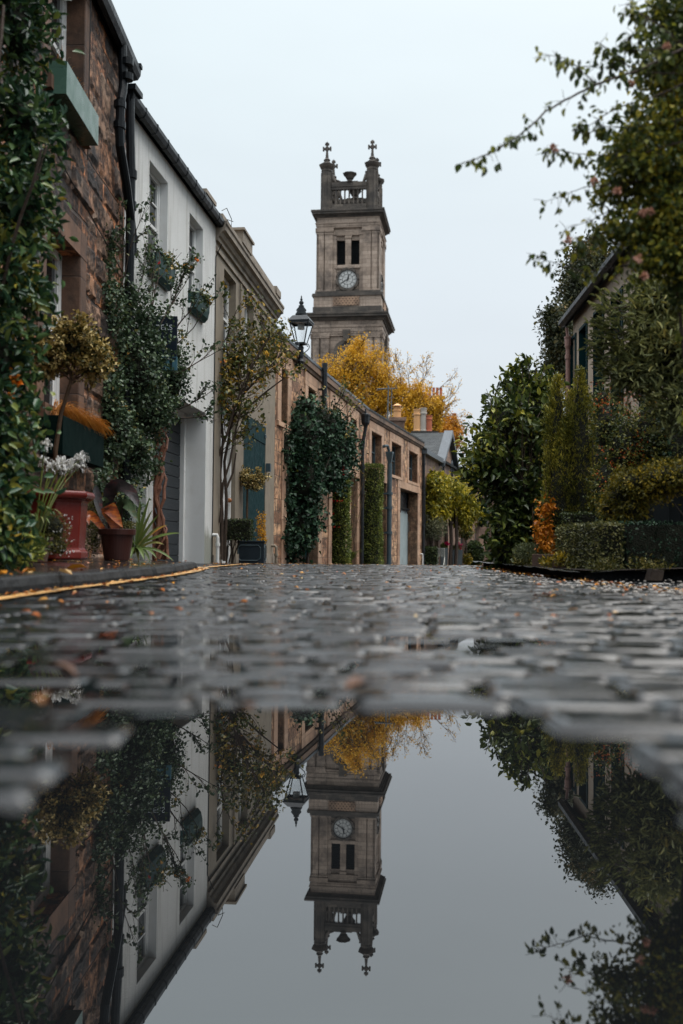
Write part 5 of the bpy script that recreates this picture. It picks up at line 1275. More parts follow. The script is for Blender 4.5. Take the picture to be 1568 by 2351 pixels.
cl((268, 1215, 8.5), (225, 1120, 8.45), (282, 1212, 8.4), .065, org); cl((272, 1205, 8.6), (275, 1110, 8.55), (318, 1200, 8.45), .048, grn)
cl((240, 1220, 8.5), (190, 1150, 8.6), (205, 1205, 8.5), .035, org); cl((250, 1220, 8.6), (215, 1130, 8.7), (222, 1115, 8.7), .04, dk); cl((262, 1222, 8.6), (240, 1130, 8.5), (236, 1150, 8.4), .035, grn)
q = MB(); 
for x in (250, 262, 275): q.tube([Vector(at(x, 1215, 8.6))-c, Vector(at(x+rg.uniform(-8, 8), 1150, 8.55))-c], .009, 6)
q.build('stems', dk, t)
vs = [vp(228, 1200, 8.7, 30, 24), vp(290, 1208, 8.6, 24, 12), vp(215, 1240, 8.6, 22, 36), vp(222, 1160, 8.8, 30, 30)]
foliage('underplanting', vs, 2600, .018, G['daisy'], t, 'oval', .5, out=.6, up=.3, jit=.9, shell=1, origin=o)
# ---- sword leaved plant
c = at(312, 1284, 9.3); c.z = pave_z(c.x, c.y); o = tuple(c); t = plant('sword_leaved_plant', 'spiky sword leaved plant with green and orange blades before the twisted trunk', 'plant', o)
q = MB()
B0 = Vector(at(310, 1262, 9.3))-c
for k, (x, y, b) in enumerate([(343, 1143, .3), (350, 1170, .3), (366, 1180, .35), (416, 1224, .6), (399, 1288, .8), (371, 1208, .4), (360, 1282, .8), (331, 1285, .7), (300, 1282, .6), (322, 1150, .2), (385, 1205, .5), (345, 1290, .9), (295, 1195, .3), (376, 1250, .6), (318, 1288, .9), (286, 1230, .4)]):
    e = Vector(at(x, y, 9.25-.15*rg.random()))-c; mid = (B0+e)/2+Vector((0, 0, .14*b)); blade(q, bez(B0+Vector((rg.uniform(-.03, .03), rg.uniform(-.03, .03), rg.uniform(-.04, .02))), mid, e, 9), rg.uniform(.015, .022), up=(.2, -.7, .7))
q.build('leaves', G['sword'], t)

# ---- the big climber on the white house
o = (-2.30, 12.3, -.03); t = plant('climbing_rose', 'big dark climbing rose with a twisted red brown trunk between the pipe and garage', 'climbing plant', o)
q = MB(); c = Vector(o)
for k in range(15):
    ph = rg.uniform(0, 2*PI); r0 = rg.uniform(.03, .125); pts = []; fx = 372+rg.uniform(-10, 10)
    for i in range(16):
        tt = i/15; y = 1284-tt*345; cx = 366-8*math.sin(tt*3.2)+(k % 5-2)*tt*3.2; tw_ = ph+tt*(3+(k*37 % 11)*.9)+.8*math.sin(tt*9+k)
        p = Vector(at(cx, y, 12.35))-c; sp_ = r0*(1.2-.4*math.sin(PI*tt))*(1+.4*tt)
        pts.append(p+Vector((math.cos(tw_)*sp_, math.sin(tw_)*sp_*.7-.02, 0))+Vector((rg.uniform(-.016, .016), 0, 0)))
    r_ = rg.uniform(.012, .026); q.tube(pts, [r_*1.25]+[r_*rg.uniform(.85, 1.15) for _ in range(14)]+[r_*.6], 7)
q.build('trunk', M['barkr'], t)
vs = [vp(300, 850, 11.0, 88, 110, .32), vp(338, 945, 11.6, 70, 72, .26), vp(255, 985, 10.4, 62, 74, .3), vp(388, 885, 12.1, 46, 56, .26), vp(238, 900, 10.3, 50, 90, .25), vp(300, 1040, 11.0, 60, 50, .25)]
foliage('leaves', vs, 16500, .040, G['rose'], t, 'heart', .8, clumps=3200, spread=.035, out=.45, up=-.1, jit=.95, shell=.9, origin=o)
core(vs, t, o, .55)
vs2 = [vp(352, 790, 11.45, 52, 56, .12), vp(232, 1130, 9.9, 36, 70, .2), vp(292, 1150, 10.7, 34, 60, .2), vp(226, 600, 10.2, 30, 130, .15), vp(240, 690, 10.3, 44, 90, .2), vp(412, 850, 12.3, 34, 48, .15), vp(300, 690, 10.9, 52, 60, .2), vp(232, 640, 10.3, 34, 110, .15), vp(262, 730, 10.5, 46, 80, .2), vp(330, 730, 11.2, 64, 66, .22), vp(395, 800, 12.0, 48, 60, .2), vp(250, 570, 10.4, 20, 60, .1), vp(225, 1060, 10.2, 40, 55, .2), vp(345, 1065, 11.6, 28, 46, .15), vp(300, 1095, 11.0, 30, 26, .15)]
foliage('loose_leaves', vs2, 8000, .040, G['rose'], t, 'heart', .75, clumps=1300, spread=.035, out=.4, up=-.15, jit=1, shell=1, origin=o)
q = MB(); tips = []
for (x0, y0, Y0, dx, dz, L_) in [(330, 760, 11.2, .35, 1, .95), (360, 760, 11.5, .75, 1, .95), (395, 800, 12, .85, .8, .9), (400, 860, 12, 1.0, .55, .85), (300, 720, 11, .3, 1, 1.0), (240, 720, 10.4, -.1, 1, 1.0), (262, 700, 10.5, .25, 1, 1.15), (380, 720, 11.8, .5, 1, .75), (350, 700, 11.5, .15, 1, .95), (215, 760, 10.2, -.15, 1, .8), (400, 760, 12, .6, 1, .7), (410, 940, 12.2, .7, .3, .55), (395, 960, 12.1, .8, 0, .6)]:
    p = Vector(at(x0, y0, Y0))-c; grow(q, p, (dx*.9, .5*rg.random(), dz), L_*.62, .0095, 2, rg, tips, 6, 3, .42, .12, .13, .55, minr=.0028)
q.build('shoots', M['bark'], t)
tip_leaves('shoot_leaves', tips, 2.4, .042, .02, G['rose'], t, 'heart', .7, o, droop=-.3, prob=.8)
flowers('rose_bloom', [at(451, 595, 12.4)], G['orange'], t, o, .038, 22); flowers('rose_bloom', [at(368, 814, 11.3), at(247, 440, 10.6), at(236, 456, 10.6), at(365, 603, 11.6)], G['red'], t, o, .02, 12)

# ---- projecting notice board behind the climber
Ys = 11.75; a = at(300, 725, Ys); b = at(405, 850, Ys); t = plant('sign_board', 'navy and pale blue board with white lettering half hidden by the climber', 'sign', (a.x, Ys, b.z))
W_, H_ = b.x-a.x, a.z-b.z; zs_ = at(350, 818, Ys).z-b.z
q = MB(); q.box(0, W_, 0, .03, zs_, H_); q.build('panel', M['sign'], t); q = MB(); q.box(-.005, W_+.005, -.001, .031, 0, zs_-.002); pn = q.build('lower_panel', M['signb'], t)
q = MB(); q.box(-.10, .0, .005, .025, H_-.05, H_-.03); q.box(-.10, .0, .005, .025, .03, .05); q.build('bracket', M['black'], t)
def text(s, x, y, Y, size, m, parent, name='lettering', ox=None, bold=.0):
    cu = bpy.data.curves.new(name, 'FONT'); cu.body = s; cu.size = size; cu.extrude = .001; cu.offset = bold; ob = bpy.data.objects.new('tmp', cu); COL.objects.link(ob); bpy.context.view_layer.update(); me = bpy.data.meshes.new_from_object(ob); bpy.data.objects.remove(ob); me.name = name; ob = bpy.data.objects.new(name, me); COL.objects.link(ob); me.materials.clear(); me.materials.append(m)
    p = at(x, y, Y); ob.parent = parent; l = parent.location; ob.location = (p.x-l.x, -.004, p.z-l.z); ob.rotation_euler = (PI/2, 0, 0); return ob
text('COULTERS', 309, 757, Ys, .092, M['signt'], t); text('0131 603', 309, 787, Ys, .055, M['signt'], t); text('coulters', 309, 803, Ys, .05, M['signt'], t)
text('LET', 345, 846, Ys, .19, M['sign'], t, bold=.004)

# ---- sparse climbing rose on the beige house
o = (-1.85, 15.9, -.04); c = Vector(o); t = plant('bare_climbing_rose', 'sparse climbing rose with dark bare stems against the beige house', 'climbing plant', o)
q = MB(); tips = []
def px_tube(path, Y, r0, r1, wob=.0):
    P_ = [Vector(at(x, y, Y+rg.uniform(-.03, .03)))-c for x, y in path]; n = len(P_); q.tube(P_, [r0+(r1-r0)*i/(n-1) for i in range(n)], 6); return P_
stems = [[(503, 1285), (496, 1200), (489, 1130), (500, 1050), (520, 1000), (540, 930), (560, 880), (580, 830)], [(508, 1285), (510, 1180), (505, 1090), (512, 1010), (506, 920), (498, 860), (505, 800)], [(515, 1288), (520, 1150), (515, 1060), (530, 980), (555, 910), (600, 860), (640, 820)], [(505, 1200), (512, 1110), (528, 1060), (536, 1010), (548, 960), (556, 900), (548, 840)], [(500, 1060), (492, 1020), (486, 985), (491, 935), (484, 900)], [(520, 1120), (535, 1085), (542, 1040)], [(545, 960), (575, 930), (610, 900), (650, 870)], [(530, 900), (525, 850), (520, 790), (528, 740)], [(560, 900), (575, 850), (600, 800), (620, 770)]]
for st in stems: px_tube(st, 15.7+rg.uniform(-.1, .1), .030 if st[0][1] > 1250 else .02, .010)
for st in stems[:4]+stems[6:]:
    for i in range(3, len(st)):
        for k in range(2):
            x, y = st[i]; grow(q, Vector(at(x, y, 15.7))-c, (rg.uniform(-.6, 1.1), rg.uniform(-.2, .5), rg.uniform(.2, 1)), .36, .009, 2, rg, tips, 5, 2, .55, .1, .2, .68, minr=.003)
q.build('stems', M['bark'], t)
tips = [s_ for s_ in tips if s_[0][2] > 1.6]
tip_leaves('leaves', tips, 2.2, .062, .05, G['roseb'], t, 'heart', .75, o, droop=-.3, prob=.75)
foliage('loose_leaves', [vp(545, 830, 15.8, 58, 70, .3), vp(600, 800, 16.3, 52, 60, .3), vp(640, 790, 17, 26, 36, .2), vp(515, 900, 15.6, 28, 50, .2)], 1500, .058, G['roseb'], t, 'heart', .75, clumps=700, spread=.05, out=.3, up=-.3, jit=1, shell=1, origin=o)
flowers('rose_bloom', [at(612, 812, 15.7)], G['yellowp'], t, o, .05, 26)
# clipped box bush on stems
c = at(520, 1291, 15.95); o = tuple(c); t = plant('box_bush', 'low clipped box bush on bare stems against the beige house', 'bush', o)
vs = [vp(532, 1216, 16.0, 47, 23, .2)]
foliage('leaves', vs, 4200, .026, G['box'], t, 'oval', .6, out=.5, up=.2, jit=.9, shell=.25, origin=o, box=True)
q = MB(); v = vs[0]; q.box(v[0]-v[3]*.93-o[0], v[0]+v[3]*.93-o[0], v[1]-v[4]*.9-o[1], v[1]+v[4]*.9-o[1], v[2]-v[5]*.9-o[2], v[2]+v[5]*.9-o[2]); q.build('inner_twigs', M['core'], t)
q = MB(); tips = []
for k in range(7): x = rg.uniform(-.12, .12); grow(q, (x, rg.uniform(-.06, .06), -.02), (x*2, 0, 1), .34, .014, 1, rg, tips, 5, 2, .35, .2, .15)
q.build('stems', M['bark'], t)
# square planter with standard and yellow shrub
c = at(575, 1297, 17.3); o = tuple(c); s_ = 17.3/2287; t = plant('square_planter', 'dark blue panelled square planter with a small variegated standard', 'planter', o)
q = MB(); hw = 33*s_; q.box(-hw, hw, -hw, hw, .02, .39); q.box(-hw-.015, hw+.015, -hw-.015, hw+.015, .39, .42); q.box(-hw-.01, hw+.01, -hw-.01, hw+.01, 0, .02)
q.build('box', M['dkplanter'], t, bevel=.006)
q = MB()
for face in range(4):
    q.T = Matrix.Rotation(face*PI/2, 4, 'Z'); P_ = [(-.15, .08), (.15, .08), (.19, .12), (.19, .30), (.15, .34), (-.15, .34), (-.19, .30), (-.19, .12), (-.15, .08)]
    q.tube([(x, -hw-.004, z) for x, z in P_], .008, 4)
q.build('panel_moulding', M['bluegrey'], t)
q = MB(); q.tube([Vector(at(567, 1240, 17.3))-c, Vector(at(567, 1180, 17.3))-c, Vector(at(568, 1115, 17.3))-c], .018, 6); tips = []
for k in range(9): grow(q, Vector(at(568, 1118, 17.3))-c, (rg.uniform(-1, 1), rg.uniform(-1, 1), rg.uniform(0, .8)), .22, .008, 1, rg, tips, 4, 2, .5, .1, .2)
q.build('trunk', M['twig'], t)
vs = [vp(575, 1105, 17.3, 30, 17), vp(560, 1095, 17.2, 18, 12), vp(600, 1097, 17.3, 20, 8), vp(568, 1080, 17.3, 10, 9), vp(592, 1082, 17.3, 7, 7), vp(585, 1118, 17.3, 18, 8)]
foliage('crown', vs, 2100, .036, G['holly'], t, 'oval', .6, clumps=500, spread=.02, out=.5, jit=1, shell=1, origin=o)
q = MB(); P_ = []
for k in range(9): x = rg.uniform(583, 612); top = rg.uniform(1168, 1225); P_ += [at(x+rg.uniform(-5, 5), y, 17.15+rg.uniform(-.1, .1)) for y in np.linspace(1245, top, 30)]
P_ = np.array([tuple(p) for p in P_]); leaf_mesh('spirea_leaves', P_, dirs(rnd(len(P_)), .5, .5, .8), rnd(len(P_)), .05, G['spirea'], t, 'lance', .3, o)

# ---- big dark camellia against the mews
c = at(690, 1290, 23.0); c.z = G0(23)-.02; o = tuple(c); t = plant('camellia_bush', 'large dark glossy camellia against the mews wall', 'bush', o)
vs = [vp(688, 1000, 22.4, 56, 66, .5), vp(735, 985, 23.6, 50, 62, .5), vp(768, 1040, 24.8, 44, 64, .4), vp(655, 1020, 22, 32, 64, .4), vp(690, 1100, 22.5, 48, 75, .5), vp(680, 1200, 22.5, 40, 76, .45), vp(712, 1190, 22.8, 20, 60, .35), vp(745, 1090, 24.2, 42, 40, .4), vp(795, 1030, 25.8, 24, 48, .3), vp(770, 985, 25, 30, 36, .3), vp(780, 1085, 25.4, 22, 30, .3), vp(655, 960, 22, 24, 26, .3), vp(646, 1030, 21.4, 24, 56, .25), vp(648, 1130, 21.6, 24, 60, .25), vp(650, 1230, 21.6, 24, 46, .25), vp(700, 935, 22.6, 26, 26, .3)]
foliage('leaves', vs, 12500, .095, G['camellia'], t, 'heart', .75, clumps=1900, spread=.12, out=.6, up=-.25, jit=.8, shell=.75, origin=o)
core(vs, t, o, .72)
q = MB(); tips = []
for k in range(5): grow(q, (rg.uniform(-.2, .2), rg.uniform(-.2, .1), 0), (rg.uniform(-.1, .1), 0, 1), 1.3, .04, 2, rg, tips, 6, 2, .4, .25, .15)
q.build('trunk', M['bark'], t)
q = MB(); tips = []
for k in range(22): grow(q, Vector(at(rg.uniform(650, 800), rg.uniform(930, 1040), 23.6))-c, (rg.uniform(-.6, 1), rg.uniform(-.6, .1), rg.uniform(.2, 1)), .5, .009, 1, rg, tips, 6, 2, .5, .1, .2)
q.build('shoots', M['bark'], t); tip_leaves('shoot_leaves', tips, 1.4, .07, .04, G['roseb'], t, 'heart', .7, o)
flowers('blooms', [at(rg.gauss(790, 5), rg.gauss(1080, 8), 24.6) for k in range(9)], G['red'], t, o, .035, 8)
# ---- clipped columns
def column(x0, x1, yt, yb, Y, Fm, label, red=0, grp='clipped green columns between the mews doors'):
    c = at((x0+x1)/2-4, yb, Y); c.z = G0(Y)-.03; o = tuple(c); top = at(x0, yt, Y).z; hw = (x1-x0)/2*Y/2287; t = plant('clipped_column', label, 'topiary', o, grp)
    ang = math.atan2(Fm[1][0], Fm[0][0])-PI/2; H = (top-c.z)/2; ca, sa = math.cos(ang), math.sin(ang)
    n = 15000; hx, hy = hw*.98, hw*.84; th = RG.random(n)*2*PI; sc = (np.abs(np.cos(th))**5+np.abs(np.sin(th))**5)**(-1/5)
    z = RG.random(n)*2*H; capm = RG.random(n) < .10; rr = np.where(capm, np.sqrt(RG.random(n)), 1-.16*RG.random(n)**2); bul = 1+.05*np.sin(z*2.3+1)+.03*np.cos(z*6+th*2); z = np.where(capm, 2*H-.05*RG.random(n), z)
    x = hx*sc*np.cos(th)*rr*bul; y = hy*sc*np.sin(th)*rr*bul; P = np.stack([x*ca-y*sa, x*sa+y*ca, z], 1); Nn = np.where(capm[:, None], np.array([0, 0, 1.]), unit(np.stack([np.cos(th+ang), np.sin(th+ang), np.zeros(n)], 1)))
    P = P+RG.normal(size=P.shape)*.018
    leaf_mesh('leaves', P, dirs(Nn, .6, .15, .9), unit(Nn*.4+rnd(n)+np.array([0, 0, .4])), .048*(.6+.7*RG.random(n)), G['column'], t, 'oval', .6)
    q = MB(); q.T = Matrix.Rotation(ang, 4, 'Z'); q.lathe([(hw*.62, 0), (hw*.78, .1), (hw*.8, H), (hw*.78, 2*H-.12)], (0, 0, 0), 14); q.build('inner_twigs', M['core'], t)
    if red:
        flowers('blooms', [at(rg.uniform(x0+6, x1-14), rg.choice([1112, 1130, 1132, 1180, 1195, 1210, 1230, 1150]), Y-hy-.05) for k in range(red)], G['red'], t, o, .035, 8)
    return t
column(737, 805, 1095, 1290, 27.3, FM[1][0], 'nearer clipped green column dotted with red flowers', 16)
column(817, 880, 1068, 1294, 31.2, FM[1][0], 'taller plain clipped green column beside the louvred gate')
# thin climber between the columns, fern at its foot
c = at(808, 1292, 29.5); c.z = G0(29.5)-.02; o = tuple(c); t = plant('thin_climber', 'thin twiggy climber by the white door between the two columns', 'climbing plant', o)
q = MB(); tips = []
for k in range(4): grow(q, (rg.uniform(-.1, .1), 0, 0), (rg.uniform(-.05, .1), 0, 1), 1.6, .012, 2, rg, tips, 8, 2, .3, .3, .12, .7, minr=.006)
q.build('stems', M['twig'], t); tip_leaves('leaves', tips, 1.2, .06, .05, G['roseb'], t, 'oval', .5, (0, 0, 0), prob=.6)
c = at(803, 1293, 28.4); c.z = G0(28.4)-.02; o = tuple(c); t = plant('fern', 'small bright fern at the foot of the white mews door', 'fern', o)
q = MB()
for k in range(46): a = rg.uniform(0, 2*PI); l = rg.uniform(.25, .55); blade(q, bez((0, 0, 0), (math.cos(a)*l*.3, math.sin(a)*l*.3, l*.95), (math.cos(a)*l*.8, math.sin(a)*l*.8, l*.8)), .03)
q.build('leaves', G['column'], t)

# ---- wisteria and the planted corner at the bend
c = at(1035, 1297, 45.5); c.z = G0(45.5); o = tuple(c); t = plant('wisteria', 'yellow green wisteria spilling over the gabled house front', 'climbing plant', o)
vs = [vp(994, 1118, 43, 26, 32, .8), vp(1025, 1128, 44.5, 32, 32, .9), vp(1058, 1145, 46, 30, 34, .9), vp(1080, 1170, 46.5, 18, 26, .7), vp(985, 1165, 42.6, 15, 28, .5), vp(1010, 1165, 43.5, 14, 24, .5), vp(1060, 1180, 45.5, 22, 22, .6)]
foliage('leaves', vs, 12000, .20, G['wisteria'], t, 'lance', .4, clumps=1500, spread=.13, out=.4, up=-.5, jit=.6, shell=.8, origin=o)
core(vs, t, o, .6)
q = MB()
for x in (1022, 1033, 1046): q.tube([Vector(at(x, 1298, 45))-c, Vector(at(x+3, 1240, 45))-c, Vector(at(x, 1160, 45))-c], .08, 6)
q.build('trunk', M['bark'], t)
def lollipop(name, label, cat, x, yb, ycen, Y, rx, ry, n, size, m, trunk_r=.05, shape='lance', w=.25, grp=None):
    c = at(x, yb, Y); o = tuple(c); t = plant(name, label, cat, o, grp); v = [vp(x, ycen, Y, rx, ry)]
    foliage('crown', v, n, size, m, t, shape, w, clumps=n//6, spread=size*.8, out=.6, jit=.8, shell=.8, origin=o)
    q = MB(); q.tube([(0, 0, 0), (.03, 0, (at(x, ycen, Y).z-c.z)*.5), (0, 0, at(x, ycen, Y).z-c.z)], trunk_r, 6); q.build('trunk', M['bark'], t); return t
t = lollipop('olive_tree', 'small grey green olive tree in a low hedge box', 'tree', 989, 1293, 1212, 42.4, 34, 26, 3000, .10, leafmat('grey_olive_leaves', [(0, (.045,.055,.03)), (.6, (.10,.11,.065)), (1, (.18,.17,.10))], .5, .2), .09)
c = at(986, 1297, 42.2); o = tuple(c); t = plant('hedge_box', 'low box of clipped hedge below the olive tree', 'hedge', o); vs = [vp(986, 1276, 42.2, 15, 19, .5)]
foliage('leaves', vs, 2600, .07, G['box'], t, 'oval', .6, shell=.2, origin=o, box=True); q = MB(); v = vs[0]; q.box(-v[3]*.9, v[3]*.9, -v[4]*.9, v[4]*.9, 0, v[5]*1.8); q.build('inner_twigs', M['core'], t)
for x0, x1, yt, Y, fx, lab in ((1011, 1028, 1258, 45, 1025, 'shorter grey planter behind the folding chair'), (1037, 1061, 1262, 46, 1055, 'tall grey planter right of the wooden post')):
    a = at(x0, 1298, Y); b = at(x1, yt, Y); W_ = (b.x-a.x)/2; H_ = b.z-a.z; t = plant('grey_planter', lab, 'planter', (a.x+W_, Y, a.z), 'grey planters with pink flowers')
    q = MB(); q.add([(-W_*.88, -W_*.88, 0), (W_*.88, -W_*.88, 0), (W_*.88, W_*.88, 0), (-W_*.88, W_*.88, 0), (-W_, -W_, H_), (W_, -W_, H_), (W_, W_, H_), (-W_, W_, H_), (-W_*.85, -W_*.85, H_), (W_*.85, -W_*.85, H_), (W_*.85, W_*.85, H_), (-W_*.85, W_*.85, H_), (0, 0, H_-.06)], [(0,3,2,1), (0,1,5,4), (1,2,6,5), (2,3,7,6), (3,0,4,7), (4,5,9,8), (5,6,10,9), (6,7,11,10), (7,4,8,11), (8,9,12), (9,10,12), (10,11,12), (11,8,12)]); q.build('box', M['zinc'], t)
    foliage('leaves', [(0, 0, H_+.08, W_*.9, W_*.9, .14)], 500, .07, G['column'], t, 'oval', .5, shell=1); flowers('blooms', [at(fx+rg.gauss(0, 2.5), yt-8+rg.gauss(0, 2.5), Y-.1) for k in range(12)], G['magenta'], t, (a.x+W_, Y, a.z), .07, 10)
lollipop('topiary_standard', 'small dark topiary ball on a stem before the sash windows', 'topiary', 1069, 1297, 1222, 48, 15, 13, 1500, .09, G['roseb'], .04, 'oval', .5)
c = at(1089, 1298, 50); o = tuple(c); t = plant('round_bush', 'dark rounded clipped bush beside the white sash windows', 'bush', o); vs = [vp(1089, 1272, 50, 21, 30, .6)]
foliage('leaves', vs, 3800, .09, G['box'], t, 'oval', .6, shell=.2, origin=o); core(vs, t, o, .85)
c = at(1072, 1298, 47); o = tuple(c); t = plant('low_orange_shrub', 'low orange tinged shrub beside the round dark bush', 'shrub', o); foliage('leaves', [vp(1072, 1284, 47, 12, 12)], 700, .09, G['gold'], t, 'oval', .5, shell=1, origin=o)
c = at(1110, 1298, 56); o = tuple(c); t = plant('wall_creeper', 'dark creeper on the far house corner above the round bush', 'climbing plant', o); vs = [vp(1090, 1140, 58, 16, 38, .5), vp(1105, 1180, 58, 16, 26, .5)]
foliage('leaves', vs, 3000, .16, G['camellia'], t, 'oval', .6, shell=1, origin=o)
# slatted garden chair
Y = 43.6; a = at(1003, 1298, Y); b = at(1021, 1258, Y); W_ = b.x-a.x; H_ = b.z-a.z; t = thing('garden_chair', 'pale slatted folding garden chair outside the gabled house', 'chair', (a.x, Y, a.z), R(-12))
for x in (.02, W_-.02):
    q = MB(); q.tube([(x, .30, 0), (x, .12, H_*.5), (x, .02, H_)], .022, 6); q.build('leg', M['chair'], t); q = MB(); q.tube([(x, -.22, 0), (x, .0, H_*.3), (x, .14, H_*.5)], .022, 6); q.build('leg', M['chair'], t)
q = MB()
for k in range(6): z = H_*(.56+.075*k); q.box(.02, W_-.02, .10-.018*k, .12-.018*k, z, z+.035)
q.build('backrest', M['chair'], t)
q = MB()
for k in range(5): q.box(.0, W_, -.25+.08*k, -.19+.08*k, H_*.5, H_*.52)
q.build('seat', M['chair'], t)
# ================================================================ trees behind, right hand garden, window boxes, litter
def tree(name, label, base, Y, vols, n, size, m, tips_lv=(3.0, .22), shape='tri', w=.5, clumps=None, spread=.3, bare=None, up=0, nl=5, origin_z=None, jit=1.0, barkm=None):
    c = at(*base); c.z = G0(Y)-.1 if origin_z is None else origin_z; o = tuple(c); t = plant(name, label, 'tree', o)
    foliage('crown', vols, n, size, m, t, shape, w, clumps=clumps or n//14, spread=spread, out=.4, up=up, jit=jit, shell=.95, origin=o)
    q = MB(); tips = []; zc_ = sum(v[2] for v in vols)/len(vols); xs_ = [v[0]-c.x for v in vols]; H = zc_-c.z
    q.tube([(0, 0, 0), (.1, 0, H*.3), (-.05, 0, H*.6)], [tips_lv[1], tips_lv[1]*.85, tips_lv[1]*.7], 8)
    for v in vols:
        tgt = Vector((v[0]-c.x, v[1]-c.y, v[2]-c.z)); st = Vector((-.05, 0, H*.58)); d = tgt-st
        q.tube(bez(st, st+Vector((d.x*.3, d.y*.3, d.z*.6)), tgt, 7), [tips_lv[1]*.55*(1-.09*i) for i in range(7)], 6)
        for k in range(nl): grow(q, tgt-d*rg.uniform(0, .35), (rg.uniform(-1, 1), rg.uniform(-1, 1), rg.uniform(-.2, 1)), tips_lv[0]*max(v[3], v[5])*.5, tips_lv[1]*.16, 3, rg, tips, 5, 2, .55, .12, .22, .7, minr=size*.06)
    q.build('trunk', barkm or M['bark'], t)
    return t, tips, o
vs = [vp(800, 872, 62, 44, 62, 1.3), vp(842, 838, 62.5, 40, 50, 1.2), vp(762, 858, 62, 32, 40, 1), vp(752, 900, 61.5, 24, 30, .8), vp(880, 870, 61.5, 24, 40, .7), vp(900, 930, 61, 20, 34, .7), vp(790, 955, 61.5, 40, 26, 1), vp(850, 975, 61.5, 44, 26, 1), vp(868, 885, 62, 32, 56, 1.1), vp(770, 925, 61.5, 30, 34, 1), vp(838, 930, 61.5, 44, 40, 1.2), vp(806, 815, 62.5, 26, 26, .8), vp(878, 925, 61, 16, 40, .7), vp(735, 880, 62, 16, 20, .6), vp(826, 790, 62.5, 18, 14, .6)]
t, tips, o = tree('yellow_locust_tree', 'bright yellow autumn tree in front of the church tower', (815, 1200, 62), 62, vs, 19000, .15, G['yellow'], (1.5, .30), clumps=620, spread=.17, nl=3, up=-.15)
tip_leaves('twig_leaves', tips, .8, .15, .14, G['yellow'], t, 'tri', .5, o)
vs = [vp(905, 900, 60.5, 22, 40, .8), vp(1005, 930, 60, 22, 26, .7), vp(960, 905, 60, 26, 26, .8), vp(940, 925, 60, 36, 48, 1.1), vp(972, 945, 60, 30, 38, 1), vp(920, 970, 59, 24, 34, .8), vp(995, 960, 60, 20, 26, .7), vp(950, 985, 59, 26, 26, .8), vp(925, 885, 60.5, 14, 18, .5)]
t, tips, o = tree('thin_yellow_tree', 'thinner yellow tree with bare twigs above the chimney pots', (945, 1200, 60), 60, vs, 12500, .145, G['yellow'], (1.5, .24), clumps=460, spread=.16, nl=3, up=-.15)
tip_leaves('twig_leaves', tips, .9, .14, .14, G['yellow'], t, 'tri', .5, o)
q = MB(); tp2 = []; c = Vector(o)
for (x0, y0, dx, dz, L_) in [(940, 900, .0, 1, 1.5), (960, 910, .5, 1, 1.7), (980, 920, .9, .7, 1.8), (1000, 940, 1, .4, 1.6), (920, 880, -.15, 1, 1.3), (905, 890, -.3, 1, 1.2), (1000, 960, 1, .15, 1.5), (960, 890, .7, .9, 1.6), (905, 850, -.3, 1, .9), (1010, 950, .9, .6, 1.2)]:
    grow(q, Vector(at(x0, y0, 60))-c, (dx, rg.uniform(-.3, .3), dz), L_*.72, .03, 3, rg, tp2, 6, 2, .5, .1, .2, .62, minr=.010)
q.build('bare_twigs', M['twig'], t); tip_leaves('last_leaves', tp2, 1.3, .13, .09, G['yellow'], t, 'tri', .5, o, prob=.8)
vs = [vp(1030, 975, 68, 22, 22, .8), vp(1015, 1000, 67, 20, 26, .7), vp(1045, 1010, 67, 16, 22, .7), vp(1052, 985, 68, 10, 14, .5), vp(1000, 985, 67, 14, 22, .6)]
t, tips, o = tree('orange_green_tree', 'small orange and green tree behind the gabled roof', (1030, 1250, 68), 68, vs, 5200, .17, G['orangel'], (1.4, .2), clumps=330, spread=.2, nl=2)
vs = [vp(1288, 768, 32, 34, 58, 1.2), vp(1272, 730, 32, 22, 30, .7), vp(1318, 668, 33, 32, 38, 1), vp(1335, 610, 33.5, 34, 44, 1), vp(1365, 585, 34, 36, 50, 1), vp(1282, 825, 32, 30, 34, .8), vp(1345, 680, 33, 30, 70, 1)]
t, tips, o = tree('dark_beech_tree', 'dark copper tinged tree rising behind the pebbledashed house', (1320, 1250, 33), 33, vs, 15000, .12, G['dark'], (1.3, .3), shape='oval', w=.6, clumps=1000, spread=.16, nl=2)
tip_leaves('twig_leaves', tips, 1, .11, .1, G['dark'], t, 'oval', .6, o)

# ---- magnolia shrub leaning over the lane
c = at(1175, 1306, 11.0); c.z = .03; o = tuple(c); t = plant('magnolia_shrub', 'broad dark green magnolia shrub with some yellow leaves beside the lane', 'shrub', o)
vs = [vp(1170, 985, 11.2, 66, 76, .4), vp(1112, 1035, 11, 34, 42, .28), vp(1222, 945, 11.5, 42, 70, .35), vp(1195, 885, 11.5, 30, 40, .25), vp(1225, 1050, 11.4, 46, 90, .35), vp(1150, 1095, 11, 56, 60, .35), vp(1195, 1170, 11, 62, 76, .35), vp(1160, 1215, 10.8, 36, 56, .28), vp(1165, 1270, 10.7, 34, 34, .22), vp(1210, 1255, 11, 44, 40, .25), vp(1095, 1075, 10.9, 22, 24, .18), vp(1245, 890, 11.6, 26, 36, .2)]
foliage('leaves', vs, 9000, .088, G['magnolia'], t, 'oval', .48, clumps=1500, spread=.06, out=.7, up=.05, jit=.75, shell=.8, origin=o)
core(vs, t, o, .62)
q = MB(); tips = []
for k in range(6): grow(q, (rg.uniform(-.12, .15), rg.uniform(-.1, .1), -.03), (rg.uniform(-.25, .3), 0, 1), 1.0, .022, 2, rg, tips, 7, 3, .45, .22, .12, .65)
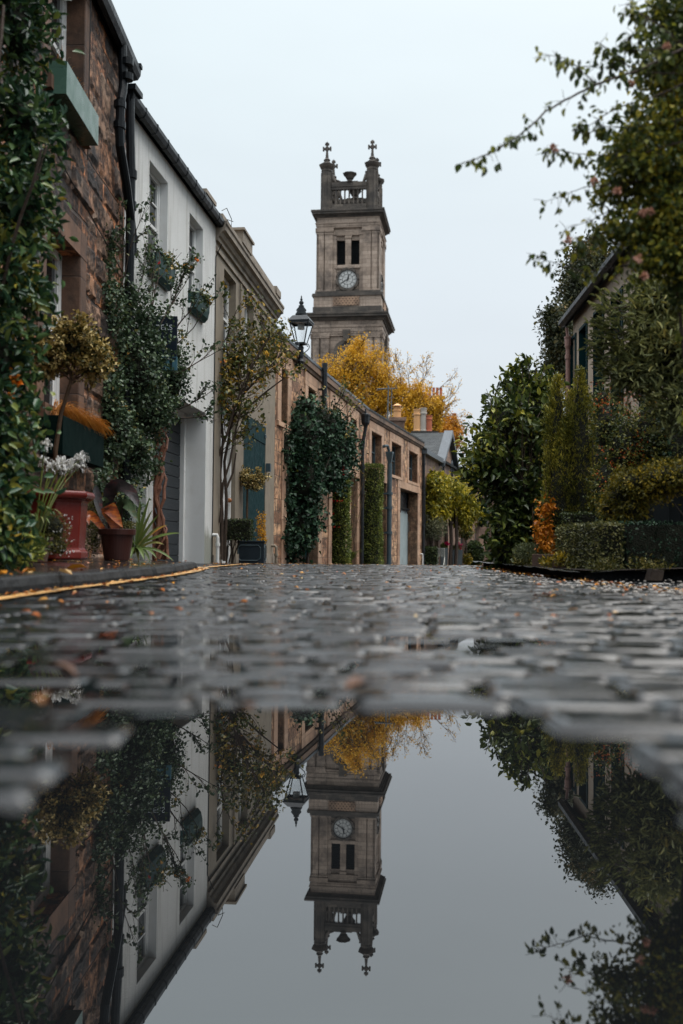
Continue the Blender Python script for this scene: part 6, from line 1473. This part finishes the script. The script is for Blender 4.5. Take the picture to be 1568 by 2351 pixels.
for (x0, y0, dx, dz) in [(1200, 870, -.1, 1), (1190, 900, -.4, 1), (1160, 930, -.6, .8), (1120, 1000, -.9, .5), (1110, 1060, -1, .2), (1240, 880, .2, 1), (1100, 1090, -1, -.1), (1215, 870, .1, 1), (1150, 960, -.8, .7), (1230, 870, 0, 1)]:
    grow(q, Vector(at(x0, y0, 11.2))-c, (dx, rg.uniform(-.3, .3), dz), .17, .006, 1, rg, tips, 5, 2, .4, .15, .15)
q.build('trunk', M['bark'], t)
tip_leaves('branch_leaves', [s for s in tips if s[0][2] > .5], 1.0, .082, .02, G['magnolia'], t, 'oval', .48, o, prob=.8, along=.9, droop=.1)
# ---- golden yew, two points
c = at(1303, 1300, 9.9); c.z = .08; o = tuple(c); t = plant('columnar_yew', 'tall columnar golden yew with twin pointed tops', 'yew tree', o)
def spire(x, yt, yb, Y, r, n, lean=0):
    P = []; N_ = []
    a = at(x, yb, Y); b = at(x, yt, Y); s = Y/2287; h = RG.random(n)**.85; th = RG.random(n)*2*PI; rad = r*s*np.minimum(1, (1-h)*3.6+.10)*(.80+.2*np.sin(th*5+h*9)+.12*RG.normal(size=n))*(1-.25*RG.random(n)**3)
    P = np.stack([a.x+(b.x-a.x)*h+rad*np.cos(th), a.y+rad*np.sin(th), a.z+(b.z-a.z)*h], 1); N_ = np.stack([np.cos(th), np.sin(th), np.zeros(n)], 1); return P, N_
sets = [spire(1281, 862, 1250, 9.9, 34, 9000), spire(1331, 848, 1270, 9.7, 36, 9500), spire(1303, 960, 1290, 9.8, 52, 16000), spire(1268, 925, 1120, 9.9, 15, 2500), spire(1349, 905, 1100, 9.7, 14, 2500), spire(1310, 900, 1200, 9.7, 20, 3500)]
P = np.concatenate([s[0] for s in sets]); Nn = np.concatenate([s[1] for s in sets])
i = RG.choice(len(P), 7000); k_ = RG.integers(0, 7000, 30000); Q = P[i][k_]+RG.normal(size=(30000, 3))*np.array([.012, .012, .016]); Nq = Nn[i][k_]
leaf_mesh('leaves', Q, unit(Nq*.5+np.array([0, 0, .75])+rnd(30000)*.55), unit(Nq+rnd(30000)), .026*(.6+.8*RG.random(30000)), G['yew'], t, 'lance', .22, o)
q = MB()
for x, yt, yb, Y, r in ((1281, 880, 1270, 9.9, 27), (1331, 866, 1280, 9.7, 28), (1303, 985, 1292, 9.8, 46)):
    a = Vector(at(x, yb, Y))-c; b = Vector(at(x, yt, Y))-c; s = Y/2287*r; hh = b.z-a.z; q.lathe([(s*.6, 0), (s*.82, hh*.15), (s*.82, hh*.6), (s*.5, hh*.82), (.01, hh)], tuple(a), 12)
q.build('inner_twigs', M['core'], t, smooth=True)
# ---- orange beech
c = at(1250, 1290, 9.75); c.z = .08; o = tuple(c); t = plant('beech_sapling', 'slim beech sapling with glowing orange leaves beside the yew', 'sapling', o)
vs = [vp(1255, 1165, 9.7, 12, 26, .06), vp(1248, 1210, 9.7, 16, 30, .08), vp(1255, 1245, 9.65, 16, 24, .08), vp(1268, 1262, 9.6, 18, 10, .06)]
foliage('leaves', vs, 520, .045, G['beech'], t, 'oval', .55, clumps=90, spread=.03, out=.6, up=-.3, jit=.7, shell=1, origin=o)
q = MB(); tips = []; grow(q, (0, 0, 0), (.05, 0, 1), .5, .008, 1, rg, tips, 7, 3, .3, .3, .1); q.tube([Vector(at(1232, 1270, 9.7))-c, Vector(at(1226, 1220, 9.7))-c, Vector(at(1222, 1165, 9.7))-c], .004, 4); q.build('stem', M['twig'], t)
c = at(1222, 1296, 9.8); c.z = .08; o = tuple(c); t = plant('low_grey_shrub', 'low fine leaved grey green shrub behind the timber planter', 'shrub', o)
foliage('leaves', [vp(1212, 1268, 9.9, 34, 22), vp(1238, 1276, 9.8, 26, 16)], 3600, .022, leafmat('grey_green_leaves', [(0, (.03,.045,.02)), (1, (.12,.14,.07))], .5, .2), t, 'lance', .3, out=.6, up=.5, shell=1, origin=o)
# ---- timber edged bed
a = at(1221, 1305, 9.3); t = plant('timber_planter', 'weathered timber plank edging with bronze foliage by the yew', 'planter', (a.x, 9.3, .075))
b = at(1290, 1300, 8.6); q = MB(); d = Vector((b.x-a.x, b.y-a.y, 0)); L_ = d.length; q.T = Matrix.Rotation(math.atan2(d.y, d.x), 4, 'Z'); q.box(0, L_, 0, .035, 0, .115); q.box(0, .04, .036, .5, 0, .112); q.build('plank', M['wood'], t, bevel=.004)
c = Vector((a.x, 9.3, .075)); vs = [vp(1262, 1292, 8.85, 22, 10, .1), vp(1285, 1285, 8.6, 16, 14, .1)]
foliage('leaves', vs, 420, .035, G['gold'], t, 'lance', .35, shell=1, up=.6, origin=tuple(c))
# ---- clipped hedge
def hedge(label, x0, x1, y0, y1, z0, z1, n, m, size=.022):
    o = ((x0+x1)/2, (y0+y1)/2, z0); t = plant('clipped_hedge', label, 'hedge', o, 'clipped low hedges by the right hand kerb'); v = (*o[:2], (z0+z1)/2, (x1-x0)/2, (y1-y0)/2, (z1-z0)/2)
    foliage('leaves', [v], n, size, m, t, 'oval', .6, out=.5, up=.2, jit=.9, shell=.04, origin=o, box=True)
    q = MB(); q.box(-v[3]*.96+.01, v[3]*.96, -v[4]*.97, v[4]*.97, 0, (z1-z0)-.02); q.build('inner_twigs', M['core'], t)
hedge('clipped low privet hedge with a square corner by the kerb', 1.97, 2.16, 7.64, 9.15, .07, .44, 9000, G['boxw'])
hedge('very dark low box hedge to the right of the privet one', 2.17, 3.1, 7.66, 9.15, .07, .45, 8000, G['camellia'])  # the privet hedge goes on here; its deep shade is put into dark leaves
hedge('darker second tier of hedge just behind the square hedge', 2.1, 3.0, 9.2, 10.2, .08, .58, 7000, G['box'])
# ---- firethorn with berries
c = at(1440, 1290, 8.7); c.z = .1; o = tuple(c); t = plant('firethorn', 'firethorn shrub speckled with orange berries between yew and rose', 'shrub', o)
vs = [vp(1392, 985, 8.7, 34, 74, .22), vp(1395, 1110, 8.6, 40, 66, .25), vp(1440, 1030, 8.5, 52, 95, .3), vp(1425, 1155, 8.4, 48, 46, .25), vp(1500, 1000, 8.4, 66, 100, .3), vp(1382, 920, 8.8, 22, 34, .15), vp(1560, 1040, 8.3, 60, 110, .3), vp(1500, 1130, 8.4, 60, 60, .3), vp(1400, 1190, 8.4, 30, 24, .15)]
foliage('leaves', vs, 14500, .030, G['pyra'], t, 'oval', .5, clumps=2600, spread=.03, out=.6, up=.1, jit=.9, shell=.8, origin=o)
core(vs, t, o, .66)
bp = []
for k in range(60): p = at(rg.uniform(1355, 1500), rg.uniform(890, 1130), 8.5); bp += [(p.x+rg.gauss(0, .03), p.y-.2+rg.gauss(0, .05), p.z+rg.gauss(0, .025)) for j in range(9)]
flowers('berries', bp, G['berry'], t, o, .0065, 5, 'oval', 1.0)
q = MB(); tips = []
for k in range(4): grow(q, (rg.uniform(-.2, .2), 0, 0), (rg.uniform(-.1, .2), 0, 1), .7, .02, 2, rg, tips, 6, 3, .4, .25, .12)
q.build('trunk', M['bark'], t)
# ---- willowy olive
c = Vector((2.9, 6.9, .12)); o = tuple(c); t = plant('willow_leaved_tree', 'pale green willow leaved tree at the right edge under the rambling rose', 'tree', o)
vs = [vp(1485, 755, 7.0, 54, 62, .3), vp(1520, 690, 6.9, 62, 70, .35), vp(1430, 830, 7.1, 34, 34, .2), vp(1520, 820, 6.9, 70, 80, .35), vp(1450, 860, 7.0, 46, 52, .25), vp(1590, 750, 6.8, 70, 110, .4), vp(1560, 930, 6.8, 60, 60, .3), vp(1475, 690, 7.1, 34, 30, .2)]
foliage('crown', vs, 8200, .066, G['olive'], t, 'lance', .2, clumps=1100, spread=.055, out=.6, up=.15, jit=.6, shell=.9, origin=o)
core(vs, t, o, .45)
q = MB(); tips = []; q.tube([(0, 0, 0), (.05, 0, .8), (0, .05, 1.5)], [.04, .035, .03], 8)
for v in vs: q.tube(bez((0, .05, 1.1), (v[0]-c.x+.1, v[1]-c.y, (v[2]-c.z)*.8), (v[0]-c.x, v[1]-c.y, v[2]-c.z), 6), [.02, .018, .015, .012, .009, .006], 6)
for k in range(18): x = rg.uniform(1425, 1460); grow(q, Vector(at(x, rg.uniform(690, 860), 7.0))-c, (-1, rg.uniform(-.4, .4), rg.uniform(-.3, .6)), .16, .004, 1, rg, tips, 5, 2, .3, .1, .12, minr=.0015)
q.build('trunk', M['bark'], t); tip_leaves('twig_leaves', tips, 2.2, .06, .012, G['olive'], t, 'lance', .2, o, along=1.2, droop=.1)
# ---- golden arching shrub
c = Vector((2.35, 6.6, .1)); o = tuple(c); t = plant('golden_shrub', 'golden green arching shrub over the dark fence', 'shrub', o)
vs = [vp(1460, 1112, 6.9, 56, 34, .25), vp(1525, 1095, 6.7, 52, 34, .25), vp(1420, 1140, 7.0, 32, 28, .15), vp(1570, 1090, 6.6, 50, 34, .25), vp(1450, 1165, 6.9, 34, 24, .15), vp(1500, 1130, 6.8, 46, 20, .2), vp(1400, 1165, 7.1, 22, 18, .1)]
foliage('leaves', vs, 11000, .024, G['gold'], t, 'oval', .45, clumps=2200, spread=.025, out=.5, up=-.05, jit=.8, shell=.8, origin=o)
core(vs, t, o, .72)
q = MB(); tips = []
for k in range(5): grow(q, (rg.uniform(.1, .5), rg.uniform(0, .3), 0), (rg.uniform(-.3, .1), 0, 1), .42, .012, 1, rg, tips, 6, 3, .4, .2, .15)
q.build('trunk', M['bark'], t)
# ---- dark fence and posts
a = at(1512, 1338, 7.9); t = plant('timber_fence', 'dark timber plank fence with a square post under the golden shrub', 'fence', (a.x, 7.9, .0))
q = MB(); q.box(-.065, .065, -.065, .065, 0, .84); q.box(-.075, .075, -.075, .075, .84, .87); q.build('post', M['fence'], t, bevel=.006)
q = MB(); q.box(1.9, 2.03, -.5, -.37, 0, 1.0); q.build('post', M['fence'], t, bevel=.006)
q = MB(); q.T = Matrix.Rotation(R(-13), 4, 'Z')
for k in range(17): q.box(.07+k*.108, .07+k*.108+.098, .0+.004*(k % 2), .022+.004*(k % 2), .14+.01*rg.random(), .95)
q.build('planks', M['fence'], t)
q = MB(); q.T = Matrix.Rotation(R(-13), 4, 'Z'); q.box(.07, 1.9, -.045, -.002, .18, .24); q.box(.07, 1.9, -.045, -.002, .74, .80); q.build('rail', M['fence'], t)
a = at(1500, 1343, 6.9); t = plant('timber_wedge', 'small brown timber block lying at the foot of the fence', 'timber block', (a.x, 6.9, .02)); q = MB(); q.add([(-.04, -.03, 0), (.05, -.04, 0), (.05, .08, 0), (-.04, .08, 0), (-.015, -.03, .085), (.065, -.04, .07), (.065, .08, .07), (-.015, .08, .085)], [(0,3,2,1), (0,1,5,4), (1,2,6,5), (2,3,7,6), (3,0,4,7), (4,5,6,7)]); q.build('block', M['bark'], t, bevel=.004)
# dark back hedge behind the fence, so the garden closes
o = (3.3, 9.5, .1); t = plant('garden_hedge', 'dark tall garden hedge in the shade behind the fence', 'hedge', o)
v = (3.5, 9.6, .75, .9, 1.6, .65); foliage('leaves', [v], 9000, .04, G['camellia'], t, 'oval', .6, shell=.1, origin=o, box=True); q = MB(); q.box(-.62, 1.05, -1.4, 1.6, 0, 1.2); q.build('inner_twigs', M['core'], t)

# ---- rambling rose close to the camera, top right
o = (2.15, 4.6, .1); c = Vector(o); t = plant('rambling_rose', 'tall rambling rose with faded pink blooms reaching in from the right', 'climbing plant', o)
q = MB(); tips = []; segs_ = []
def branch(path, Y, r0, r1, tw=1, dens=3, L_=.06):
    P_ = [Vector(at(1033+.3412*x, .3412*y, Y+.02*rg.random()))-c for x, y in path]; pp = []
    for a, b in zip(P_, P_[1:]): pp += [a.lerp(b, k/4) for k in range(4)]
    pp.append(P_[-1]); n = len(pp); pp = [p+Vector((rg.gauss(0, .0015), 0, rg.gauss(0, .0015))) for p in pp]
    q.tube(pp, [r0+(r1-r0)*i/(n-1) for i in range(n)], 6)
    for i in range(1, n):
        for k in range(dens):
            if rg.random() < .62: grow(q, pp[i], (rg.uniform(-1, .4), rg.uniform(-.6, .6), rg.uniform(-1, .6)), L_*rg.uniform(.4, 1), .0014, 0, rg, tips, 3, 1, .4, -.1, .2, minr=.0008)
branch([(1568, 330), (1280, 470), (1000, 560), (820, 650), (640, 750), (540, 850), (440, 930), (300, 1020), (180, 1065), (75, 1100)], 4.1, .006, .002, dens=2)
branch([(970, 550), (900, 490), (850, 450), (780, 395), (700, 375), (625, 370)], 4.1, .003, .001, dens=2)
branch([(1568, 950), (1300, 1030), (1200, 1050), (1040, 1045), (860, 1035), (740, 1010), (640, 1025)], 4.2, .004, .001, dens=3)
branch([(1400, 1200), (1100, 1240), (900, 1260), (800, 1300), (650, 1355)], 4.3, .003, .001, dens=2)
branch([(1400, 1750), (1100, 1800), (900, 1830), (760, 1785), (640, 1750), (570, 1715)], 4.5, .004, .001, dens=2); branch([(640, 1752), (590, 1775), (570, 1805)], 4.5, .0015, .001, dens=1)
branch([(1568, 280), (1400, 330), (1240, 340), (1080, 340), (1010, 290)], 4.2, .004, .001, dens=3)
branch([(1568, 300), (1420, 180), (1300, 100), (1220, 60), (1200, 20)], 4.2, .004, .001, dens=4)
branch([(1568, 560), (1400, 640), (1200, 700), (1060, 760), (940, 840), (860, 850)], 4.2, .004, .001, dens=4)
branch([(1568, 800), (1350, 840), (1200, 860), (1050, 850), (920, 900)], 4.2, .004, .001, dens=4)
branch([(1500, 1150), (1300, 1250), (1100, 1400), (960, 1480), (780, 1540)], 4.4, .004, .001, dens=4)
branch([(1568, 1450), (1300, 1500), (1050, 1560), (900, 1620), (780, 1640)], 4.4, .004, .001, dens=5)
branch([(1568, 500), (1300, 480), (1150, 420), (1020, 460), (860, 440)], 4.2, .003, .001, dens=4)
branch([(1350, 100), (1250, 230), (1150, 280)], 4.2, .003, .001, dens=4)
for k in range(7):
    x = 1500+rg.uniform(0, 300); branch([(x+100, 3000), (x, 2000), (x-rg.uniform(0, 160), 1200), (x-rg.uniform(0, 220), 500), (x-rg.uniform(0, 300), 60)], 4.5, .010, .004, dens=4)
q.tube([(0, 0, 0), (.05, 0, .9), (-.05, -.1, 1.7), (-.2, -.2, 2.3)], [.03, .026, .02, .012], 8)
q.build('stems', M['bark'], t)
tip_leaves('branch_leaves', tips, .62, .036, .006, G['arch'], t, 'oval', .58, o, droop=-.9, along=.4)
def cv(x, y, rx, ry, Y=4.4, rd=.25): return vp(1033+.3412*x, .3412*y, Y, rx*.3412, ry*.3412, rd)
vs = [cv(1540, 150, 210, 230), cv(1560, 500, 300, 260), cv(1500, 800, 240, 240), cv(1620, 1000, 330, 420), cv(1400, 1200, 260, 220), cv(1250, 1150, 220, 170), cv(1360, 1470, 240, 170), cv(1500, 1500, 300, 300), cv(1400, 1750, 280, 150), cv(1130, 1560, 120, 60), cv(1700, 1700, 300, 400), cv(1350, 450, 150, 110), cv(1130, 1020, 130, 110), cv(1100, 1250, 160, 90), cv(1260, 900, 160, 120), cv(1420, 30, 120, 90), cv(1700, 300, 300, 500)]
foliage('leaves', vs, 15500, .028, G['arch'], t, 'oval', .58, clumps=4000, spread=.024, out=.3, up=-.5, jit=.8, shell=1, origin=o)
foliage('inner_leaves', vs[3:4]+vs[10:11]+vs[16:17]+[cv(1640, 700, 160, 500, 4.7), cv(1600, 1350, 160, 500, 4.8)], 4500, .036, G['arch'], t, 'oval', .6, out=.3, up=-.4, jit=.8, shell=1, origin=o)
fl_ = [(1220, 565), (972, 1222), (1125, 1285), (1295, 1435), (1350, 1420), (1270, 1738), (705, 995), (795, 1615), (1460, 310), (1310, 1860)]
for x, y in fl_: flowers('faded_bloom', [at(1033+.3412*x, .3412*y, 4.15)], G['pink'], t, o, .019, 24)

# ================================================================ window boxes
def wbox(Fm, u0, u1, z0, z1, dp, m, name, label, y0=-.004, curved=False):
    p = Fm @ Vector((u0, 0, z0)); ang = math.atan2(Fm[1][0], Fm[0][0]); t = thing(name, label, 'window box', tuple(p), ang, 'window boxes on the first houses'); L = u1-u0; H = z1-z0; q = MB()
    if curved: pr = [(y0, 0), (-dp*.35, 0), (-dp*.7, H*.18), (-dp*.86, H*.5), (-dp*.9, H*.93), (-dp*1.02, H*.93), (-dp*1.02, H), (-dp*.8, H), (-dp*.8, H*.85), (y0-.02, H*.85), (y0, H)]
    else: pr = [(y0, 0), (-dp, 0), (-dp, H), (-dp+.012, H), (-dp+.012, H*.8), (y0-.012, H*.8), (y0-.012, H), (y0, H)]
    q.prof_x(pr, 0, L)
    if not curved: q.box(0, .006, -dp, y0, H*.8, H); q.box(L-.006, L, -dp, y0, H*.8, H)
    q.build('box', m, t, bevel=.003); return t, L, H
F_ = F1g; e1 = U(F_, 171)
t, L, H = wbox(F_, e1-1.10, hit(F_, 185, 345)[0], 3.98, 4.26, .165, M['green'], 'window_box', 'long green window box under the upper stone house window')
q = MB()
for k in range(90): x = rg.uniform(.05, L-.03); l = rg.uniform(.05, .2); a = rg.uniform(-.5, .5); blade(q, bez((x, -.08, H*.8), (x+a*.3*l, -.08+rg.uniform(-.3, .3)*l, H+l*.8), (x+a*l, -.08+rg.uniform(-.5, .3)*l, H+l*.7), 5), .003)
q.build('dead_grass', G['litter'], t)
t, L, H = wbox(F_, e1-1.10, hit(F_, 190, 1000)[0]+.05, .98, 1.30, .19, plain('dark_green_box', (.003,.011,.010), .8, .2, spec=.04), 'window_box', 'dark green window box with straw coloured grass above the pots')
q = MB()
for k in range(1100):
    x = L*rg.random()**.8; l = rg.uniform(.1, .34); a = rg.uniform(.0, 1.1); b = rg.uniform(-.65, .2)
    blade(q, bez((x, -.1+rg.uniform(-.05, .05), H*.85), (x+a*.25*l, -.1+b*.4*l, H+l*.75), (x+a*l*1.0, -.1+b*l, H+l*rg.uniform(-.2, .45)), 6), .0035)
q.build('straw_grass', M['straw'], t)
for (a, b), lab in ((W1, 'curved teal window box under the nearer white house window'), (W2, 'curved teal window box under the second white house window')):
    z_ = 3.50; t, L, H = wbox(F2, a-.03, b+.0, z_, z_+.31, .13, M['tealbox'], 'window_box', lab, curved=True)
    foliage('trailing_plant', [(L*.6, -.12, H*1.0, L*.4, .1, .07)], 160, .04, G['roseb'], t, 'heart', .7, shell=1)

# ================================================================ leaf litter and grit
def litter(name, pts, size, m, w=.55, label=None):
    P = np.array(pts); n = len(P); th = RG.random(n)*2*PI; D = np.stack([np.cos(th), np.sin(th), RG.normal(size=n)*.12], 1); N_ = unit(np.array([0, 0, 1.])+RG.normal(size=(n, 3))*.22)
    o_ = leaf_mesh(name, P, D, N_, size*(.4+RG.random(n)), m, None, 'oval', w); o_['kind'] = 'stuff'; return o_
pts = []
for k in range(230): Y = 2.6+rg.random()**1.2*10; x = kerb_x(Y)+abs(rg.gauss(0, .05))+.012 if Y < 10.3 else rg.uniform(-1.6, -1.1); pts.append((x, Y, road_z(x, Y)+.010))
for k in range(130): Y = 3.5+rg.random()*6.5; x = kerb_x(Y)-rg.random()*.85-.02; pts.append((x, Y, pave_z(x, Y)+.007))
for k in range(480): Y = 3.0+rg.random()**1.3*25; x = rg.uniform(kerb_x(Y) if Y < 10 else face_x(Y), right_x(Y)); pts.append((x, Y, road_z(x, Y)+.011))
for k in range(420): Y = 5.2+rg.random()*7; x = right_x(Y)-abs(rg.gauss(0, .12))+.03; pts.append((x, Y, road_z(x, Y)+.012))
for k in range(160): Y = 14+rg.random()*16; x = face_x(Y)+abs(rg.gauss(0, .2))+.1; pts.append((x, Y, road_z(x, Y)+.012))
litter('fallen_leaves', pts, .030, G['litter'])
vs = [(x_, y_, G0(y_)+.09, .12, .22, .05) for x_, y_ in ((1.95, 7.4), (1.98, 8.3), (1.9, 8.9), (1.92, 9.7), (2.3, 7.45), (2.8, 7.5), (1.88, 10.3))]
o_ = foliage('ground_cover', vs, 2600, .026, G['daisy'], None, 'oval', .5, clumps=500, spread=.03, out=.5, up=.5, jit=.9, shell=1, origin=(0, 0, 0)); o_['kind'] = 'stuff'
big = [at(x, y, Y) for x, y, Y in ((14, 1318, 4.6), (52, 1322, 4.7), (60, 1312, 5.2), (82, 1319, 5.0), (135, 1318, 5.1), (200, 1310, 6.0), (40, 1310, 5.4))]
litter('fallen_leaves', [(p.x, p.y, pave_z(p.x, p.y)+.010) for p in big], .10, G['litter'], .5)
litter('fallen_leaves', [(-1.36, 4.6, .028),  (-.11, 1.25, .02), (.42, 1.05, .018), (.5, 1.2, .02), (-.4, 1.35, .02), (.05, 1.5, .02), (-.5, 1.7, .02), (.36, .93, .012)], .06, leafmat('wet_brown_leaves', [(0, (.03,.012,.008)), (.6, (.07,.03,.014)), (1, (.18,.09,.04))], .3, .05))
q = MB()
for k in range(330):
    Y = 4.6+rg.random()**1.3*3.6; x = 1.15+rg.random()*1.3; r_ = rg.uniform(.004, .013); z = road_z(x, Y)+.010+r_*.5
    q.ball((x, Y, z), r_, 6, 4, (1, rg.uniform(.6, 1), .6))
o_ = q.build('gravel', plain('pale_grit', (.34,.31,.28), .5, .5, 30, .2)); o_['kind'] = 'stuff'
